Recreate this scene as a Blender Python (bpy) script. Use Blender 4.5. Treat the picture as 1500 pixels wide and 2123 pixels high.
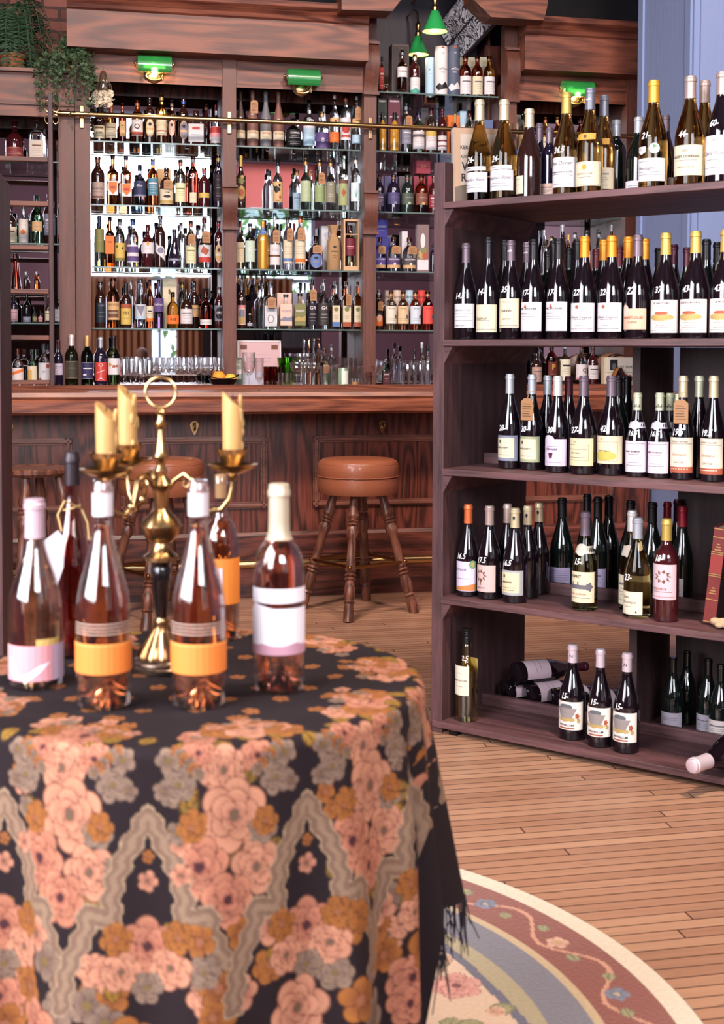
import bpy, bmesh, math, random
import numpy as np
from mathutils import Matrix, Vector, Euler
PI = math.pi
random.seed(7)
scene = bpy.context.scene
for _o in list(bpy.data.objects):
    bpy.data.objects.remove(_o)
COL = scene.collection

# ------------------------------------------------------------------ camera
F, CX, TH, RHO, EYE = 2700.0, 750.0, math.radians(2.5), 0.00315, 1.25
CY = 729.8 + F * math.tan(TH)
fwd = Vector((0, math.cos(TH), -math.sin(TH)))
_u0 = Vector((0, math.sin(TH), math.cos(TH)))
_r0 = Vector((1, 0, 0))
RT = _r0 * math.cos(RHO) + _u0 * math.sin(RHO)
UP = _u0 * math.cos(RHO) - _r0 * math.sin(RHO)
CAM = Vector((0, 0, EYE))
cd = bpy.data.cameras.new('camera')
cam = bpy.data.objects.new('camera', cd)
COL.objects.link(cam)
m = Matrix((RT, UP, -fwd)).transposed().to_4x4()
m.translation = CAM
cam.matrix_world = m
cd.sensor_fit = 'VERTICAL'
cd.sensor_height = 36.0
cd.lens = F / 2123.0 * 36.0
cd.shift_y = -(1061.5 - CY) / 2123.0
cd.clip_start = 0.05
cd.dof.use_dof = True
cd.dof.focus_distance = 5.6
cd.dof.aperture_fstop = 6.5
scene.camera = cam

# ------------------------------------------------------------------ light
scene.view_settings.view_transform = 'Standard'
scene.view_settings.look = 'None'
scene.view_settings.gamma = 1.0
scene.view_settings.exposure = 0.25
scene.cycles.max_bounces = 14
scene.cycles.diffuse_bounces = 3
scene.cycles.glossy_bounces = 5
scene.cycles.transmission_bounces = 12
scene.cycles.transparent_max_bounces = 24
scene.cycles.caustics_reflective = False
scene.cycles.caustics_refractive = False
scene.cycles.sample_clamp_indirect = 6.0
scene.cycles.use_denoising = True
scene.cycles.use_adaptive_sampling = True
scene.cycles.adaptive_threshold = 0.02
W = bpy.data.worlds.new('daylight')
scene.world = W
W.use_nodes = True
W.node_tree.nodes['Background'].inputs[0].default_value = (0.88, 0.94, 1.0, 1)
W.node_tree.nodes['Background'].inputs[1].default_value = 4.0

# frames: the bar and room run along u (x) and back along w (y); the bookcase has its own
BARA = math.radians(11.97)
BAR = Matrix.Translation((-0.17, 6.69, 0)) @ Matrix.Rotation(BARA, 4, 'Z')
CASE = Matrix.Translation((0.231, 4.254, 0)) @ Matrix.Rotation(math.radians(-35.74), 4, 'Z')
LIGHTS = []
def lamp(name, kind, mat, power, color, size=0.1, size_y=None, spot=None, blend=0.5):
    d = bpy.data.lights.new(name, kind)
    d.energy = power
    d.color = color
    if kind == 'AREA':
        d.shape = 'RECTANGLE'; d.size = size; d.size_y = size_y or size
    else:
        d.shadow_soft_size = size
    if spot:
        d.spot_size = math.radians(spot); d.spot_blend = blend
    o = bpy.data.objects.new(name, d)
    o.matrix_world = mat
    COL.objects.link(o)
    return o
def aim(p, q):
    p, q = Vector(p), Vector(q)
    return Matrix.Translation(p) @ (q - p).to_track_quat('-Z', 'Y').to_matrix().to_4x4()
# street window daylight from behind the photographer, plus fill from an added side window
DAY = (0.93, 0.94, 1.0)
lamp('daylight_and_fill', 'AREA', BAR @ aim((-0.15, -9.62, 3.45), (-0.15, 0, 2.4)), 260, DAY, 2.3, 2.1)
lamp('daylight_and_fill', 'AREA', BAR @ aim((-3.56, -6.2, 2.6), (0, -4.6, 1.9)), 300, DAY, 2.9, 2.9)  # fill light, placed in a side window added for it
# warm ceiling spots of the shop
WARM = (1.0, 0.80, 0.62)
lamp('ceiling_spot', 'SPOT', aim((-0.75, 1.1, 4.3), (-0.3, 1.95, 0.7)), 88, WARM, 0.10, spot=34)
lamp('ceiling_spot', 'SPOT', aim((1.3, 1.9, 4.6), (0.85, 2.9, 0.0)), 820, (1.0, 0.80, 0.62), 0.15, spot=58, blend=0.9)
lamp('ceiling_spot', 'SPOT', aim((0.2, 2.6, 4.6), (0.6, 4.2, 1.2)), 70, (1.0, 0.84, 0.74), 0.2, spot=50, blend=0.8)
lamp('ceiling_spot', 'SPOT', aim((-1.2, 3.2, 4.7), (-0.9, 7.8, 1.2)), 620, (1.0, 0.84, 0.76), 0.25, spot=75, blend=0.8)
lamp('ceiling_spot', 'SPOT', aim((1.2, 3.4, 4.7), (0.7, 8.2, 1.6)), 620, (1.0, 0.80, 0.68), 0.25, spot=75, blend=0.8)
lamp('ceiling_spot', 'SPOT', aim((-0.4, 4.2, 4.6), (-0.2, 6.7, 0.5)), 260, (1.0, 0.78, 0.64), 0.2, spot=60, blend=0.8)

# ------------------------------------------------------------------ measuring
def ray(px, py):
    return fwd + RT * ((px - CX) / F) + UP * ((CY - py) / F)
def on_z(px, py, z):
    r = ray(px, py); return CAM + r * ((z - EYE) / r.z)
def on_plane(M, px, py, d):
    I = M.inverted(); c = I @ CAM; r = I.to_3x3() @ ray(px, py)
    p = c + r * ((d - c.y) / r.y); return p.x, p.z
def bp(px, py, d): return on_plane(BAR, px, py, d)
def cp(px, py, d): return on_plane(CASE, px, py, d)
def bs(px, d, py=500): return on_plane(BAR, px, py, d)[0]
def height_at(px, py, X, Y):
    r = ray(px, py); k = math.hypot(X, Y) / math.hypot(r.x, r.y); return EYE + r.z * k

# ------------------------------------------------------------------ mesh builder
class MB:
    def __init__(s): s.v, s.f, s.m, s.cur = [], [], [], 0
    def mat(s, i): s.cur = i; return s
    def add(s, vs, fs, T=None):
        b = len(s.v)
        s.v += [tuple(T @ Vector(p)) for p in vs] if T is not None else [tuple(p) for p in vs]
        s.f += [tuple(b + i for i in f) for f in fs]
        s.m += [s.cur] * len(fs)
        return s
    def box(s, x0, x1, y0, y1, z0, z1, T=None, c=0.0):
        if c <= 0:
            vs = [(x, y, z) for z in (z0, z1) for y in (y0, y1) for x in (x0, x1)]
            fs = [(0, 2, 3, 1), (4, 5, 7, 6), (0, 1, 5, 4), (2, 6, 7, 3), (0, 4, 6, 2), (1, 3, 7, 5)]
            return s.add(vs, fs, T)
        bm = bmesh.new()
        bmesh.ops.create_cube(bm, size=1)
        for v in bm.verts:
            v.co = Vector(((x0 + x1) / 2 + v.co.x * (x1 - x0), (y0 + y1) / 2 + v.co.y * (y1 - y0), (z0 + z1) / 2 + v.co.z * (z1 - z0)))
        bmesh.ops.bevel(bm, geom=bm.edges[:], offset=c, segments=2, profile=0.6, affect='EDGES')
        bm.verts.index_update()
        s.add([v.co[:] for v in bm.verts], [[v.index for v in f.verts] for f in bm.faces], T)
        bm.free(); return s
    def lathe(s, prof, n=24, T=None, sup=None, flat=1.0, a0=0, a1=2 * PI):
        """prof: list of (r, z); sup(z) gives a superellipse exponent for squared bottles"""
        full = abs(a1 - a0 - 2 * PI) < 1e-6
        k = n if full else n + 1
        vs, fs = [], []
        for r, z in prof:
            e = sup(z) if sup else 2.0
            for i in range(k):
                a = a0 + (a1 - a0) * i / n
                c, d = math.cos(a), math.sin(a)
                if e > 2.01:
                    q = (abs(c) ** e + abs(d) ** e) ** (-1 / e)
                    fl = flat if e > 3 else 1 - (1 - flat) * (e - 2)
                else: q, fl = 1.0, (flat if sup is None else 1.0)
                vs.append((r * q * c, r * q * d * fl, z))
        for j in range(len(prof) - 1):
            for i in range(n):
                a, b = j * k + i, j * k + (i + 1) % k
                fs.append((a, b, b + k, a + k))
        if full:
            if prof[0][0] > 1e-5: fs.append(tuple(reversed(range(k))))
            if prof[-1][0] > 1e-5: fs.append(tuple((len(prof) - 1) * k + i for i in range(k)))
        return s.add(vs, fs, T)
    def tube(s, pts, r, n=8, T=None, closed=False):
        pts = [Vector(p) for p in pts]; N = len(pts)
        rr = r if isinstance(r, (list, tuple)) else [r] * N
        vs, fs = [], []
        prev = None
        for i, p in enumerate(pts):
            if closed: t = pts[(i + 1) % N] - pts[i - 1]
            else: t = pts[min(i + 1, N - 1)] - pts[max(i - 1, 0)]
            t.normalize()
            if prev is None:
                a = t.orthogonal().normalized()
            else:
                a = (prev - t * prev.dot(t))
                a = a.normalized() if a.length > 1e-6 else t.orthogonal().normalized()
            prev = a; b = t.cross(a)
            for k in range(n):
                q = 2 * PI * k / n
                vs.append(p + (a * math.cos(q) + b * math.sin(q)) * rr[i])
        for i in range(N if closed else N - 1):
            for k in range(n):
                j = (i + 1) % N
                fs.append((i * n + k, i * n + (k + 1) % n, j * n + (k + 1) % n, j * n + k))
        if not closed:
            fs.append(tuple(reversed(range(n)))); fs.append(tuple((N - 1) * n + k for k in range(n)))
        return s.add(vs, fs, T)
    def prism(s, pts, x0, x1, T=None, axis='x'):
        """outline of (y, z) points swept along x (or (x, z) along y, (x, y) along z)"""
        n = len(pts)
        def P(t, a, b): return (t, a, b) if axis == 'x' else ((a, t, b) if axis == 'y' else (a, b, t))
        vs = [P(x0, a, b) for a, b in pts] + [P(x1, a, b) for a, b in pts]
        fs = [tuple(range(n)), tuple(reversed(range(n, 2 * n)))] + [(i, n + i, n + (i + 1) % n, (i + 1) % n) for i in range(n)]
        return s.add(vs, fs, T)
    def ball(s, c, r, n=12, T=None, sc=(1, 1, 1)):
        prof = [(max(1e-6, r * math.sin(PI * i / n)), -r * math.cos(PI * i / n)) for i in range(n + 1)]
        Q = Matrix.Translation(c) @ Matrix.Diagonal((*sc, 1))
        return s.lathe(prof, n * 2, (T @ Q) if T is not None else Q)
    def build(s, name, mats, parent=None, smooth=False, M=None, fix=True):
        me = bpy.data.meshes.new(name)
        me.from_pydata(s.v, [], s.f)
        mats = mats if isinstance(mats, (list, tuple)) else [mats]
        for q in mats: me.materials.append(q)
        if len(mats) > 1: me.polygons.foreach_set('material_index', s.m)
        if fix:
            bm = bmesh.new(); bm.from_mesh(me)
            bmesh.ops.recalc_face_normals(bm, faces=bm.faces[:])
            bm.to_mesh(me); bm.free()
        if smooth:
            me.polygons.foreach_set('use_smooth', [True] * len(me.polygons))
            try: me.set_sharp_from_angle(angle=math.radians(smooth if smooth is not True else 38))
            except Exception: pass
        o = bpy.data.objects.new(name, me)
        COL.objects.link(o)
        if parent is not None: o.parent = parent
        if M is not None: o.matrix_world = M if parent is None else o.matrix_world
        if M is not None and parent is not None: o.matrix_local = M
        return o
def tag(o, label, cat, group=None):
    o['label'] = label; o['category'] = cat
    if group: o['group'] = group
    return o
def thing(name, label, cat, M=None, group=None):
    o = bpy.data.objects.new(name, None); o.empty_display_size = 0.05
    COL.objects.link(o)
    if M is not None: o.matrix_world = M
    return tag(o, label, cat, group)
def struct(o): o['kind'] = 'structure'; return o
def T_(x, y, z, rz=0.0): return Matrix.Translation((x, y, z)) @ Matrix.Rotation(rz, 4, 'Z')

# ------------------------------------------------------------------ materials
def lin(h):
    if not isinstance(h, str): return tuple(h)
    h = h.lstrip('#'); c = [int(h[i:i + 2], 16) / 255 for i in (0, 2, 4)]
    return tuple((x / 12.92 if x <= 0.04045 else ((x + 0.055) / 1.055) ** 2.4) for x in c)
_MC = {}
def pbr(h, rough=0.5, metal=0.0, trans=0.0, ior=1.45, spec=0.5, emit=0.0, coat=0.0, key=None, ecol=None, bump=0.0):
    k = (h, rough, metal, trans, ior, spec, emit, coat, ecol, bump)
    if k in _MC: return _MC[k]
    mt = bpy.data.materials.new(key or 'surface'); mt.use_nodes = True
    nt = mt.node_tree; b = nt.nodes['Principled BSDF']
    b.inputs['Base Color'].default_value = (*lin(h), 1)
    b.inputs['Roughness'].default_value = rough
    b.inputs['Metallic'].default_value = metal
    b.inputs['Transmission Weight'].default_value = trans
    b.inputs['IOR'].default_value = ior
    b.inputs['Specular IOR Level'].default_value = spec
    b.inputs['Coat Weight'].default_value = coat
    if emit:
        b.inputs['Emission Color'].default_value = (*lin(ecol or h), 1)
        b.inputs['Emission Strength'].default_value = emit
    # a little procedural unevenness in roughness
    nz = nt.nodes.new('ShaderNodeTexNoise'); nz.inputs['Scale'].default_value = 35
    mr = nt.nodes.new('ShaderNodeMapRange')
    mr.inputs['To Min'].default_value = rough * 0.85; mr.inputs['To Max'].default_value = min(1, rough * 1.15)
    if trans < 0.5:
        nt.links.new(nz.outputs['Fac'], mr.inputs['Value']); nt.links.new(mr.outputs[0], b.inputs['Roughness'])
    if bump:
        bp_ = nt.nodes.new('ShaderNodeBump'); bp_.inputs['Strength'].default_value = bump; bp_.inputs['Distance'].default_value = 0.004
        nt.links.new(nz.outputs['Fac'], bp_.inputs['Height']); nt.links.new(bp_.outputs[0], b.inputs['Normal'])
    _MC[k] = mt
    return mt
def thin_glass(tint='#ffffff', refl=1.0, key='thin_glass', base=0.03, edge=0.9):
    """thin sheet or thin-walled glass: what passes through is tinted, the rest mirrors"""
    k = ('thin', tint, refl, base, edge)
    if k in _MC: return _MC[k]
    mt = bpy.data.materials.new(key); mt.use_nodes = True; nt = mt.node_tree
    for n in list(nt.nodes): nt.nodes.remove(n)
    out = nt.nodes.new('ShaderNodeOutputMaterial'); mix = nt.nodes.new('ShaderNodeMixShader')
    tr = nt.nodes.new('ShaderNodeBsdfTransparent'); gl = nt.nodes.new('ShaderNodeBsdfGlossy'); lw = nt.nodes.new('ShaderNodeLayerWeight')
    mr = nt.nodes.new('ShaderNodeMapRange')
    tr.inputs[0].default_value = (*lin(tint), 1); gl.inputs[0].default_value = (refl, refl, refl, 1); gl.inputs['Roughness'].default_value = 0.03
    lw.inputs['Blend'].default_value = 0.25
    mr.inputs['To Min'].default_value = base; mr.inputs['To Max'].default_value = edge
    nt.links.new(lw.outputs['Facing'], mr.inputs['Value'])
    nt.links.new(mr.outputs[0], mix.inputs[0]); nt.links.new(tr.outputs[0], mix.inputs[1]); nt.links.new(gl.outputs[0], mix.inputs[2])
    nt.links.new(mix.outputs[0], out.inputs[0])
    _MC[k] = mt; return mt
def wood(key, dark, light, axis='x', scale=1.0, rough=0.42, lines=16.0, coat=0.0, contrast=1.0, wear=None):
    """oak-like grain: contour lines of a noise stretched along the board"""
    mt = bpy.data.materials.new(key); mt.use_nodes = True; nt = mt.node_tree; N = nt.nodes.new; L = nt.links.new
    b = nt.nodes['Principled BSDF']
    tc = N('ShaderNodeTexCoord'); mp = N('ShaderNodeMapping')
    st = {'x': (0.9, 7, 7), 'y': (7, 0.9, 7), 'z': (7, 7, 0.9)}[axis]
    mp.inputs['Scale'].default_value = tuple(q * scale for q in st)
    L(tc.outputs['Object'], mp.inputs[0])
    n1 = N('ShaderNodeTexNoise'); n1.inputs['Scale'].default_value = 1.0; n1.inputs['Detail'].default_value = 1.5
    L(mp.outputs[0], n1.inputs['Vector'])
    mul = N('ShaderNodeMath'); mul.operation = 'MULTIPLY'; mul.inputs[1].default_value = lines * 6.28
    L(n1.outputs['Fac'], mul.inputs[0])
    sn = N('ShaderNodeMath'); sn.operation = 'SINE'; L(mul.outputs[0], sn.inputs[0])
    n2 = N('ShaderNodeTexNoise'); n2.inputs['Scale'].default_value = 9.0; n2.inputs['Detail'].default_value = 4; n2.inputs['Roughness'].default_value = 0.7
    mp2 = N('ShaderNodeMapping'); st2 = {'x': (0.7, 14, 14), 'y': (14, 0.7, 14), 'z': (14, 14, 0.7)}[axis]
    mp2.inputs['Scale'].default_value = tuple(q * scale for q in st2)
    L(tc.outputs['Object'], mp2.inputs[0]); L(mp2.outputs[0], n2.inputs['Vector'])
    ad = N('ShaderNodeMath'); ad.operation = 'MULTIPLY_ADD'; ad.inputs[1].default_value = 0.20 * contrast; ad.inputs[2].default_value = 0.0
    L(sn.outputs[0], ad.inputs[0])
    ad2 = N('ShaderNodeMath'); ad2.operation = 'ADD'; L(ad.outputs[0], ad2.inputs[0]); L(n2.outputs['Fac'], ad2.inputs[1])
    cr = N('ShaderNodeValToRGB'); cr.color_ramp.elements[0].position = 0.25; cr.color_ramp.elements[1].position = 0.78
    cr.color_ramp.elements[0].color = (*lin(dark), 1); cr.color_ramp.elements[1].color = (*lin(light), 1)
    L(ad2.outputs[0], cr.inputs[0])
    n3 = N('ShaderNodeTexNoise'); n3.inputs['Scale'].default_value = 1.6; L(tc.outputs['Object'], n3.inputs['Vector'])
    hv = N('ShaderNodeHueSaturation'); mr = N('ShaderNodeMapRange'); mr.inputs['To Min'].default_value = 0.75; mr.inputs['To Max'].default_value = 1.25
    L(n3.outputs['Fac'], mr.inputs['Value']); L(mr.outputs[0], hv.inputs['Value']); L(cr.outputs[0], hv.inputs['Color'])
    L(hv.outputs[0], b.inputs['Base Color'])
    mr2 = N('ShaderNodeMapRange'); mr2.inputs['To Min'].default_value = rough * 0.8; mr2.inputs['To Max'].default_value = min(1, rough * 1.25)
    L(n2.outputs['Fac'], mr2.inputs['Value']); L(mr2.outputs[0], b.inputs['Roughness'])
    bu = N('ShaderNodeBump'); bu.inputs['Strength'].default_value = 0.25; bu.inputs['Distance'].default_value = 0.002
    L(ad2.outputs[0], bu.inputs['Height']); L(bu.outputs[0], b.inputs['Normal'])
    b.inputs['Coat Weight'].default_value = coat
    return mt
OAK_H = wood('oak_horizontal', '#48221a', '#844a36', 'x', 0.8, 0.5, 9, contrast=0.9)
OAK_V = wood('oak_vertical', '#46241c', '#704032', 'z', 1.0, 0.5, 3, contrast=0.35)
OAK_DARK = wood('oak_dark_panel', '#301612', '#743a2c', 'z', 1.1, 0.35, 9, contrast=0.95)
OAK_DARKH = wood('oak_dark_board', '#301612', '#703a2e', 'x', 1.1, 0.35, 9, contrast=0.9)
OAK_TOP = wood('oak_bar_top', '#54281c', '#8e523a', 'x', 1.0, 0.4, 8, coat=0.0, contrast=0.7)
CASE_H = wood('stained_pine_shelf', '#3a2224', '#6a4446', 'x', 1.2, 0.55, 5, contrast=0.6)
CASE_V = wood('stained_pine_upright', '#341e20', '#5e3c3e', 'z', 1.2, 0.55, 5, contrast=0.6)
CASE_D = wood('stained_pine_side', '#28181a', '#4a3032', 'z', 1.2, 0.6, 5, contrast=0.6)
STOOL_W = wood('stool_wood', '#4a2a20', '#80503e', 'z', 2.0, 0.3, 6)
BRASS = pbr('#b59468', 0.25, 1.0, key='brass')
BRASS_D = pbr('#8a6238', 0.3, 1.0, key='aged_brass')
IRON = pbr('#2a2224', 0.4, 0.8, key='dark_metal')
BLACK = pbr('#0c0a0c', 0.5, key='black')
MIRROR = pbr('#d8d4dc', 0.015, 1.0, key='mirror_glass')
SHELF_GLASS = thin_glass('#e2ece8', 0.9, 'shelf_glass', 0.06, 0.55)
SHELF_EDGE = pbr('#6f8480', 0.2, 0.0, trans=0.3, key='shelf_glass_edge')

# ================================================================== the room
def shell(name, mats, M, *boxes, **k):
    b = MB()
    for q in boxes: b.box(*q)
    return struct(b.build(name, mats, M=M, **k))
def floor_mat():
    mt = bpy.data.materials.new('maple_strip_floor'); mt.use_nodes = True; nt = mt.node_tree; N = nt.nodes.new; L = nt.links.new
    b = nt.nodes['Principled BSDF']; tc = N('ShaderNodeTexCoord')
    br = N('ShaderNodeTexBrick'); br.offset = 0.0; br.offset_frequency = 2
    for k, v in (('Scale', 1.0), ('Brick Width', 1.7), ('Row Height', 0.0405), ('Mortar Size', 0.0022), ('Mortar Smooth', 0.25), ('Bias', 0.0)): br.inputs[k].default_value = v
    br.inputs['Color1'].default_value = (*lin('#b0866c'), 1); br.inputs['Color2'].default_value = (*lin('#986e58'), 1); br.inputs['Mortar'].default_value = (*lin('#3a1c18'), 1)
    sx = N('ShaderNodeSeparateXYZ'); L(tc.outputs['Object'], sx.inputs[0])
    dv = N('ShaderNodeMath'); dv.operation = 'DIVIDE'; dv.inputs[1].default_value = 0.0405; L(sx.outputs[1], dv.inputs[0])
    fl = N('ShaderNodeMath'); fl.operation = 'FLOOR'; L(dv.outputs[0], fl.inputs[0])
    wn = N('ShaderNodeTexWhiteNoise'); wn.noise_dimensions = '1D'; L(fl.outputs[0], wn.inputs['W'])
    ma = N('ShaderNodeMath'); ma.operation = 'MULTIPLY_ADD'; ma.inputs[1].default_value = 9.0; L(wn.outputs['Value'], ma.inputs[0]); L(sx.outputs[0], ma.inputs[2])
    cx = N('ShaderNodeCombineXYZ'); L(ma.outputs[0], cx.inputs[0]); L(sx.outputs[1], cx.inputs[1]); L(cx.outputs[0], br.inputs['Vector'])
    mp = N('ShaderNodeMapping'); mp.inputs['Scale'].default_value = (2.2, 60, 1); L(tc.outputs['Object'], mp.inputs[0])
    n = N('ShaderNodeTexNoise'); n.inputs['Scale'].default_value = 1.5; n.inputs['Detail'].default_value = 5; L(mp.outputs[0], n.inputs['Vector'])
    n2 = N('ShaderNodeTexNoise'); n2.inputs['Scale'].default_value = 0.9; n2.inputs['Detail'].default_value = 6; L(tc.outputs['Object'], n2.inputs['Vector'])
    n3 = N('ShaderNodeTexNoise'); n3.inputs['Scale'].default_value = 26; n3.inputs['Detail'].default_value = 3
    mp3 = N('ShaderNodeMapping'); mp3.inputs['Scale'].default_value = (0.35, 2.2, 1); L(tc.outputs['Object'], mp3.inputs[0]); L(mp3.outputs[0], n3.inputs['Vector'])
    st = N('ShaderNodeMapRange'); st.inputs['From Min'].default_value = 0.68; st.inputs['From Max'].default_value = 0.74; st.inputs['To Min'].default_value = 1.0; st.inputs['To Max'].default_value = 0.55
    L(n3.outputs['Fac'], st.inputs['Value'])
    hv = N('ShaderNodeHueSaturation'); m1 = N('ShaderNodeMapRange'); m1.inputs['To Min'].default_value = 0.72; m1.inputs['To Max'].default_value = 1.28
    L(n.outputs['Fac'], m1.inputs['Value'])
    m2 = N('ShaderNodeMapRange'); m2.inputs['To Min'].default_value = 0.8; m2.inputs['To Max'].default_value = 1.15; L(n2.outputs['Fac'], m2.inputs['Value'])
    mu = N('ShaderNodeMath'); mu.operation = 'MULTIPLY'; L(m1.outputs[0], mu.inputs[0]); L(m2.outputs[0], mu.inputs[1])
    mu2 = N('ShaderNodeMath'); mu2.operation = 'MULTIPLY'; L(mu.outputs[0], mu2.inputs[0]); L(st.outputs[0], mu2.inputs[1])
    L(mu2.outputs[0], hv.inputs['Value']); L(br.outputs['Color'], hv.inputs['Color']); L(hv.outputs[0], b.inputs['Base Color'])
    b.inputs['Roughness'].default_value = 0.38
    bu = N('ShaderNodeBump'); bu.inputs['Strength'].default_value = 0.5; bu.inputs['Distance'].default_value = 0.0015; bu.invert = True
    L(br.outputs['Fac'], bu.inputs['Height']); L(bu.outputs[0], b.inputs['Normal'])
    return mt
def brick_mat():
    mt = bpy.data.materials.new('old_brick'); mt.use_nodes = True; nt = mt.node_tree; N = nt.nodes.new; L = nt.links.new
    b = nt.nodes['Principled BSDF']; tc = N('ShaderNodeTexCoord')
    mp = N('ShaderNodeMapping'); mp.inputs['Rotation'].default_value = (PI / 2, 0, 0); L(tc.outputs['Object'], mp.inputs[0])
    nz = N('ShaderNodeTexNoise'); nz.inputs['Scale'].default_value = 9; nz.inputs['Detail'].default_value = 5; L(mp.outputs[0], nz.inputs['Vector'])
    mxv = N('ShaderNodeVectorMath'); mxv.operation = 'MULTIPLY_ADD'; mxv.inputs[1].default_value = (0.02, 0.02, 0.02)
    L(nz.outputs['Color'], mxv.inputs[0]); L(mp.outputs[0], mxv.inputs[2])
    br = N('ShaderNodeTexBrick'); L(mxv.outputs[0], br.inputs['Vector'])
    for k, v in (('Scale', 1.0), ('Brick Width', 0.21), ('Row Height', 0.075), ('Mortar Size', 0.009), ('Mortar Smooth', 0.3)): br.inputs[k].default_value = v
    br.inputs['Color1'].default_value = (*lin('#8a5448'), 1); br.inputs['Color2'].default_value = (*lin('#5e342e'), 1); br.inputs['Mortar'].default_value = (*lin('#4a3430'), 1)
    hv = N('ShaderNodeHueSaturation'); m1 = N('ShaderNodeMapRange'); m1.inputs['To Min'].default_value = 0.6; m1.inputs['To Max'].default_value = 1.4
    L(nz.outputs['Fac'], m1.inputs['Value']); L(m1.outputs[0], hv.inputs['Value']); L(br.outputs['Color'], hv.inputs['Color']); L(hv.outputs[0], b.inputs['Base Color'])
    b.inputs['Roughness'].default_value = 0.85
    bu = N('ShaderNodeBump'); bu.inputs['Strength'].default_value = 0.8; bu.inputs['Distance'].default_value = 0.01; bu.invert = True
    L(br.outputs['Fac'], bu.inputs['Height']); L(bu.outputs[0], b.inputs['Normal'])
    return mt
PAINT = pbr('#8c6a74', 0.8, key='mauve_wall_paint', bump=0.1)
PAINT_DARK = pbr('#16161c', 0.8, key='dark_paint')
S0, S1, DB, DF, ZC = -3.6, 4.2, 2.15, -9.7, 5.2
shell('floor', floor_mat(), BAR, (S0, S1, DF, DB, -0.1, 0.0))
shell('ceiling', PAINT_DARK, BAR, (S0, S1, DF, DB, ZC, ZC + 0.1))
shell('wall_back', PAINT_DARK, BAR, (-1.3, S1, DB, DB + 0.12, 0, ZC))
shell('wall_back_brick', brick_mat(), BAR, (S0, -1.3, DB, DB + 0.12, 0, ZC))
shell('wall_right', PAINT, BAR, (S1, S1 + 0.1, DF, DB, 0, ZC))
shell('wall_left', PAINT, BAR, (S0 - 0.1, S0, -4.6, DB, 0, ZC), (S0 - 0.1, S0, DF, -7.8, 0, ZC), (S0 - 0.1, S0, -7.8, -4.6, 0, 1.0), (S0 - 0.1, S0, -7.8, -4.6, 4.2, ZC))
FW = DF
shell('wall_front', PAINT, BAR, (S0, -1.5, FW - 0.15, FW, 0, ZC), (0.95, 1.05, FW - 0.15, FW, 0, ZC), (2.26, S1, FW - 0.15, FW, 0, ZC),
      (-1.5, 0.95, FW - 0.15, FW, 0, 0.6), (-1.5, 0.95, FW - 0.15, FW, 4.85, ZC), (1.05, 2.26, FW - 0.15, FW, 0, 0.6), (1.05, 2.26, FW - 0.15, FW, 4.1, ZC))
WHITE_TRIM = pbr('#9fb4c4', 0.5, key='pale_window_paint')
def window(name, s0, s1, z0, z1, bars):
    b = MB()
    for a, c in ((s0, s0 + 0.05), (s1 - 0.05, s1)): b.box(a, c, FW - 0.09, FW - 0.04, z0, z1)
    for z in (z0, 2.32, z1 - 0.05): b.box(s0, s1, FW - 0.09, FW - 0.04, z, z + 0.05)
    for q in bars: b.box(q - 0.02, q + 0.02, FW - 0.085, FW - 0.045, z0, z1)
    w = struct(b.build(name, WHITE_TRIM, M=BAR))
    g = MB().box(s0 + 0.02, s1 - 0.02, FW - 0.07, FW - 0.064, z0 + 0.02, z1 - 0.02)
    g.build('window_glass', thin_glass('#f4fbff', 0.6, 'window_pane', 0.04, 0.5), w)
    return w
window('window_1', -1.5, 0.95, 0.6, 4.85, (-0.12,))
window('window_2', 1.05, 2.26, 0.6, 4.1, ())
b = MB()
for a, c in ((-7.8, -7.74), (-6.25, -6.15), (-4.66, -4.6)): b.box(S0 - 0.08, S0 - 0.03, a, c, 1.0, 4.2)
for z in (1.0, 4.15): b.box(S0 - 0.08, S0 - 0.03, -7.8, -4.6, z, z + 0.05)
struct(b.build('added_side_window', WHITE_TRIM, M=BAR))  # unseen side window, added as an opening for the fill light
# curtains on the lower half of the street windows (seen in the mirrors)
def curtain(s0, s1, z0, z1, label):
    pts_n = int((s1 - s0) / 0.012); vs, fs = [], []
    for i in range(pts_n + 1):
        s = s0 + (s1 - s0) * i / pts_n
        d = FW + 0.07 + 0.022 * math.sin(i * 0.75) + 0.01 * math.sin(i * 0.31)
        vs += [(s, d, z0), (s, d, z1)]
    for i in range(pts_n): fs.append((2 * i, 2 * i + 2, 2 * i + 3, 2 * i + 1))
    b = MB(); b.add(vs, fs)
    root = thing('curtain', label, 'curtain', BAR)
    b.build('curtain_cloth', pbr('#8a5a3c', 0.9, key='brown_curtain'), root, smooth=True, fix=False)
    r = MB(); r.tube([(s0 - 0.02, FW + 0.07, z1 + 0.01), (s1 + 0.02, FW + 0.07, z1 + 0.01)], 0.012); r.build('curtain_rod', BRASS_D, root)
curtain(-1.5, -0.24, 0.45, 2.36, 'brown cafe curtain on the street window, seen in the mirror of the bottle wall')
curtain(0.12, 0.62, 0.45, 2.36, 'narrow brown cafe curtain beside the window gap, seen in the mirror')
curtain(1.05, 1.9, 0.45, 2.36, 'brown cafe curtain on the second street window, seen in the mirror')
p = MB().box(1.06, 2.25, FW + 0.01, FW + 0.03, 3.45, 4.12)
_vm = pbr('#f4a8a0', 0.7, key='pink_fabric'); _nt = _vm.node_tree; _tl = _nt.nodes.new('ShaderNodeBsdfTranslucent'); _tl.inputs[0].default_value = (*lin('#fab4ac'), 1); _mx = _nt.nodes.new('ShaderNodeMixShader'); _mx.inputs[0].default_value = 0.8
_nt.links.new(_nt.nodes['Principled BSDF'].outputs[0], _mx.inputs[1]); _nt.links.new(_tl.outputs[0], _mx.inputs[2]); _nt.links.new(_mx.outputs[0], _nt.nodes['Material Output'].inputs[0])
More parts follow.
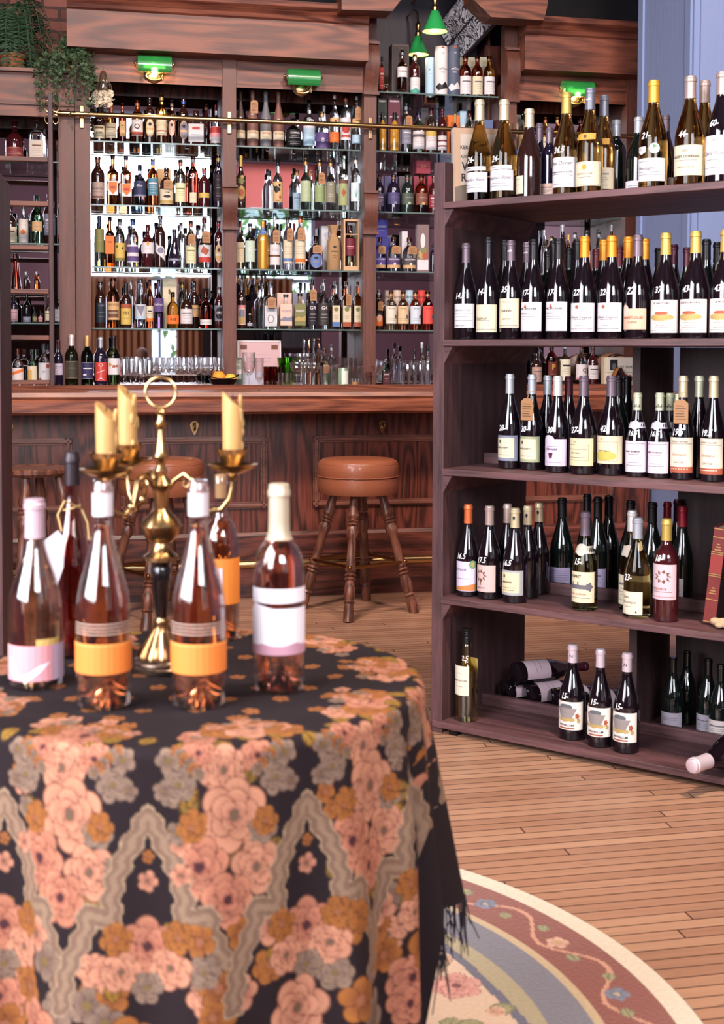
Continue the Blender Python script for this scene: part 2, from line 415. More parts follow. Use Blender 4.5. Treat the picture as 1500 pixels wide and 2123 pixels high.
tag(p.build('window_valance', _vm, M=BAR), 'pink fabric valance across the top of the street window, seen in the mirror', 'valance')
# a tree in the street beyond the second window
b = MB(); rnd = random.Random(3)
for i in range(900):
    c = Vector((1.3 + rnd.gauss(0, 1.2), FW - 2.2 + rnd.gauss(0, 0.5), 3.0 + rnd.gauss(0, 1.1)))
    r = rnd.uniform(0.06, 0.14); a = Matrix.Translation(c) @ Euler((rnd.uniform(0, 6), rnd.uniform(0, 6), 0)).to_matrix().to_4x4()
    b.add([(-r, 0, 0), (0, -r * 0.5, 0.02), (r, 0, 0), (0, r * 0.5, 0.02)], [(0, 1, 2, 3)], a)
tr = thing('street_tree', 'leafy green tree outside the street window, seen in the bar mirror', 'tree', BAR)
b.build('foliage', pbr('#7fae5a', 0.7, key='tree_leaves'), tr, fix=False)
b = MB(); b.tube([(1.3, FW - 2.2, -0.1), (1.35, FW - 2.2, 1.6), (1.2, FW - 2.2, 3.0)], [0.12, 0.1, 0.05]); b.build('tree_trunk', pbr('#54443a', 0.9, key='bark'), tr)
shell('ground_outside', pbr('#b8b4ac', 0.9, key='pavement'), BAR, (-8, 8, FW - 8, FW - 0.15, -0.2, -0.1))
# blue painted pillar
PIL = pbr('#7684aa', 0.55, key='slate_blue_paint', bump=0.3)
ps = bs(1432, -0.42)
b = MB(); b.box(ps, ps + 0.62, -0.42, 0.24, 0, ZC)
b.box(ps + 0.03, ps + 0.62, -0.435, -0.42, 0, ZC)
b.box(ps - 0.012, ps, -0.40, -0.34, 0, ZC); b.box(ps - 0.012, ps, 0.18, 0.24, 0, ZC)
struct(b.build('column_1', PIL, M=BAR))

# ================================================================== the bar counter
CT0, CT1 = 0.947, 1.053
counter = thing('bar_counter', 'long oak bar counter with moulded panels behind the stools', 'bar counter', BAR)
SE = ps - 0.014
b = MB().box(-3.2, SE, 0.0, 0.28, 0.0, CT0)
b.build('counter_front', OAK_DARK, counter)
b = MB().prism([(0.30, CT0), (-0.28, CT0), (-0.30, CT0 + 0.012), (-0.302, CT0 + 0.06), (-0.288, CT0 + 0.072), (-0.296, CT0 + 0.086), (-0.285, CT1), (0.30, CT1)], -3.2, SE)
b.build('counter_top', OAK_TOP, counter)
b = MB().prism([(0.215, CT1), (0.30, CT1), (0.305, CT1 + 0.014), (0.285, CT1 + 0.022), (0.235, CT1 + 0.012)], -3.2, SE)
b.build('drip_rail', OAK_H, counter)
b = MB().prism([(0, 0.0), (-0.035, 0.0), (-0.035, 0.315), (-0.022, 0.332), (0, 0.332)], -3.2, SE)
b.build('kick_board', OAK_DARKH, counter)
MOLD = wood('molding_oak', '#54302a', '#8a5848', 'x', 1.2, 0.3, 6, contrast=0.5)
def molding(s0, s1, z0, z1):
    b = MB(); w = 0.034
    for q in ((s0, s1, z1 - w, z1), (s0, s1, z0, z0 + w), (s0, s0 + w, z0, z1), (s1 - w, s1, z0, z1)):
        b.box(q[0], q[1], -0.010, 0.0, q[2], q[3])
        k = 0.009
        b.box(q[0] + (k if q[1] - q[0] < 0.05 else 0), q[1] - (k if q[1] - q[0] < 0.05 else 0), -0.019, -0.010, q[2] + (k if q[3] - q[2] < 0.05 else 0), q[3] - (k if q[3] - q[2] < 0.05 else 0), c=0.003)
    b.build('panel_molding', MOLD, counter)
ar = bs(146, 0.0)
for s0, s1 in ((ar - 0.72, ar), (ar + 0.237, -0.3207), (-0.084, 0.63), (0.863, 1.56)):
    molding(s0, s1, 0.453, 0.820)
b = MB(); b.tube([(-3.2, -0.15, 0.19), (SE, -0.15, 0.19)], 0.021, 12)
b.build('foot_rail', BRASS, counter, smooth=True)
for q in (-1.5, -0.2, 1.0):
    b = MB(); b.tube([(q, -0.15, 0.19), (q, -0.04, 0.16), (q, -0.03, 0.16)], 0.012); b.lathe([(0.035, 0), (0.03, 0.01), (0.012, 0.016)], 16, Matrix.Translation((q, -0.035, 0.16)) @ Matrix.Rotation(PI / 2, 4, 'X'))
    b.build('rail_bracket', BRASS_D, counter, smooth=True)
for px, py in ((403, 882), (793, 880), (18, 885)):
    s, z = bp(px, py, -0.01)
    b = MB(); b.add([(s + 0.022 * math.cos(a) * (1 if math.sin(a) > 0 else 1 - 0.55 * abs(math.sin(a))), -0.006, z + (0.022 if math.sin(a) > 0 else 0.050) * math.sin(a)) for a in [2 * PI * i / 20 for i in range(20)]], [tuple(range(20))])
    b.tube([(s, -0.004, z - 0.005), (s, -0.03, z - 0.02), (s, -0.045, z - 0.005), (s, -0.04, z + 0.015)], 0.006)
    b.build('bag_hook', BRASS, counter, smooth=True)

# ================================================================== the back bar
back = thing('back_bar', 'tall oak back bar with mirrored bays and glass shelves of bottles', 'back bar', BAR)
CB = 1.035
b = MB().box(-1.28, SE + 0.9, 1.22, 1.85, 0.0, CB - 0.04); b.build('base_cabinet', OAK_DARK, back)
b = MB().prism([(1.86, CB - 0.04), (1.19, CB - 0.04), (1.18, CB - 0.02), (1.19, CB), (1.86, CB)], -1.28, SE + 0.9); b.build('back_counter_top', OAK_TOP, back)
b = MB().box(-1.28, 0.568, 1.862, 1.90, 0.0, 3.3); b.box(1.405, SE + 0.9, 1.862, 1.90, 0, 3.3); b.build('back_panel', OAK_DARK, back)
def mirror(s0, s1, z0, z1, d=1.85, par=back):
    MB().box(s0, s1, d, d + 0.006, z0, z1).build('mirror', MIRROR, par)
POST = [(-1.276, -1.186), (-0.394, -0.312), (0.488, 0.568), (1.405, 1.487), (2.24, 2.31)]
mirror(-1.186, -0.366, CB, 2.86); mirror(-0.340, 0.516, CB, 2.86); mirror(1.459, 2.27, CB, 2.86)
for i, (a, c) in enumerate(POST):
    b = MB(); b.box(a, c, 1.45, 1.53, CB, 3.34 if i in (2, 3) else 3.03)
    b.box(a + 0.012, c - 0.012, 1.444, 1.45, CB + 0.06, 2.0)
    if i: b.box(a + 0.03, c - 0.03, 1.53, 1.86, CB, 3.0)                     # divider running back to the mirror
    b.build('post', OAK_V, back)
def corbel(i, z0, z1, out=0.07):
    a, c = POST[i]; n = 10; pr = [(1.45, z0), (1.45, z1)]
    for k in range(n + 1):
        t = k / n; pr.append((1.45 - out * (0.35 + 0.65 * math.sin(PI * min(1, t * 1.15)) ** 0.8) * (1 - 0.55 * t), z1 - (z1 - z0) * t))
    b = MB().prism(pr, a - 0.004, c + 0.004); b.box(a - 0.01, c + 0.01, 1.45 - 0.035, 1.45, z0 - 0.018, z0); b.box(a - 0.006, c + 0.006, 1.45 - out * 0.6, 1.45, z1, z1 + 0.015)
    b.build('corbel', OAK_V, back, smooth=True)
z_ = lambda px, py, d=1.42: bp(px, py, d)[1]
corbel(1, z_(475, 470), z_(475, 388)); corbel(2, z_(765, 480), z_(765, 400)); corbel(2, z_(770, 190), z_(770, 92), 0.09); corbel(3, z_(1055, 205), z_(1055, 105), 0.09)
def cornice(s0, s1):
    b = MB().prism([(1.47, 3.03), (1.30, 3.03), (1.30, 3.245), (1.285, 3.255), (1.275, 3.275), (1.25, 3.30), (1.225, 3.315), (1.215, 3.345), (1.50, 3.345)], s0, s1)
    b.build('frieze', OAK_H, back)
cornice(-1.318, 0.482); cornice(1.487, SE + 0.9)
for s0, s1 in ((-1.186, -0.394), (-0.312, 0.488), (1.487, 2.24), (2.31, 2.8)):
    b = MB().box(s0, s1, 1.47, 1.50, 2.868, 3.03); b.box(s0, s1, 1.462, 1.50, 2.868, 2.884)
    b.build('lower_frieze', OAK_H, back)
    b = MB().box(s0, s1, 1.50, 1.86, 2.96, 3.0); b.build('bay_ceiling', pbr('#1a1016', 0.6, key='dark_bay_ceiling'), back)
# centre bay: open to the top, mirrored, with a tilted sheet of patterned tin
c0, c1 = POST[2][1], POST[3][0]
b = MB().box(c0, c1, 2.06, 2.09, CB, 3.9); b.build('centre_back', pbr('#2a2030', 0.5, key='centre_bay_back'), back)
mirror(c0 + 0.01, c1 - 0.01, CB, 3.05, 2.045)
for a in (c0 - 0.03, c1 + 0.015): MB().box(a, a + 0.015, 1.86, 2.09, CB, 3.9).build('bay_side', OAK_V, back)
def tin_mat():
    mt = bpy.data.materials.new('swirled_tin'); mt.use_nodes = True; nt = mt.node_tree; N = nt.nodes.new; L = nt.links.new
    b = nt.nodes['Principled BSDF']; tc = N('ShaderNodeTexCoord'); n = N('ShaderNodeTexNoise'); n.inputs['Scale'].default_value = 7; n.inputs['Detail'].default_value = 1.2
    n.inputs['Distortion'].default_value = 1.6
    L(tc.outputs['Object'], n.inputs['Vector'])
    mu = N('ShaderNodeMath'); mu.operation = 'MULTIPLY'; mu.inputs[1].default_value = 75; L(n.outputs['Fac'], mu.inputs[0])
    sn = N('ShaderNodeMath'); sn.operation = 'SINE'; L(mu.outputs[0], sn.inputs[0])
    cr = N('ShaderNodeValToRGB'); cr.color_ramp.elements[0].position = 0.35; cr.color_ramp.elements[0].color = (*lin('#4c4852'), 1); cr.color_ramp.elements[1].position = 0.6; cr.color_ramp.elements[1].color = (*lin('#ece8f0'), 1)
    mr = N('ShaderNodeMapRange'); mr.inputs['From Min'].default_value = -1; L(sn.outputs[0], mr.inputs['Value']); L(mr.outputs[0], cr.inputs[0]); L(cr.outputs[0], b.inputs['Base Color'])
    b.inputs['Metallic'].default_value = 0.0; b.inputs['Roughness'].default_value = 0.3
    return mt
q = []
for px, py, d in ((908, 60, 2.04), (948, 132, 2.04), (1034, 40, 1.56), (985, -40, 1.56)):
    s, z = bp(px, py, d); q.append((s, d, z))
b = MB(); b.add(q + [(x, y + 0.02, z + 0.02) for x, y, z in q], [(0, 1, 2, 3), (7, 6, 5, 4), (0, 4, 5, 1), (1, 5, 6, 2), (2, 6, 7, 3), (3, 7, 4, 0)])
b.build('tin_panel', tin_mat(), back)
b = MB(); b.tube([q[1], q[2]], 0.012); b.tube([[(q[0][i] + q[1][i]) / 2 for i in range(3)], [(q[2][i] + q[3][i]) / 2 for i in range(3)]], 0.005)
b.build('tin_trim', pbr('#6a5a64', 0.3, 0.8, key='grey_metal'), back)
P = lambda px, py, d=1.12: bp(px, py, d)
zb = P(760, 20)[1]
pts = [P(708, 20), P(813, 23), P(835, -6), P(835, -120), P(975, -120), P(978, -4), P(1018, 35), P(1127, 42), P(1135, 8), (P(1135, 0)[0], zb + 0.8), (P(700, 0)[0], zb + 0.8)]
MB().prism(pts, 1.12, 1.3, axis='y').build('arched_pediment', OAK_H, back)
# glass shelves
SH = {1: 2.530, 2: 2.145, 3: 1.767, 4: 1.393}
def glass_shelf(s0, s1, z, par=back, d0=1.56, d1=1.845):
    b = MB(); b.box(s0 + 0.004, s1 - 0.004, d0 + 0.003, d1, z - 0.008, z)
    o = b.build('glass_shelf', SHELF_GLASS, par)
    MB().box(s0 + 0.004, s1 - 0.004, d0, d0 + 0.003, z - 0.0085, z).build('shelf_edge', SHELF_EDGE, o)
for k, z in SH.items():
    for s0, s1 in ((-1.186, -0.366), (-0.340, 0.516), (1.459, 2.27)):
        glass_shelf(s0, s1, z)
    glass_shelf(c0, c1, z, d1=2.04)
glass_shelf(c0, c1, 2.904, d1=2.04)
# ladder rail
railr = thing('ladder_rail', 'brass ladder rail running across the top of the bottle shelves', 'rail', BAR)
MB().tube([(-1.385, 1.385, 2.655), (2.7, 1.385, 2.650)], 0.0145, 12).build('rail_tube', BRASS, railr, smooth=True)
for a, c in ((-1.235, 0), (-0.353, 0), (0.528, 0), (1.446, 0)):
    b = MB(); b.box(a - 0.012, a + 0.012, 1.436, 1.444, 2.58, 2.715, c=0.003); b.tube([(a, 1.44, 2.652), (a, 1.385, 2.652)], 0.008)
    b.build('rail_bracket', BRASS, railr)
# side cabinet with plants on top
side = thing('side_cabinet', 'oak side cabinet with open shelves behind the ladder, plants on its top', 'cabinet', BAR)
L0, L1 = -2.35, -1.28
MB().box(L0, L1, 1.40, 1.43, 2.70, 2.885).build('frieze', OAK_H, side)
b = MB().box(L0, L1 - 0.02, 1.36, 2.1, 2.885, 2.905); b.build('cabinet_top', OAK_H, side)
MB().box(L0, L1, 1.415, 1.44, 2.635, 2.70).build('top_rail', OAK_H, side)
MB().box(-1.372, L1, 1.42, 1.47, CB, 2.64).build('stile', OAK_V, side)
MB().box(L0, L0 + 0.08, 1.42, 1.86, 0, 2.7).build('stile', OAK_V, side)
MB().box(L0, L1, 1.25, 1.86, 0, CB - 0.02).build('base_cabinet', OAK_DARK, side)
MB().box(L0, L1, 1.20, 1.86, CB - 0.02, CB).build('cabinet_counter', OAK_TOP, side)
MB().box(L0, L1, 1.862, 1.9, 0, 2.88).build('back_panel', OAK_DARK, side)
mirror(L0 + 0.08, L1, CB, 2.63, par=side)
for z in (2.385, 1.896, 1.42):
    glass_shelf(L0 + 0.09, L1 + 0.0, z, side, d0=1.50)
# ladder
ladder = thing('library_ladder', 'dark wooden rolling ladder standing against the side cabinet', 'ladder', BAR)
lx = bs(106, 1.30); lw = 0.46
for s in (lx, lx - lw):
    MB().box(s - 0.014, s + 0.014, 1.275, 1.325, 0.0, 2.75, c=0.006).build('ladder_stile', CASE_V if s == lx else CASE_V, ladder)
for py in (330, 422, 513, 604, 700, 793):
    z = bp(50, py, 1.28)[1]
    MB().box(lx - lw + 0.014, lx - 0.014, 1.265, 1.335, z - 0.014, z + 0.014, c=0.005).build('rung', OAK_H, ladder)
for z in (0.25, 0.5, 0.75):
    MB().box(lx - lw + 0.014, lx - 0.014, 1.265, 1.335, z - 0.014, z + 0.014, c=0.005).build('rung', OAK_H, ladder)
for py, r in ((220, 0.034), (247, 0.028)):
    s, z = bp(107, py, 1.30)
    b = MB()
    for dx in (-0.022, 0.022):
        b.tube([(s + dx + r * 0.6 * math.cos(a), 1.30 + 0.3 * r * math.sin(a), z + r * math.sin(a)) for a in [2 * PI * i / 20 for i in range(20)]], 0.003, 6, closed=True)
    b.tube([(s, 1.325, z), (s, 1.372, 2.66)], 0.005)
    b.build('rail_roller', BRASS, ladder, smooth=True)

# ================================================================== lamps
GREEN_GLASS = pbr('#3fae5c', 0.25, trans=0.55, coat=1.0, key='green_glass')
def banker(px, py, lit, label, w=0.20):
    s, z = bp(px, py, 1.40)
    root = thing('wall_lamp', label, 'lamp', BAR @ T_(s, 1.40, z), 'green glass wall lamps')
    n = 18; r = 0.060; vs, fs = [], []; zc = -0.012
    A = [math.radians(-48 + 210 * i / n) for i in range(n + 1)]      # from the low front lip over the top to the back
    for x in (-w / 2, w / 2):
        for an in A:
            vs += [(x, -r * math.cos(an), zc + r * math.sin(an)), (x, -(r - 0.004) * math.cos(an), zc + (r - 0.004) * math.sin(an))]
    k = 2 * (n + 1)
    for i in range(n):
        a = 2 * i
        fs += [(a, a + 2, k + a + 2, k + a), (a + 1, k + a + 1, k + a + 3, a + 3), (a, a + 1, a + 3, a + 2), (k + a, k + a + 2, k + a + 3, k + a + 1)]
    b = MB(); b.add(vs, fs)
    for x in (-w / 2, w / 2):                                         # closed ends of the shade
        b.add([(x, 0, zc)] + [(x, -r * math.cos(an), zc + r * math.sin(an)) for an in A], [(0, i + 1, i + 2) for i in range(n)])
    b.build('lamp_shade', GREEN_GLASS, root, smooth=True)
    b = MB(); b.lathe([(0.055, 0), (0.055, 0.008), (0.045, 0.016), (0.02, 0.02)], 28, Matrix.Translation((0, 0.068, -0.05)) @ Matrix.Rotation(PI / 2, 4, 'X'))
    b.build('back_plate', BRASS, root, smooth=True)
    b = MB()
    b.tube([(0, 0.05, -0.03)] + [(0.05 * math.sin(a), 0.03, -0.062 - 0.03 * math.cos(a)) for a in [PI * (i - 6) / 12 for i in range(13)]], 0.006)
    for sx in (-1, 1):
        b.tube([(sx * 0.03, 0.045, -0.05), (sx * 0.09, 0.03, -0.03), (sx * (w / 2 + 0.012), 0.01, -0.02), (sx * (w / 2 + 0.012), 0, 0.0)], 0.004)
        b.ball((sx * (w / 2 + 0.014), 0, 0.0), 0.009, 8)
    b.build('lamp_arm', BRASS, root, smooth=True)
    b = MB(); b.tube([(0.05, 0.0, -0.035), (0.05, 0.0, -0.085)], 0.0012, 6); b.ball((0.05, 0, -0.09), 0.005, 6); b.build('pull_chain', BRASS, root, smooth=True)
    b = MB(); b.tube([(-w * 0.32, 0.0, -0.015), (w * 0.32, 0.0, -0.015)], 0.013, 12)
    b.build('bulb', pbr('#ffd9a0', 0.4, emit=6.0 if lit else 0.0, key='lit_bulb'), root, smooth=True)
    if lit:
        lp = lamp('wall_lamp_light', 'POINT', BAR @ T_(s, 1.39, z - 0.035), 3.0, (1, 0.72, 0.42), 0.02)
banker(320, 132, True, 'green glass wall lamp, lit, above the first bottle bay from the ladder')
banker(628, 160, False, 'green glass wall lamp, unlit, above the bay with the clay bottles')
banker(1196, 184, True, 'green glass wall lamp, lit, over the bay beside the blue column')
def bell(px, py_top, py_bot, wpx, d, label, hang):
    s, z0 = bp(px, py_bot, d); _, z1 = bp(px, py_top, d); sL = bs(px - wpx / 2, d, py_bot); sR = bs(px + wpx / 2, d, py_bot)
    R = (sR - sL) / 2; h = z1 - z0
    root = thing('bell_lamp', label, 'lamp', BAR @ T_(s, d, z0), 'green bell lamps in the centre bay')
    b = MB(); b.lathe([(R * 0.24, h), (R * 0.32, h * 0.97), (R * 0.62, h * 0.5), (R * 0.97, h * 0.04), (R, 0), (R * 0.97, 0.001), (R * 0.60, h * 0.5), (R * 0.28, h * 0.95)], 32)
    b.build('lamp_shade', pbr('#2c9a50', 0.25, coat=0.6, key='green_enamel'), root, smooth=True)
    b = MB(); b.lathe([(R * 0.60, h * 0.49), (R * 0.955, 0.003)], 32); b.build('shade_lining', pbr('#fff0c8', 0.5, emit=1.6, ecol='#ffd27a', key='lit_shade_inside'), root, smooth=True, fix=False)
    b = MB(); b.ball((0, 0, h * 0.45), R * 0.3, 10); b.build('bulb', pbr('#ffd9a0', 0.4, emit=6.0, key='lit_bulb'), root, smooth=True)
    b = MB(); b.lathe([(R * 0.26, h), (R * 0.30, h + 0.02), (R * 0.16, h + 0.035), (R * 0.26, h + 0.06), (R * 0.26, h + 0.075), (R * 0.12, h + 0.09)], 20)
    b.tube([(0, 0, h + 0.085), (0, 0.02, h + 0.16), (0.0, 0.12, h + 0.20), (0, hang, h + 0.20)], 0.007)
    b.build('lamp_socket', BRASS, root, smooth=True)
    lamp('bell_lamp_light', 'POINT', BAR @ T_(s, d, z0 + 0.01), 2.2, (1, 0.72, 0.4), 0.02)
bell(901, 22, 66, 52, 1.45, 'green bell lamp, higher and nearer one of the pair in the centre bay', 0.6)
bell(866, 75, 114, 44, 1.75, 'green bell lamp, lower and smaller one of the pair in the centre bay', 0.3)

# ================================================================== stools
LEATHER = pbr('#8e5238', 0.34, coat=0.25, key='tan_leather', bump=0.25)
def stool(x, y, seat_z, r, rot, label, leather=True):
    root = thing('bar_stool', label, 'stool', T_(x, y, 0, rot), 'stools along the bar')
    if leather:
        MB().lathe([(0.001, seat_z - 0.165), (r * 0.95, seat_z - 0.165), (r * 0.985, seat_z - 0.15), (r, seat_z - 0.12), (r * 0.985, seat_z - 0.088), (r * 0.96, seat_z - 0.084)], 48).build('seat_band', LEATHER, root, smooth=True)
        MB().lathe([(r * 0.95, seat_z - 0.084), (r * 0.985, seat_z - 0.078), (r * 1.0, seat_z - 0.055), (r * 0.99, seat_z - 0.03), (r * 0.95, seat_z - 0.012), (r * 0.85, seat_z - 0.002), (r * 0.5, seat_z + 0.004), (0.001, seat_z + 0.006)], 48).build('seat', LEATHER, root, smooth=True)
        b = MB(); b.tube([(r * 0.99 * math.cos(a), r * 0.99 * math.sin(a), seat_z - 0.082) for a in [2 * PI * i / 60 for i in range(60)]], 0.0035, 6, closed=True)
        b.tube([(r * 0.965 * math.cos(a), r * 0.965 * math.sin(a), seat_z - 0.022) for a in [2 * PI * i / 60 for i in range(60)]], 0.0025, 6, closed=True)
        b.build('piping', LEATHER, root, smooth=True)
        top = seat_z - 0.165
    else:
        MB().lathe([(0.001, seat_z - 0.035), (r * 0.9, seat_z - 0.035), (r, seat_z - 0.022), (r, seat_z - 0.008), (r * 0.95, seat_z), (r * 0.8, seat_z - 0.004), (0.001, seat_z - 0.012)], 40).build('seat', STOOL_W, root, smooth=True)
        top = seat_z - 0.03
    prof = [(0, .018), (.03, .022), (.12, .024), (.20, .028), (.215, .02), (.225, .026), (.235, .02), (.25, .027), (.262, .02), (.275, .026), (.29, .019), (.33, .024), (.42, .027), (.50, .026), (.52, .02), (.535, .027), (.55, .02), (.565, .027), (.58, .02), (.60, .025), (.67, .025), (.69, .02), (.705, .029), (.72, .02), (.735, .027), (.75, .02), (.79, .026), (.83, .02), (.85, .021), (.93, .017), (1, .016)]
    prof = [(1 - t, rr) for t, rr in [(0, .0155), (.03, .016), (.12, .021), (.17, .026), (.20, .019), (.212, .026), (.225, .019), (.24, .026), (.252, .019), (.29, .027), (.33, .024), (.35, .018), (.50, .019), (.60, .024), (.62, .018), (.635, .026), (.65, .018), (.665, .026), (.68, .019), (.74, .0245), (.80, .024), (.83, .018), (.845, .025), (.86, .018), (.92, .022), (1.0, .021)]]
    f0 = 0.275
    for k in range(4):
        a = PI / 4 + k * PI / 2
        p0 = Vector((0.115 * math.cos(a), 0.115 * math.sin(a), top)); p1 = Vector((f0 * math.cos(a), f0 * math.sin(a), 0.0))
        pts = [p0.lerp(p1, 1 - t) for t, _ in prof]
        b = MB(); b.tube(pts[::-1], [q[1] * 1.12 for q in prof][::-1], 14)
        b.build('leg', STOOL_W, root, smooth=30)
    zf = 0.245; t = (top - zf) / top; R = 0.115 + (f0 - 0.115) * t + 0.022
    crn = [(R * math.cos(PI / 4 + k * PI / 2), R * math.sin(PI / 4 + k * PI / 2), zf) for k in range(4)]
    pts = []
    for k in range(4):
        a, c = Vector(crn[k]), Vector(crn[(k + 1) % 4])
        for j in (0.05, 0.5, 0.95): pts.append(a.lerp(c, j))
    b = MB(); b.tube(pts, 0.0095, 8, closed=True)
    for c in crn: b.ball(Vector(c) * 1.0, 0.012, 6)
    b.build('foot_ring', BRASS_D, root, smooth=True)
    return root
S1P = (-0.018, 6.25)
stool(*S1P, height_at(737, 950, *S1P), 0.197, math.radians(45 - 9), 'brown leather bar stool, the one fully in view between table and bookcase')
S2P = (-0.93, 6.02)
stool(*S2P, height_at(350, 950, *S2P), 0.197, math.radians(45 - 6), 'brown leather bar stool half hidden behind the brass candelabra')
S3P = (-1.50, 5.92)
stool(*S3P, height_at(100, 968, *S3P), 0.165, math.radians(45), 'wooden bar stool with bare round seat, beside the dark rose bottle', False)

# ================================================================== bookcase of wine
case = thing('wine_bookcase', 'dark stained wooden bookcase full of wine bottles beside the floral table', 'bookcase', CASE)
CW, CDEP, PW = 1.30, 0.56, 0.042
MB().box(0, PW, 0, 0.05, 0, 1.864, c=0.002).build('front_post', CASE_V, case)
MB().box(0, PW, 0.05, CDEP, 0, 1.711).build('side_panel', CASE_D, case)
MB().box(CW - PW, CW, 0, CDEP, 0, 1.864).build('side_panel', CASE_D, case)
SZ = [1.733, 1.291, 0.872, 0.452, 0.040]
for i, z in enumerate(SZ):
    MB().box(PW - (0.03 if i == 4 else 0.0), CW - PW, -0.012, CDEP, z - 0.021, z, c=0.002).build('shelf', CASE_H, case)
    if i < 4:
        MB().prism([(PW, z - 0.022), (PW + 0.034, z - 0.022), (PW, z - 0.078)], 0.0, CDEP, axis='y').build('cleat', CASE_H, case)
    if i >= 2:
        MB().box(PW, CW - PW, 0.262, 0.28, z, z + 0.036).build('rail', CASE_H, case)
MB().box(0.571, 0.598, 0.285, 0.555, 0.873, 1.268).build('divider', CASE_D, case)
MB().box(0.571, 0.598, 0.285, 0.555, 0.041, 0.430).build('divider', CASE_D, case)
MB().box(0.62, CW - PW, CDEP - 0.006, CDEP + 0.006, 0.04, 1.268).build('back_board', CASE_D, case)
b = MB().box(1.055, 1.09, -0.005, 0.05, 0, 0.018); b.box(0.07, 0.10, 0.0, 0.05, 0, 0.018); b.box(1.055, 1.09, 0.48, 0.54, 0, 0.018); b.box(0.07, 0.10, 0.48, 0.54, 0, 0.018)
b.build('glide', IRON, case)

# dark shelving at the edge of the frame
def edge_case():
    x1 = (2 - CX) / F * 3.45
    root = thing('shelf_unit', 'dark wooden shelf unit cut off by the picture edge, beside the wooden stool', 'shelving', T_(x1, 3.45, 0, math.radians(9)))
    MB().box(-0.035, 0, 0, 0.26, 0, 1.72, c=0.003).build('side_panel', CASE_V, root)
    MB().box(-0.535, -0.50, 0, 0.26, 0, 1.72, c=0.003).build('side_panel', CASE_V, root)
    for z in (0.2, 0.62, 1.05, 1.45): MB().box(-0.5, -0.035, 0.0, 0.25, z - 0.02, z).build('shelf', CASE_H, root)
    MB().box(-0.5, -0.035, 0.25, 0.26, 0.0, 1.7).build('back_board', CASE_D, root)
edge_case()

# ================================================================== text and labels
_TXT = {}
def text_mesh(txt, bold=False):
    k = (txt, bold)
    if k in _TXT: return _TXT[k]
    c = bpy.data.curves.new('lettering', 'FONT'); c.body = txt; c.size = 1.0; c.align_x = 'CENTER'; c.align_y = 'CENTER'; c.resolution_u = 2
    if bold: c.offset = 0.02
    o = bpy.data.objects.new('lettering', c); COL.objects.link(o)
    dg = bpy.context.evaluated_depsgraph_get(); dg.update()
    me = bpy.data.meshes.new_from_object(o.evaluated_get(dg))
    vs = [tuple(v.co) for v in me.vertices]; fs = [tuple(p.vertices) for p in me.polygons]
    bpy.data.objects.remove(o); bpy.data.meshes.remove(me); bpy.data.curves.remove(c)
    w = (max(v[0] for v in vs) - min(v[0] for v in vs)) if vs else 1.0
    _TXT[k] = (vs, fs, w); return _TXT[k]
class Skin:
    """maps flat drawing (x right, z up) on to the front of a round or square body"""
    def __init__(s, rad, ang=0.0, flat=False, yoff=0.0): s.rad, s.ang, s.flat, s.yoff = rad, ang, flat, yoff
    def p(s, x, z, e):
        if s.flat: return (x, -(s.yoff + e), z)
        r = s.rad(z) + e; a = s.ang + x / max(0.012, s.rad(z))
        return (r * math.sin(a), -r * math.cos(a), z)
def patch(b, sk, x0, x1, z0, z1, e, mi, nx=None, thick=0.0):
    nx = nx or max(1, int(abs(x1 - x0) / 0.008)); nz = 1 if (sk.flat or abs(z1 - z0) < 0.03) else 2
    vs = [sk.p(x0 + (x1 - x0) * i / nx, z0 + (z1 - z0) * j / nz, e) for j in range(nz + 1) for i in range(nx + 1)]
    k = nx + 1
    b.mat(mi).add(vs, [(j * k + i, j * k + i + 1, (j + 1) * k + i + 1, (j + 1) * k + i) for j in range(nz) for i in range(nx)])
def disc(b, sk, x, z, rx, rz, e, mi, n=18, star=0, rot=0.0):
    k = 1 if sk.flat else max(1, min(5, int(rx / 0.004)))
    vs = [sk.p(x, z, e)]
    for j in range(1, k + 1):
        for i in range(n):
            a = 2 * PI * i / n + rot; q = (1.0 if not star else (1 + 0.22 * math.cos(star * a))) * j / k
            vs.append(sk.p(x + rx * q * math.cos(a), z + rz * q * math.sin(a), e))
    fs = [(0, 1 + i, 1 + (i + 1) % n) for i in range(n)]
    fs += [(1 + j * n + i, 1 + j * n + (i + 1) % n, 1 + (j + 1) * n + (i + 1) % n, 1 + (j + 1) * n + i) for j in range(k - 1) for i in range(n)]
    b.mat(mi).add(vs, fs)
def poly(b, sk, pts, e, mi):
    if sk.flat: return b.mat(mi).add([sk.p(x, z, e) for x, z in pts], [tuple(range(len(pts)))])
    xs = sorted({p[0] for p in pts}); cut = []
    for a, c in zip(xs, xs[1:]):
        m_ = max(1, int((c - a) / 0.003)); cut += [a + (c - a) * q / m_ for q in range(m_)]
    cut.append(xs[-1])
    def spans(x):
        zs = []
        for (x0, z0), (x1, z1) in zip(pts, pts[1:] + pts[:1]):
            if (x0 <= x) != (x1 <= x): zs.append(z0 + (z1 - z0) * (x - x0) / (x1 - x0))
        return sorted(zs)
    for a, c in zip(cut, cut[1:]):
        w_ = (c - a) * 1e-4; A_, C_ = spans(a + w_), spans(c - w_)
        if len(A_) != len(C_): continue
        for q in range(0, len(A_) - 1, 2):
            b.mat(mi).add([sk.p(a, A_[q], e), sk.p(c, C_[q], e), sk.p(c, C_[q + 1], e), sk.p(a, A_[q + 1], e)], [(0, 1, 2, 3)])
